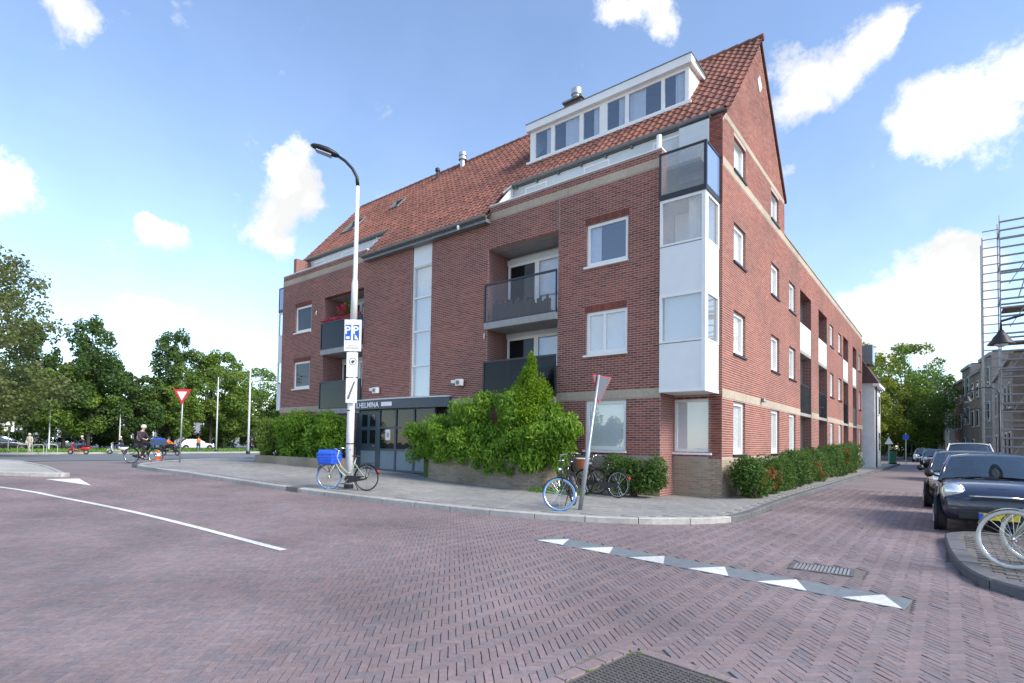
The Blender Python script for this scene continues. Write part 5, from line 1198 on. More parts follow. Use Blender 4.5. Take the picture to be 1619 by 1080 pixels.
MB().prism([c0 + hd * a + sd_ * b for a, b in ((-.2, -.11), (.2, -.1), (.24, 0), (.2, .1), (-.2, .11))], None, -hu * .02).build('lamp_glass', 'headlight', lamp)
MB().lathe(Lq(0, 0, 0), [(.13, 0), (.13, .1), (.108, .12)], 16).build('foot', 'black_plastic', lamp)
# panels face along the kerb towards the viewer
pn = Vector((.62, -.78, 0)).normalized(); pu = Vector((.78, .62, 0)).normalized()
def panel(name, cz0, cz1, u0, u1, m, d=.13, th=.025, parent=lamp):
    a = Vector(Lq(.04, 0, 0)) + pn * d; q = [a + pu * u0 + Vector((0, 0, cz0)), a + pu * u1 + Vector((0, 0, cz0)), a + pu * u1 + Vector((0, 0, cz1)), a + pu * u0 + Vector((0, 0, cz1))]
    return MB().prism(q, None, pn * th).build(name, m, parent, bevel=.004)
pp = panel('parking_sign', 3.72, 4.58, -.2, .26, 'sign_white')
for (u, acc_) in ((-.10, 0), (.12, 1)):
    panel('blue_field', 4.02, 4.44, u - .075, u + .085, 'sign_blue', .157, .004, pp)
    me = text_mesh('P', .30, .003, 1.0, .006); me.materials.append(MAT['sign_white']); o = bpy.data.objects.new('letter', me); COL.objects.link(o); o.parent = pp
    o.location = Vector(Lq(.04, 0, 4.19)) + pn * .1635 + pu * (u - .085) - wloc(pp); o.rotation_euler = (R(90), 0, math.atan2(pu.y, pu.x))
    if acc_:   # wheelchair badge below the second P
        b_ = Vector(Lq(.04, 0, 0)) + pn * .1635 + pu * u
        q = MB(); W_ = lambda x, z: b_ + pu * x + Vector((0, 0, z))
        q.prism([W_(-.03, 4.05), W_(.05, 4.03), W_(.06, 4.05), W_(.0, 4.16), W_(-.03, 4.16)], None, pn * .003); q.build('badge', 'sign_white', pp)
    else: panel('badge', 4.05, 4.12, u - .05, u + .05, 'sign_white', .162, .003, pp)
panel('print_line', 3.80, 3.815, -.14, .2, 'sign_back', .157, .003, pp); panel('print_line', 3.86, 3.87, -.1, .16, 'sign_back', .157, .003, pp)
p2 = panel('notice_sign', 3.02, 3.69, -.12, .18, 'sign_white')
c_ = Vector(Lq(.04, 0, 3.44)) + pn * .157 + pu * .05
rg = MB(); vs = []
for i in range(24):
    a = 6.2832 * i / 24
    for r_ in (.085, .1): vs.append(c_ + pu * r_ * math.cos(a) + Vector((0, 0, r_ * math.sin(a))))
rg.add(vs, [(2 * i, 2 * i + 1, (2 * i + 3) % 48, (2 * i + 2) % 48) for i in range(24)]); rg.build('ring_print', 'print_dark', p2)
MB().prism([c_ + pu * x + Vector((0, 0, z)) for x, z in ((-.05, -.02), (.0, -.06), (.05, -.01), (.05, .03), (-.02, .035))], None, pn * .002).build('pictogram', 'print_dark', p2)
p3 = panel('notice_sign', 2.32, 2.99, -.12, .18, 'sign_white')
a_ = Vector(Lq(.04, 0, 0)) + pn * .157
MB().prism([a_ + pu * x + Vector((0, 0, z)) for x, z in ((-.09, 2.42), (-.03, 2.42), (.13, 2.9), (.09, 2.9))], None, pn * .002).build('print_stroke', 'sign_back', p3)
for z in (1.2, 2.1): MB().lathe(Lq(.01, 0, z), [(.107, 0), (.107, .03)], 16).build('clamp_band', 'black_plastic', lamp)

def give_way(name, base, top, side, face, label, h=.55, back=False, rr=.03, thick_base=None, shift=0.0):
    """Triangular give-way sign, point down, on a steel post."""
    o = empty(name, base, label, 'traffic sign'); b = Vector(base); t = Vector(top); s = Vector(side).normalized(); n = Vector(face).normalized(); up_ = (t - b).normalized()
    if thick_base: MB().tube([b, b.lerp(t, .45), b.lerp(t, .46), t + up_ * .02], [.05, .046, .032, .028], 12).build('post', 'steel_grey', o, smooth=True)
    else: MB().tube([b, t + up_ * .02], rr, 10).build('post', 'steel_grey', o, smooth=True)
    def tri(sc, d0, dz=0): c = t + n * d0 + s * shift - up_ * (h * .36 + dz); return [c + s * sc * h * .58 + up_ * sc * h * .36, c - s * sc * h * .58 + up_ * sc * h * .36, c - up_ * sc * h * .64]
    MB().prism(tri(1, .04), None, n * .02).build('sign_plate', 'sign_back', o)
    f = MB().prism(tri(1.0, .0615), None, n * .003).build('red_border', 'sign_red', o); MB().prism(tri(.62, .066), None, n * .003).build('white_field', 'sign_white', f)
    MB().prism(tri(1.09, .044), None, n * .010).build('rim', 'sign_red', o)
    return o
give_way('give_way_sign', (-26.05, 9.43, .37), (-25.95, 9.43, 3.55), (.78, .62, 0), (.62, -.78, 0), 'upright give way sign facing the road near the cyclist', h=.62)
give_way('give_way_sign', (-6.03, 9.85, .1), (-5.70, 9.99, 2.92), (.087, .995, 0), (-.995, .087, 0), 'tilted give way sign seen from behind with a bicycle chained to it', h=.56, thick_base=True, shift=.2)

# ================================================================ BICYCLES (local: x forward, z up, wheels on z = 0)
def bicycle(name, loc, rz, label, frame_m, front_tyre='rubber', rear_tyre='rubber', tilt=0.0, step=True, basket=None, steer=0.0, fend='black_plastic', group=None, rack=True):
    o = empty(name, loc, label, 'bicycle', group); o.rotation_euler = (tilt, 0, rz); RWH = .345; rh = Vector((-.52, 0, RWH)); fh = Vector((.58, 0, RWH))
    def wheel(c, ty):
        w = MB().ring(c, RWH - .038, .013, 'y', 36, 6); w.lathe(Vector(c) + Vector((0, -.04, 0)), [(.022, 0), (.03, .02), (.03, .06), (.022, .08)], 10, 'y'); wo = w.build('wheel', 'chrome', o, True, True)
        MB().ring(c, RWH - .021, .021, 'y', 40, 8).build('tyre', ty, wo, True, True)
        sp = MB()
        for i in range(24):
            a = 6.2832 * i / 24; s_ = .02 * (1 if i % 2 else -1); sp.tube([Vector(c) + Vector((.025 * math.cos(a + .6), s_, .025 * math.sin(a + .6))), Vector(c) + Vector(((RWH - .045) * math.cos(a), 0, (RWH - .045) * math.sin(a)))], .0022, 3, False)
        sp.build('spokes', 'chrome', wo, True); return wo
    wheel(rh, rear_tyre)
    bb = Vector((-.02, 0, .29)); st_ = Vector((-.19, 0, .82)); ht, hb_ = Vector((.36, 0, .88)), Vector((.42, 0, .66))
    f = MB(); f.tube([bb, st_], .016, 8); f.tube([ht, hb_], .02, 8)
    if step: f.tube([hb_ + Vector((0, 0, .05)), Vector((.25, 0, .48)), Vector((.08, 0, .35)), bb], .018, 8); f.tube([ht - Vector((.01, 0, .06)), Vector((.24, 0, .62)), Vector((.05, 0, .46)), Vector((-.08, 0, .46))], .014, 8)
    else: f.tube([hb_, bb], .018, 8); f.tube([ht - Vector((0, 0, .04)), st_ - Vector((-.02, 0, .06))], .016, 8)
    for s_ in (-1, 1): f.tube([bb + Vector((0, s_ * .03, 0)), rh + Vector((0, s_ * .06, 0))], .010, 6); f.tube([st_ - Vector((-.03, 0, .12)) + Vector((0, s_ * .02, 0)), rh + Vector((0, s_ * .06, 0))], .008, 6)
    f.build('frame', frame_m, o, True, True)
    fk = bpy.data.objects.new('front_fork', None)
    # steered front end shares one pivot
    piv = (ht + hb_) / 2; ax_ = (ht - hb_).normalized(); Mx = Matrix.Translation(piv) @ Matrix.Rotation(steer, 4, ax_) @ Matrix.Translation(-piv)
    def T(mb): mb.v = [tuple(Mx @ Vector(v)) for v in mb.v]; return mb
    bpy.data.objects.remove(fk)
    k = MB()
    for s_ in (-1, 1): k.tube([hb_ + Vector((0, s_ * .03, 0)), Vector((.46, s_ * .055, .55)), fh + Vector((0, s_ * .055, 0))], .012, 6)
    k.tube([hb_, ht + ax_ * .14], .014, 8); T(k).build('fork', frame_m, o, True, True)
    w = MB().ring(fh, RWH - .038, .013, 'y', 36, 6); w.lathe(fh + Vector((0, -.04, 0)), [(.022, 0), (.03, .02), (.03, .06), (.022, .08)], 10, 'y'); wo = T(w).build('wheel', 'chrome', o, True, True)
    T(MB().ring(fh, RWH - .021, .023, 'y', 40, 8)).build('tyre', front_tyre, wo, True, True)
    sp = MB()
    for i in range(24):
        a = 6.2832 * i / 24; s_ = .02 * (1 if i % 2 else -1); sp.tube([fh + Vector((.025 * math.cos(a + .6), s_, .025 * math.sin(a + .6))), fh + Vector(((RWH - .045) * math.cos(a), 0, (RWH - .045) * math.sin(a)))], .0022, 3, False)
    T(sp).build('spokes', 'chrome', wo, True)
    top = ht + ax_ * .14; h = MB()
    for s_ in (-1, 1): h.tube([top, top + Vector((.04, s_ * .1, .06)), top + Vector((.03, s_ * .22, .09)), top + Vector((-.12, s_ * .28, .06)), top + Vector((-.2, s_ * .285, .04))], .011, 8)
    hb2 = T(h).build('handlebar', 'chrome', o, True, True)
    for s_ in (-1, 1): T(MB().tube([top + Vector((-.1, s_ * .279, .063)), top + Vector((-.22, s_ * .287, .035))], .017, 8)).build('grip', 'black_plastic', hb2, True, True)
    T(MB().lathe(top + Vector((.1, 0, -.16)), [(.03, -.05), (.05, 0), (.052, .03), (.02, .035)], 12, 'x')).build('head_lamp', 'chrome', o, True, True)
    sa_ = MB(); sa_.add([st_ + Vector(q) for q in ((-.14, -.1, .10), (-.14, .1, .10), (.02, .05, .10), (.15, .02, .095), (.15, -.02, .095), (.02, -.05, .10), (-.13, -.08, .05), (-.13, .08, .05), (.02, .035, .06), (.13, .012, .065), (.13, -.012, .065), (.02, -.035, .06))],
        [(0, 1, 2, 5), (5, 2, 3, 4), (6, 11, 8, 7), (11, 10, 9, 8), (0, 6, 7, 1), (1, 7, 8, 2), (2, 8, 9, 3), (3, 9, 10, 4), (4, 10, 11, 5), (5, 11, 6, 0)]); sa_.build('saddle', 'leather', o, True, True, sub=1)
    MB().tube([st_ - Vector((-.01, 0, .05)), st_ + Vector((-.02, 0, .075))], .013, 8).build('seat_post', 'chrome', o, True, True)
    for (c, a0, a1, tr) in ((rh, R(-5), R(165), 0), (fh, R(25), R(185), 1)):
        q = MB(); n = 20; vs = []
        for i in range(n + 1):
            a = a0 + (a1 - a0) * i / n
            for (dy, rr) in ((-.03, RWH + .012), (0, RWH + .024), (.03, RWH + .012)): vs.append(Vector(c) + Vector((rr * math.cos(a), dy, rr * math.sin(a))))
        q.add(vs, [(3 * i + j, 3 * i + j + 1, 3 * i + 4 + j, 3 * i + 3 + j) for i in range(n) for j in (0, 1)])
        (T(q) if tr else q).build('mudguard', fend, o, True, True)
    ch = MB(); ch.prism([bb + Vector((x, .035, z)) for x, z in ((.12, 0), (.08, .08), (0, .1), (-.45, .09), (-.54, .07), (-.54, .02), (-.45, -.01), (0, -.1), (.08, -.08))], None, (0, .025, 0)); ch.build('chain_guard', 'black_plastic', o, True)
    for s_ in (-1, 1):
        cr = MB(); cr.tube([bb + Vector((0, s_ * .075, 0)), bb + Vector((.12 * s_, s_ * .085, -.12 * s_))], .010, 6); co = cr.build('crank', 'chrome', o, True); c = bb + Vector((.12 * s_, s_ * .13, -.12 * s_)); MB().box(c.x - .045, c.y - .04, c.z - .012, c.x + .045, c.y + .04, c.z + .012).build('pedal', 'black_plastic', co, True)
    if rack:
        r_ = MB()
        for s_ in (-1, 1): r_.tube([Vector((-.24, s_ * .06, .72)), Vector((-.72, s_ * .07, .73)), Vector((-.76, s_ * .03, .73))], .006, 5); r_.tube([Vector((-.58, s_ * .065, .73)), rh + Vector((0, s_ * .07, 0))], .006, 5)
        for i in range(4): x = -.3 - i * .13; r_.tube([Vector((x, -.06, .725)), Vector((x, .06, .725))], .005, 5)
        r_.build('rack', 'black_plastic', o, True)
    MB().lathe(Vector((-.87, 0, .52)), [(.03, 0), (.035, .03)], 10, 'x').build('rear_light', 'sign_red', o, True)
    MB().tube([bb + Vector((-.1, -.03, -.02)), Vector((-.2, -.14, .02))], .010, 6).build('kickstand', 'black_plastic', o, True)
    return o
# white frame city bike locked to the lamp: front wheel left, rear wheel right
fd = Vector((-12.93 + 11.92, 8.32 - 8.85, 0)); 
b1 = bicycle('bicycle', (-12.33, 8.52, .165), math.atan2(-.42, -.91), 'city bicycle with blue front tyre locked to the street lamp', 'bike_green', 'tyre_blue', 'rubber', tilt=.02, steer=.15)
# blue bag in a front carrier
bg_o = empty('delivery_bag', (-12.98, 8.20, .165), 'bright blue bag on the front carrier of the bicycle at the lamp', 'bag')
bm_ = MB(); u = Vector((-.91, -.42, 0)); v_ = Vector((.42, -.91, 0)); c = Vector((-12.86, 8.28, 0)) 
def bagp(a, b, z): q = c + u * a + v_ * b; return (q.x, q.y, z)
bm_.add([bagp(a, b, z) for z, k in ((.83, .9), (.98, 1.03), (1.14, 1.0), (1.22, .9)) for a, b in ((-.22 * k, -.24 * k), (.22 * k, -.24 * k), (.22 * k, .24 * k), (-.22 * k, .24 * k))], [(4 * i + j, 4 * i + (j + 1) % 4, 4 * i + 4 + (j + 1) % 4, 4 * i + 4 + j) for i in range(3) for j in range(4)] + [(3, 2, 1, 0), (12, 13, 14, 15)])
bm_.build('body', 'bag_blue', bg_o, bevel=.03)
for z in (1.02, 1.1): MB().prism([bagp(a, b, z) for a, b in ((-.235, -.255), (.235, -.255), (.235, .255), (-.235, .255))], None, (0, 0, .018)).build('strap', 'sign_blue', bg_o)
ca_ = MB()
for (a, b) in ((-.2, -.2), (.2, -.2), (.2, .2), (-.2, .2)): ca_.tube([bagp(a, b, .83), bagp(0, b * .2, .62)], .008, 5)
ca_.build('carrier', 'black_plastic', bg_o)
# blue-wheeled bike chained to the tilted sign, front wheel turned out to the kerb
bicycle('bicycle', (-6.38, 9.98, .1), math.atan2(-.94, .35), 'bicycle with light blue front tyre leaning on the tilted give way sign', 'bike_black', 'tyre_blue', 'rubber', tilt=.10, steer=-1.2, step=True, fend='black_plastic')
# black bike with basket by the hedge
b3 = bicycle('bicycle', (-7.15, 12.72, .1), math.atan2(.12, -1), 'black bicycle with an orange basket parked along the hedge', 'bike_black', 'rubber', 'rubber', tilt=.05, steer=-.1)
bk = empty('bicycle_basket', (-7.78, 12.76, .1), 'round orange wicker basket on the handlebar of the black bicycle', 'basket')
MB().lathe((-7.75, 12.78, .80), [(.13, 0), (.16, .1), (.185, .24), (.195, .27)], 18).build('body', 'basket_orange', bk); MB().ring((-7.75, 12.78, 1.08), .192, .016, 'z', 20, 6).build('rim', 'cloth_pale', bk)
MB().tube([(-7.75, 12.78, .8), (-7.6, 12.76, .68)], .012, 6).build('bracket', 'black_plastic', bk)
bicycle('bicycle', (-8.1, 13.3, .1), math.atan2(.1, -1), 'dark bicycle half hidden under the climbing shrub', 'bike_black', 'rubber', 'rubber', tilt=.06, steer=.3)
# two bikes on the right-hand corner
bicycle('bicycle', (1.16, 8.64, .1), math.atan2(.10, -1), 'bicycle with white tyres on the corner pavement, its wheel overhanging the kerb', 'bike_green', 'tyre_white', 'tyre_white', tilt=.07, steer=-.25, fend='chrome')
bicycle('bicycle', (1.42, 9.2, .1), math.atan2(.2, -1), 'black bicycle with red rear rack behind the white-tyred one', 'bike_black', 'tyre_white', 'rubber', tilt=.05, steer=.2)

# ================================================================ tram masts, wires, posts on the left
def mast(loc, h, r, label, arm=None, m='steel_white'):
    o = empty('tram_mast', loc, label, 'mast'); MB().tube([(0, 0, -.1), (0, 0, h * .5), (0, 0, h)], [r, r * .8, r * .55], 10).build('pole', m, o, True, True)
    MB().lathe((0, 0, -.1), [(r * 1.6, 0), (r * 1.6, .35), (r * 1.1, .45)], 10).build('foot', 'black_plastic', o, True)
    if arm: MB().tube([(0, 0, h * .86), arm], .03, 6).build('bracket_arm', 'steel_grey', o, True)
    return o
mast((-56, 26.6, -.17), 8.8, .12, 'grey tram mast with a bracket arm beside the building', (1.5, 5, 7.6))
mast((-62.5, 26.2, -.17), 8.3, .085, 'slim pale mast standing on the grass verge')
wi = MB()
for (a, b) in (((-62.5, 26.2, 7.2), (-56, 26.6, 5.7)), ((-56, 26.6, 7.0), (-48, 40, 7.3)), ((-56, 26.6, 5.6), (-44, 60, 6.2)), ((-56, -40, 8.2), (-56, 26.6, 7.2)), ((-59, -40, 9.6), (-59, 70, 8.6))):
    a = Vector(a); b = Vector(b); wi.tube([a.lerp(b, i / 8) - Vector((0, 0, .5 * math.sin(math.pi * i / 8))) for i in range(9)], .014, 4)
tag(wi.build('tram_wire', 'black_plastic'), 'thin overhead tram wires strung between the masts', 'wire')
cn = empty('traffic_cone', (-33.0, 10.9, float(gz(-33.0))), 'orange and white traffic cone on the asphalt behind the cyclist', 'traffic cone')
MB().box(-.2, -.2, 0, .2, .2, .04).build('base', 'cone_orange', cn, True); MB().lathe((0, 0, .04), [(.13, 0), (.04, .46), (.03, .48)], 14).build('cone', 'cone_orange', cn, True, True)
MB().lathe((0, 0, .2), [(.104, 0), (.075, .15)], 14).build('band', 'sign_white', cn, True)
for (x, y, h, lab) in ((-74, 14.2, 5.2, 'short lamp post among the trees behind the white-clad pedestrian'), (-76, 21.0, 5.0, 'pale post between the scooters in front of the trees')):
    o = empty('lamp_post', (x, y, -.17), lab, 'lamp post'); MB().tube([(0, 0, -.05), (0, 0, h)], [.07, .045], 8).build('pole', 'steel_white', o, True); MB().lathe((0, 0, h), [(.05, 0), (.3, .06), (.32, .12), (.1, .25)], 12).build('lantern', 'steel_grey', o, True)
o = empty('bus_stop_sign', (-66.5, 9.9, -.17), 'small white sign on a post at the left of the verge', 'sign'); MB().tube([(0, 0, -.05), (0, 0, 2.6)], .04, 8).build('pole', 'steel_grey', o, True); MB().box(.02, -.35, 1.9, .06, .35, 2.8).build('sign_plate', 'sign_white', o, True)
o = empty('bike_rail', (-58, 9.2, -.17), 'low pale green metal rail on the edge of the cross road', 'railing')
for i in range(3): y = i * .9; MB().tube([(0, y, -.05), (0, y, .75), (0, y + .1, .85), (0, y + .6, .85), (0, y + .7, .75), (0, y + .7, -.05)], .03, 6).build('hoop', 'bike_green', o, True)

# ================================================================ right-hand side: bell lanterns, scaffold, houses
def bell_lamp(base, h, reach, dirv, label, head=.26):
    o = empty('bell_lantern', base, label, 'street lamp', 'bell lanterns along the side street'); d = Vector(dirv).normalized()
    MB().tube([(0, 0, -.05), (0, 0, 1.0), (0, 0, h)], [.075, .05, .04], 10).build('pole', 'black_plastic', o, True, True)
    MB().tube([Vector((0, 0, h)), Vector((0, 0, h + .25)) + d * .08, Vector((0, 0, h + .42)) + d * .35, Vector((0, 0, h + .40)) + d * .7, Vector((0, 0, h + .2)) + d * reach, Vector((0, 0, h)) + d * reach], .025, 8).build('arm', 'black_plastic', o, True, True)
    c = Vector((0, 0, h)) + d * reach
    s_ = head / .26
    MB().lathe(c - Vector((0, 0, .34 * s_)), [(.275 * s_, 0), (.265 * s_, .02 * s_), (.20 * s_, .1 * s_), (.15 * s_, .2 * s_), (.09 * s_, .27 * s_), (.05 * s_, .36 * s_)], 20).build('shade', 'black_plastic', o, True, True)
    MB().lathe(c - Vector((0, 0, .40 * s_)), [(.05 * s_, 0), (.13 * s_, .03), (.15 * s_, .058)], 14).build('lamp_glass', 'headlight', o, True, True); return o
bell_lamp((2.25, 14.9, .1), 3.8, 1.4, (-1, -.15, 0), 'large bell lantern hanging from a curved arm over the dark blue car', .21)
bell_lamp((2.2, 39.0, .1), 4.35, 1.35, (-1, -.1, 0), 'bell lantern in front of the scaffold, beyond the large one')
bell_lamp((2.3, 56.5, .1), 4.2, 1.2, (-1, 0, 0), 'bell lantern just past the scaffold')
bell_lamp((1.3, 76.0, .0), 4.1, 1.2, (-1, 0, 0), 'bell lantern before the brown terrace houses')
bell_lamp((-1.2, 95.0, .0), 4.3, .9, (-1, 0, 0), 'farthest bell lantern near the street end')
SX0, SY0, SY1 = 1.75, 43.4, 45.0
scf = empty('scaffold', (3.5, 44.2, .1), 'tall grey tube scaffold round the building on the right', 'scaffold')
def stube(name, a, b, r=.055): return MB().tube([a, b], r, 6, False).build(name, 'scaffold', scf)
for x in (SX0, SX0 + .8, 4.6, 7.4):
    for y in (SY0, SY1): stube('standard', (x, y, .1), (x, y, 15.6 if x > SX0 + .1 else 14.4), .034)
for k in range(1, 30):
    z = .1 + k * .52
    stube('ledger', (SX0 + .8, SY0 - .03, z), (9, SY0 - .03, z))
    if k % 2 == 0 or k < 28: stube('transom', (SX0, SY0, z + .1), (SX0 + .8, SY0, z + .1), .03)
    if k % 4 == 0: stube('ledger', (SX0 + .8, SY1, z), (9, SY1, z)); stube('transom', (SX0 + .8, SY0, z), (SX0 + .8, SY1, z))
for k in range(2, 8):
    z = 2.0 * k - .1
    for q in range(4): MB().box(SX0 + .9 + (1.2 if k > 5 else 0), SY0 + .1 + q * .36, z, 9, SY0 + .42 + q * .36, z + .05).build('deck_plank', 'plank', scf)
for k in range(5): stube('brace', (SX0 + .8 + .4, SY0 + .02, 1 + 2.6 * k), (SX0 + 2.6, SY0 + .02, 3.4 + 2.6 * k), .024)
for k in range(3): stube('ladder', (SX0 + 1.6 + .25 * k, SY0 + .3, 10.5), (SX0 + 2.9 + .25 * k, SY0 + .3, 15.5), .03)

def house(base, ux, w, depth, h, m, label, floors=3, cols=2, roof='flat', group='terrace houses on the right of the side street', chim=True, nrm_side=-1):
    """Terrace house; its street front starts at base and runs along ux, facing left of ux."""
    o = empty('terrace_house', base, label, 'house', group); u = Vector((ux[0], ux[1], 0)).normalized(); n = Vector((-u.y, u.x, 0)); b = Vector((0, 0, 0)); zz = Vector((0, 0, 1))
    def blk(name, u0, u1, d0, d1, z0, z1, mm, parent=o):
        q = [b + u * a + n * c for a, c in ((u0, d0), (u1, d0), (u1, d1), (u0, d1))]; return MB().prism([(p.x, p.y, z0) for p in q], None, (0, 0, z1 - z0)).build(name, mm, parent, True)
    wl = blk('wall', 0, w - .01, -depth, 0, 0, h, m)
    fh_ = (h - .6) / floors
    for f in range(floors):
        for c in range(cols):
            uc = w * (c + .5) / cols; z0 = .8 + f * fh_; hh = fh_ * .58
            if f == 0 and c == 0:
                d_ = blk('door', uc - .5, uc + .5, .0, .04, .05, 2.3, 'dark_frame'); continue
            wn = blk('window', uc - .55, uc + .55, 0, .05, z0, z0 + hh, 'white_frame'); blk('pane', uc - .46, uc + .46, .05, .06, z0 + .1, z0 + hh - .09, 'pane_dark', wn); blk('sill', uc - .62, uc + .62, 0.0, .1, z0 - .1, z0 - .003, 'concrete', wn)
    blk('cornice', -.02, w, -.1, .18, h - .35, h - .003, 'concrete')
    if roof == 'pitch':
        q = [b + u * -.05 + n * .2 + zz * h, b + u * -.05 - n * depth / 2 + zz * (h + depth * .42), b + u * -.05 - n * (depth + .1) + zz * h]; rf_ = MB().prism(q, None, u * (w + .1)).build('roof', 'roof_dark', o, True)
    else: rf_ = blk('roof', 0, w - .02, -depth, -.1, h, h + .12, 'roof_dark')
    if chim: blk('chimney', w * .7, w * .7 + .7, -depth * .5, -depth * .5 + .6, h + .05, h + (depth * .42 + .8 if roof == 'pitch' else 1.0), m, rf_)
    return o
p = Vector((2.95, 80.5, 0)); q = Vector((-1.7, 121, 0)); dv = (q - p).normalized()
TH = [('house_grey', 10.6, 'flat', 'grey brick terrace house nearest the scaffold'), ('house_brown', 9.6, 'flat', 'brown terrace house next to the grey one'), ('house_grey', 10.9, 'flat', 'taller grey terrace house with a chimney, third from the scaffold'), ('house_red', 9.7, 'flat', 'reddish terrace house in the middle of the row'), ('house_grey', 9.4, 'flat', 'pale grey terrace house with a flat cornice'), ('house_cream', 8.8, 'flat', 'cream terrace house near the street end'), ('house_brown', 9.8, 'flat', 'brown house near the end of the right-hand row'), ('house_grey', 9.6, 'flat', 'grey house closing the right-hand row')]
for i, (m, h, rf_, lab) in enumerate(TH):
    b0 = p + dv * (i * 6.0 - 6.0); house((b0.x, b0.y, 0), (dv.x, dv.y), 6.0, 9.0, h + 1.0, m, lab, 3, 2, rf_)
# building behind the scaffold: end wall towards the viewer, street front along the side street
hb = empty('corner_house', (3.2, 45.6, 0), 'dark grey house wrapped in scaffolding', 'house')
MB().box(3.2, 45.6, 0, 14, 62, 7.2).build('wall', 'house_grey', hb); MB().box(3.0, 45.45, 7.2, 14, 62.2, 7.5).build('cornice', 'concrete', hb)
MB().box(3.3, 45.7, 7.5, 14, 61.9, 7.7).build('roof', 'roof_dark', hb)
for zf in (1.0, 4.2):
    for x in (4.2, 6.4, 8.6):
        w_ = MB().box(x, 45.55, zf, x + 1.2, 45.6, zf + 1.7).build('window', 'white_frame', hb); MB().box(x + .1, 45.54, zf + .1, x + 1.1, 45.549, zf + 1.6).build('pane', 'pane_dark', w_)
    for y in (47, 50, 53, 56, 59):
        w_ = MB().box(3.15, y, zf, 3.2, y + 1.2, zf + 1.7).build('window', 'white_frame', hb); MB().box(3.14, y + .1, zf + .1, 3.149, y + 1.1, zf + 1.6).build('pane', 'pane_dark', w_)
MB().box(3.05, 45.4, 2.9, 14, 45.6, 3.1).build('ledge', 'concrete', hb)
# white house past the brick wing
wh = empty('white_house', (-6.5, 47, 0), 'narrow white rendered house with a brown tiled roof past the brick wing', 'house')
MB().box(-9.5, 46.0, 0, -4.0, 50.2, 6.1).build('wall', 'house_white', wh)
MB().prism([(-9.7, 45.8, 6.1), (-3.75, 45.8, 6.1), (-5.2, 45.8, 8.6), (-8.2, 45.8, 8.6)], None, (0, 4.6, 0)).build('roof', 'roof_dark', wh)
d_ = MB().box(-5.6, 47.0, 7.6, -4.2, 48.6, 9.0).build('roof_dormer', 'zinc', wh); MB().box(-4.21, 47.1, 7.8, -4.19, 48.5, 8.85).build('pane', 'pane', d_)
for x, y in ((-4.85, 45.93), (-3.94, 46.5)): MB().tube([(x, y, .05), (x, y, 6.0)], .05, 8).build('downpipe', 'dark_frame', wh)
MB().box(-4.1, 45.85, 5.85, -3.7, 50.3, 6.05).build('gutter', 'white_frame', wh)
for y in (48.2,):
    for z in (1.2, 3.9): w_ = MB().box(-4.0, y, z, -3.95, y + 1.1, z + 1.5).build('window', 'white_frame', wh); MB().box(-3.952, y + .1, z + .1, -3.94, y + 1.0, z + 1.4).build('pane', 'pane_dark', w_)
# far apartment block glimpsed behind the left trees
fb = empty('far_building', (-128, 20, -.2), 'long pale building glimpsed between the tree trunks', 'building')
MB().box(-134, -30, -.2, -126, 90, 5.6).build('wall', 'house_bluegrey', fb); MB().box(-134.3, -30.2, 5.6, -125.7, 90.2, 6.0).build('roof', 'roof_dark', fb)
for i in range(30):
    for z in (.6, 3.6): w_ = MB().box(-126, -26 + i * 3.8, z, -125.94, -24 + i * 3.8, z + 1.8).build('window', 'white_frame', fb); MB().box(-125.95, -25.85 + i * 3.8, z + .12, -125.92, -24.15 + i * 3.8, z + 1.68).build('pane', 'pane_dark', w_)
# small signs and bin at the street end
o = empty('blue_sign', (-3.0, 62, 0), 'small blue road sign on a post at the street end', 'sign'); MB().tube([(0, 0, -.05), (0, 0, 2.9)], .035, 8).build('pole', 'steel_grey', o, True); MB().box(-.22, -.05, 2.3, .22, -.02, 2.75).build('sign_plate', 'sign_blue', o, True)
o = empty('warning_sign', (-3.6, 52, 0), 'small white triangular sign by the white house', 'sign'); MB().tube([(0, 0, -.05), (0, 0, 2.4)], .03, 8).build('pole', 'steel_grey', o, True); MB().prism([(-.3, -.05, 1.8), (.3, -.05, 1.8), (0, -.05, 2.35)], None, (0, .02, 0)).build('sign_plate', 'sign_white', o, True)
o = empty('wheeled_bin', (-3.75, 57.5, .09), 'green wheeled bin standing by the white house', 'bin'); MB().add([(-.25, -.3, .08), (.25, -.3, .08), (.25, .3, .08), (-.25, .3, .08), (-.31, -.36, 1.0), (.31, -.36, 1.0), (.31, .36, 1.0), (-.31, .36, 1.0)], [(3, 2, 1, 0), (4, 5, 6, 7), (0, 1, 5, 4), (1, 2, 6, 5), (2, 3, 7, 6), (3, 0, 4, 7)]).build('body', 'bin_green', o, True, bevel=.03); MB().box(-.34, -.39, 1.0, .34, .4, 1.07).build('lid', 'bin_green', o, True, bevel=.02); MB().lathe((-.3, .3, .1), [(.1, 0), (.1, .6)], 12, 'x').build('wheel', 'rubber', o, True)
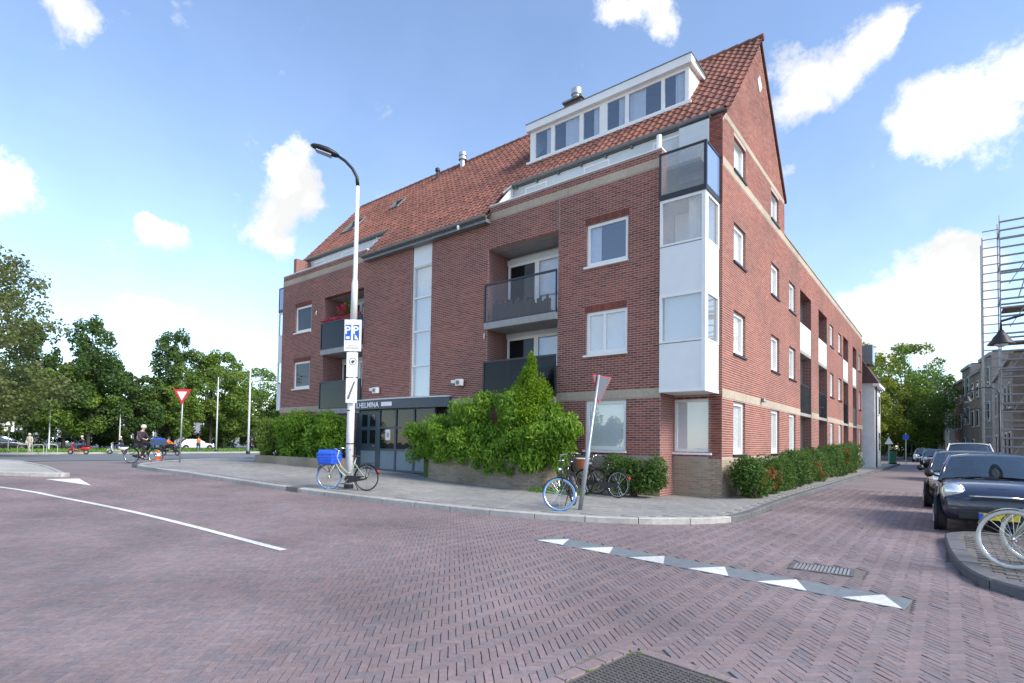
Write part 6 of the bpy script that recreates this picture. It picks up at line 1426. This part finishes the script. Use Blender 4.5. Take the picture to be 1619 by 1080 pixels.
# ================================================================ CARS (local: x forward, wheels on z = 0)
def car(name, loc, rz, Lc, Wc_, Hc, paint, label, cat='car', group=None, style='hatch', detail=True):
    o = empty(name, loc, label, cat, group, rz); h = Lc / 2; w = Wc_ / 2
    if style == 'hatch': st = [(-.5, .78, .42, .70), (-.485, .90, .30, .88), (-.44, .96, .22, .98), (-.3, 1.0, .19, .97), (0, 1.0, .18, .95), (.16, 1.0, .18, .95), (.27, .99, .18, .93), (.36, .975, .19, .89), (.43, .93, .21, .82), (.475, .85, .26, .72), (.5, .70, .36, .58)]; gh = (-.475, .215, -.40, .03, .93)
    elif style == 'van': st = [(-.5, .86, .35, .9), (-.48, .95, .25, 1.05), (-.3, 1, .22, 1.08), (.1, 1, .22, 1.08), (.3, 1, .22, 1.04), (.40, .97, .23, .95), (.46, .92, .26, .82), (.5, .78, .36, .62)]; gh = (-.485, .34, -.46, .16, 1.04)
    else: st = [(-.5, .76, .42, .72), (-.48, .9, .3, .86), (-.42, .96, .22, .92), (-.25, 1, .19, .93), (0, 1, .18, .92), (.2, 1, .18, .92), (.33, .985, .18, .86), (.42, .94, .2, .78), (.475, .86, .26, .68), (.5, .7, .36, .56)]; gh = (-.45, .26, -.32, .04, .90)
    def prof(ws, zl, zt):
        ww = w * ws; a = [(0, zl), (ww * .8, zl), (ww * .96, zl + .08), (ww, zl + .32 * (zt - zl)), (ww * .99, zl + .66 * (zt - zl)), (ww * .95, zt - .07), (ww * .84, zt - .01), (ww * .45, zt + .015), (0, zt + .02)]
        return a + [(-y, z) for y, z in a[-2:0:-1]]
    vs = []; 
    for (x, ws, zl, zt) in st: vs += [(x * Lc, y, z) for y, z in prof(ws, zl, zt)]
    n = 16; fs = [(n * i + j, n * i + (j + 1) % n, n * i + n + (j + 1) % n, n * i + n + j) for i in range(len(st) - 1) for j in range(n)] + [tuple(range(n))[::-1], tuple(range(n * (len(st) - 1), n * len(st)))]
    body = MB().add(vs, fs).build('body', paint, o, True, True, sub=2)
    x0, x1, x2, x3, zb = gh; tw = w * .74; bw = w * .93
    G0 = [(x0 * Lc, y, zb) for y in (-bw * .95, bw * .95)]; G1 = [(x1 * Lc, y, zb) for y in (-bw, bw)]; T0 = [(x2 * Lc, y, Hc - .05) for y in (-tw, tw)]; T1 = [(x3 * Lc, y, Hc - .05) for y in (-tw, tw)]
    def quad(name, pts, m, k=6, bulge=.03):
        a, b, c, d = [Vector(p) for p in pts]; nn = (b - a).cross(d - a).normalized(); mb = MB(); v2 = []
        for i in range(k + 1):
            for j in range(k + 1):
                s_, t_ = i / k, j / k; p = a.lerp(b, s_).lerp(d.lerp(c, s_), t_); v2.append(p + nn * bulge * math.sin(math.pi * s_) * 1.0)
        mb.add(v2, [(i * (k + 1) + j, (i + 1) * (k + 1) + j, (i + 1) * (k + 1) + j + 1, i * (k + 1) + j + 1) for i in range(k) for j in range(k)]); return mb.build(name, m, o, True, True)
    quad('windscreen', [G1[0], G1[1], T1[1], T1[0]], 'car_glass', bulge=.08); quad('rear_window', [G0[1], G0[0], T0[0], T0[1]], 'car_glass', bulge=.06)
    quad('side_window', [G0[0], G1[0], T1[0], T0[0]], 'car_glass', bulge=0.015); quad('side_window', [G1[1], G0[1], T0[1], T1[1]], 'car_glass', bulge=0.015)
    rv = []; rr = [(x2 - .03, .85, -.035), (x2, 1.0, .0), ((x2 + x3) / 2, 1.03, .03), (x3, 1.0, .0), (x3 + .03, .9, -.045)]
    for (x, k, dz) in rr: rv += [(x * Lc, y * tw * k, Hc - .05 + dz + z) for y, z in ((-1.06, -.04), (-1.0, .01), (-.6, .04), (0, .05), (.6, .04), (1.0, .01), (1.06, -.04))]
    MB().add(rv, [(7 * i + j, 7 * i + 7 + j, 7 * i + 8 + j, 7 * i + j + 1) for i in range(4) for j in range(6)]).build('roof', paint, o, True, True, sub=2)
    for s_ in (0, 1):
        sg = -1 if s_ == 0 else 1
        for (a, b) in ((G1[s_], T1[s_]), (G0[s_], T0[s_])): MB().tube([Vector(a) + Vector((0, 0, -.05)), Vector(a).lerp(Vector(b), .5) + Vector((0, sg * .012, .0)), b], .035, 8).build('pillar', paint, o, True, True)
        bx_ = (.45 * x0 + .55 * x1) * Lc; tx = (.45 * x2 + .55 * x3) * Lc; MB().tube([(bx_, sg * bw * 1.0, zb - .03), (tx, sg * tw, Hc - .05)], .03, 8).build('pillar', 'black_plastic', o, True, True)
    wr = .30 if Hc < 1.6 else .33
    for xf in (.335, -.33):
        for sg in (-1, 1):
            c = Vector((xf * Lc, sg * (w - .075), wr)); ar = MB().lathe((c.x, sg * (w + .004) - .02, wr + .02), [(wr + .055, -.0), (wr + .055, .04)], 28, 'y'); ar.build('wheel_well_disc', 'black_plastic', o, True)  # flat black disc stands in for the shaded hollow of the wheel well
            t = MB().lathe((c.x, c.y - .09, wr), [(wr * .62, .0), (wr * .92, .0), (wr, .035), (wr, .145), (wr * .92, .18), (wr * .62, .18)], 30, 'y'); 
            wo = t.build('wheel', 'rubber', o, True, False); rm = MB().lathe((c.x, c.y + sg * .075, wr), [(wr * .66, -.01), (wr * .62, .012), (wr * .12, .012)], 24, 'y')
            for i in range(6):
                a = 6.2832 * i / 6; rm.tube([Vector((c.x, c.y + sg * .1, wr)), Vector((c.x + wr * .6 * math.cos(a), c.y + sg * .098, wr + wr * .6 * math.sin(a)))], .022, 5)
            rm.build('rim', 'car_silver', wo, True)
    for sg in (-1, 1):
        hl = MB(); fx = .455 if style == 'hatch' else .465
        hl.lathe((fx * Lc - .06, sg * w * .70, .735), [(.155, -.08), (.155, .045), (.14, .085), (.07, .12), (.01, .128)], 22, 'x'); ho = hl.build('headlight', 'headlight', o, True, True)
        MB().ring((fx * Lc - .01, sg * w * .70, .735), .156, .016, 'x', 26, 6).build('headlight_ring', 'chrome', ho, True, True)
        m_ = MB(); mx = x1 * Lc - .18; m_.lathe((mx, sg * (w + .11), zb + .09), [(.02, -.07), (.07, -.05), (.08, .0), (.07, .05), (.03, .075)], 12, 'x'); m_.tube([(mx, sg * w * .9, zb + .02), (mx, sg * (w + .06), zb + .06)], .02, 6); m_.build('wing_mirror', 'black_plastic', o, True, True)
        MB().box(-.487 * Lc - .03, sg * w * .72 - .09, .62, -.487 * Lc + .05, sg * w * .72 + .09, .82).build('tail_light', 'sign_red', o, True, bevel=.02)
        MB().box(-.06 * Lc, sg * (w - .005) - .015, .74, .0 * Lc, sg * (w - .005) + .015, .77).build('door_handle', 'chrome', o, True)
    MB().prism([(.488 * Lc, y, z) for y, z in ((-w * .45, .60), (w * .45, .60), (w * .4, .66), (-w * .4, .66))], None, (.02, 0, 0)).build('grille', 'black_plastic', o, True)
    MB().tube([(.475 * Lc, -w * .48, .675), (.499 * Lc, 0, .69), (.475 * Lc, w * .48, .675)], .018, 8).build('bonnet_trim', 'chrome', o, True, True)
    MB().box(.47 * Lc, -w * .62, .28, .503 * Lc, w * .62, .44).build('air_intake', 'black_plastic', o, True, bevel=.02)
    pl_ = MB().box(.503 * Lc, -.26, .30, .515 * Lc, .26, .41).build('number_plate', 'plate_yellow', o, True); MB().box(.5151 * Lc, -.262, .302, .517 * Lc, -.2, .408).build('plate_band', 'sign_blue', pl_, True)
    MB().tube([(x1 * Lc + .02, -.45, zb + .03), (x1 * Lc - .14, .2, zb + .12)], .01, 5).build('wiper', 'black_plastic', o, True)
    for sg in (-1, 1):
        s2 = MB(); s2.box((x3 - .06) * Lc - .45, sg * .36 - .22, .6, (x3 - .06) * Lc - .32, sg * .36 + .22, 1.12); s2.box((x3 - .06) * Lc - .44, sg * .36 - .12, 1.13, (x3 - .06) * Lc - .36, sg * .36 + .12, 1.28); s2.build('seat', 'cloth_black', o, True, bevel=.04)
    return o
mat('plate_yellow', (0.72, 0.55, 0.03), .5, .05)
GP = 'cars parked along the side street'
car('parked_car', (.67, 14.25, 0), R(-90), 3.75, 1.70, 1.41, 'car_navy', 'dark blue hatchback with round headlights parked beside the corner pavement', group=GP)
car('parked_car', (.42, 19.2, 0), R(-90), 4.2, 1.76, 1.45, 'car_black', 'black car parked right behind the dark blue hatchback', group=GP, style='sedan')
car('parked_van', (.78, 33.5, 0), R(-90), 4.6, 1.9, 1.80, 'car_white', 'white van parked beyond the black car', 'van', GP, style='van')
car('parked_car', (-.55, 52, 0), R(-92), 4.2, 1.75, 1.45, 'car_black', 'black car parked beyond the white van', group=GP, style='sedan')
car('parked_car', (-.9, 61, 0), R(-93), 4.2, 1.75, 1.45, 'car_silver', 'silver grey car parked behind the distant black car', group=GP, style='sedan')
car('parked_car', (-2.0, 76, 0), R(-95), 4.2, 1.75, 1.5, 'car_white', 'white car at the far end of the side street', group=GP, style='sedan')
GL = 'cars beyond the grass verge'
car('parked_car', (-79.5, 11.5, -.19), R(80), 4.3, 1.76, 1.45, 'car_black', 'dark car standing behind the verge near the white sign', group=GL, style='sedan')
car('parked_car', (-79.5, 16.8, -.19), R(85), 4.3, 1.76, 1.45, 'car_silver', 'silver car standing behind the verge beside the dark car', group=GL, style='sedan')
car('parked_car', (-79, 30.5, -.19), R(85), 4.3, 1.76, 1.42, 'car_white', 'low white car under the trees behind the verge', group=GL, style='sedan')
car('parked_van', (-63.5, 33.5, -.17), R(-60), 4.6, 1.9, 1.85, 'car_white', 'white van driving near the tram mast', 'van', GL, style='van')

# ================================================================ PEOPLE
def skinned(name, chains, m, parent, sub=1):
    """chains: list of [(point, radius), ...]; points shared by position join up; the first point is the root."""
    vs = []; rad = []; idx = {}; es = []
    for ch in chains:
        last = None
        for (p, r) in ch:
            key = tuple(round(c, 3) for c in p)
            if key not in idx: idx[key] = len(vs); vs.append(p); rad.append(r)
            if last is not None and last != idx[key]: es.append((last, idx[key]))
            last = idx[key]
    me = bpy.data.meshes.new(name); me.from_pydata(vs, es, []); o = bpy.data.objects.new(name, me); COL.objects.link(o)
    md = o.modifiers.new('skin', 'SKIN'); 
    if not me.skin_vertices:
        bm = bmesh.new(); bm.from_mesh(me); bm.verts.layers.skin.verify(); bm.to_mesh(me); bm.free()
    for i, s_ in enumerate(me.skin_vertices[0].data): s_.radius = (rad[i], rad[i]); s_.use_root = (i == 0)
    md.use_smooth_shade = True; sb = o.modifiers.new('sub', 'SUBSURF'); sb.levels = sub; sb.render_levels = sub
    bpy.context.view_layer.update(); m2 = bpy.data.meshes.new_from_object(o.evaluated_get(bpy.context.evaluated_depsgraph_get())); bpy.data.objects.remove(o)
    m2.materials.clear(); m2.materials.append(MAT[m])
    for p in m2.polygons: p.use_smooth = True
    r_ = bpy.data.objects.new(name, m2); COL.objects.link(r_); r_.parent = parent; return r_
def person(loc, rz, J, label, coat, trousers, hair, group=None, longcoat=False, hat=None):
    o = empty('person', loc, label, 'person', group, rz); V3 = Vector
    hip, chest, neck, head = [V3(J[k]) for k in ('hip', 'chest', 'neck', 'head')]
    ch = [[(hip, .13), (hip.lerp(chest, .5), .125), (chest, .14), (neck, .055), (neck.lerp(head, .45), .06), (head, .095), (head + (head - neck).normalized() * .075, .075)]]
    coatc = [[(hip, .155), (hip.lerp(chest, .5), .15), (chest, .165), (chest.lerp(neck, .7), .09)]]; trou = []
    for s_, k in ((1, 'l'), (-1, 'r')):
        sh = V3(J['sh_' + k]); el = V3(J['el_' + k]); ha = V3(J['ha_' + k]); hp = V3(J['hp_' + k]); kn = V3(J['kn_' + k]); an = V3(J['an_' + k]); to = V3(J['to_' + k]); d = (ha - el).normalized()
        ch += [[(chest, .14), (sh, .06), (el, .042), (ha, .03), (ha + d * .06, .034)]]
        sdv = d.cross(V3((0, 0, 1))).normalized()
        for q in range(4): ch += [[(ha + d * .06, .034), (ha + d * .10 + sdv * (q - 1.5) * .02, .010), (ha + d * (.14 + .012 * (1.5 - abs(q - 1.5))) + sdv * (q - 1.5) * .02 - V3((0, 0, .02)), .009)]]
        ch += [[(ha + d * .06, .034), (ha + d * .07 - sdv * s_ * .045, .011), (ha + d * .11 - sdv * s_ * .05, .009)]]
        ch += [[(hip, .13), (hp, .095), (kn, .062), (an, .042), (to, .035)]]
        coatc += [[(chest, .165), (sh, .08), (el, .06), (ha - d * .02, .048)]]; trou += [[(hip - V3((0, 0, .02)), .15), (hp, .112), (kn, .08), (an + V3((0, 0, .05)), .06)]]
    skinned('body', ch, 'skin', o); skinned('coat', coatc, coat, o); skinned('trousers', trou, trousers, o)
    if longcoat: MB().lathe(tuple(hip - V3((0, 0, .25))), [(.2, 0), (.19, .15), (.165, .3)], 14).build('coat_skirt', coat, o, True, True)
    hu_ = (head - neck).normalized()
    hr = MB(); hr.lathe(tuple(head), [(.085, -.05), (.112, -.01), (.115, .05), (.09, .11), (.03, .135)], 14); hr.v = [(x - .018, y, z) for x, y, z in hr.v]; hr.build('hair', hair, o, True, True, sub=1)
    MB().lathe(tuple(head + V3((.09, 0, -.01))), [(.018, -.02), (.012, .02), (.004, .035)], 8, 'x').build('nose', 'skin', o, True, True)
    for s_ in (-1, 1): MB().lathe(tuple(head + V3((.085, s_ * .035, .022))), [(.012, -.006), (.012, .006)], 8, 'x').build('eye', 'hair_dark', o, True)
    for k in 'lr':
        an = V3(J['an_' + k]); to = V3(J['to_' + k]); skinned('shoe', [[(an, .055), (an.lerp(to, .6) - V3((0, 0, .02)), .05), (to, .042)]], 'cloth_black', o)
    return o
RIDE = dict(hip=(-.2, 0, .98), chest=(-.10, 0, 1.32), neck=(-.04, 0, 1.47), head=(.01, 0, 1.62), sh_l=(-.08, .19, 1.38), sh_r=(-.08, -.19, 1.38), el_l=(.03, .27, 1.14), el_r=(.03, -.27, 1.14), ha_l=(.2, .28, 1.10), ha_r=(.2, -.28, 1.10), hp_l=(-.16, .10, .94), hp_r=(-.16, -.10, .94), kn_l=(.22, .11, .86), kn_r=(.13, -.11, .66), an_l=(.06, .12, .50), an_r=(.05, -.13, .26), to_l=(.2, .13, .46), to_r=(.2, -.13, .22))
az = math.atan2(.62, .78); cz = float(gz(-28.2))
cp = (-28.2, 8.7, cz)
bicycle('bicycle', cp, az, 'dark bicycle ridden by the person in a plum coat', 'bike_black', 'rubber', 'rubber')
person(cp, az, RIDE, 'person in a plum coat and pale headscarf riding a bicycle', 'cloth_plum', 'cloth_black', 'hair_pale', longcoat=True)
cb = empty('crate', (cp[0] + .5 * math.cos(az), cp[1] + .5 * math.sin(az), cz), 'dark blue crate on the handlebar of the ridden bicycle', 'crate', rz=az)
m_ = MB(); m_.box(-.02, -.24, .84, .4, .24, .86); m_.box(-.02, -.24, .86, 0, .24, 1.1); m_.box(.38, -.24, .86, .4, .24, 1.1); m_.box(0, -.24, .86, .38, -.22, 1.1); m_.box(0, .22, .86, .38, .24, 1.1); m_.build('box', 'cloth_jeans', cb, True)
MB().box(.01, -.21, .98, .37, .21, 1.15).build('cover', 'bag_blue', cb, True, bevel=.04); MB().tube([(.05, 0, .84), (.0, 0, .62)], .015, 6).build('bracket', 'black_plastic', cb, True)
def scooter(loc, rz, paint, label):
    o = empty('scooter', loc, label, 'scooter', 'scooters on the cross road', rz)
    for x in (-.55, .6):
        w_ = MB().ring((x, 0, .22), .17, .05, 'y', 24, 8).build('tyre', 'rubber', o, True, True); MB().lathe((x, -.03, .22), [(.12, 0), (.13, .02), (.13, .04), (.12, .06)], 14, 'y').build('rim', 'chrome', w_, True)
    b = MB(); pr_ = [(-.85, .05, .62), (-.8, .13, .55), (-.6, .17, .5), (-.35, .16, .52), (-.2, .13, .5)]; vs = []
    for (x, w_, zc_) in pr_: vs += [(x, w_ * math.cos(a), zc_ + .17 * math.sin(a) * (1 if x > -.8 else .5)) for a in [6.2832 * i / 10 for i in range(10)]]
    b.add(vs, [(10 * i + j, 10 * i + (j + 1) % 10, 10 * i + 10 + (j + 1) % 10, 10 * i + 10 + j) for i in range(4) for j in range(10)] + [tuple(range(10)), tuple(range(49, 39, -1))]); b.build('rear_body', paint, o, True, True)
    MB().box(-.25, -.16, .26, .35, .16, .32).build('floorboard', paint, o, True, bevel=.02)
    MB().add([(.34, -.22, .3), (.34, .22, .3), (.46, .2, .65), (.42, .16, .95), (.42, -.16, .95), (.46, -.2, .65), (.44, 0, .3), (.56, 0, .65), (.5, 0, .95)], [(0, 1, 6), (0, 6, 7, 5), (6, 1, 2, 7), (5, 7, 8, 4), (7, 2, 3, 8), (0, 5, 4, 3, 2, 1), (4, 8, 3)]).build('leg_shield', paint, o, True)
    MB().ring((.6, 0, .22), .23, .05, 'y', 14, 6, R(20), R(160), 1.3).build('mudguard', paint, o, True, True)
    MB().box(-.75, -.14, .70, -.1, .14, .80).build('seat', 'black_plastic', o, True, bevel=.04)
    h = MB(); h.tube([(.6, 0, .25), (.44, 0, .98)], .025, 8)
    for s_ in (-1, 1): h.tube([(.44, 0, .98), (.4, s_ * .15, 1.03), (.34, s_ * .3, 1.02)], .018, 6)
    h.build('handlebar', 'black_plastic', o, True); MB().lathe((.46, 0, .93), [(.05, 0), (.07, .04), (.07, .07), (.02, .09)], 12, 'x').build('headlight', 'headlight', o, True); return o
SIT = dict(hip=(-.35, 0, .88), chest=(-.27, 0, 1.22), neck=(-.22, 0, 1.37), head=(-.18, 0, 1.53), sh_l=(-.25, .19, 1.28), sh_r=(-.25, -.19, 1.28), el_l=(.0, .28, 1.08), el_r=(.0, -.28, 1.08), ha_l=(.26, .28, 1.05), ha_r=(.26, -.28, 1.05), hp_l=(-.3, .1, .86), hp_r=(-.3, -.1, .86), kn_l=(.12, .14, .80), kn_r=(.12, -.14, .80), an_l=(.15, .13, .40), an_r=(.15, -.13, .40), to_l=(.3, .13, .35), to_r=(.3, -.13, .35))
SCO = [((-59.2, 13.4, -.17), R(-125), 'car_red', 'cloth_black', 'cloth_jeans', 'hair_pale', 'red scooter with a rider at the edge of the verge', 'person in dark clothes riding the red scooter'),
       ((-59.4, 16.3, -.17), R(-125), 'car_white', 'cloth_black', 'cloth_jeans', 'hair_pale', 'white scooter with a rider at the edge of the verge', 'person in dark jacket riding the white scooter'),
       ((-53.5, 18.6, -.17), R(40), 'bike_black', 'cloth_orange', 'cloth_black', 'hair_dark', 'black scooter ridden past the traffic cone', 'person in an orange jacket riding the black scooter')]
for (l, a, pm, cm, tm, hm_, lab, lab2) in SCO: scooter(l, a, pm, lab); person(l, a, SIT, lab2, cm, tm, hm_, 'riders on the cross road')
STAND = dict(hip=(0, 0, .95), chest=(.02, 0, 1.3), neck=(.03, 0, 1.48), head=(.05, 0, 1.63), sh_l=(.02, .2, 1.4), sh_r=(.02, -.2, 1.4), el_l=(-.05, .25, 1.12), el_r=(.05, -.25, 1.12), ha_l=(.05, .24, .88), ha_r=(.15, -.22, .9), hp_l=(.0, .1, .9), hp_r=(0, -.1, .9), kn_l=(.12, .1, .5), kn_r=(-.02, -.1, .5), an_l=(.1, .1, .09), an_r=(-.2, -.1, .12), to_l=(.25, .11, .035), to_r=(-.06, -.11, .035))
person((-62.0, 10.6, -.14), R(-60), STAND, 'person in pale clothes walking by the verge', 'cloth_pale', 'cloth_pale', 'hair_pale')
person((-63.0, 30.3, -.17), R(30), STAND, 'person in a dark coat walking by the tram mast', 'cloth_black', 'cloth_black', 'hair_dark')
person((-64.0, 25.0, -.14), R(200), STAND, 'person in an orange vest standing near the slim mast', 'cloth_orange', 'cloth_jeans', 'hair_dark')
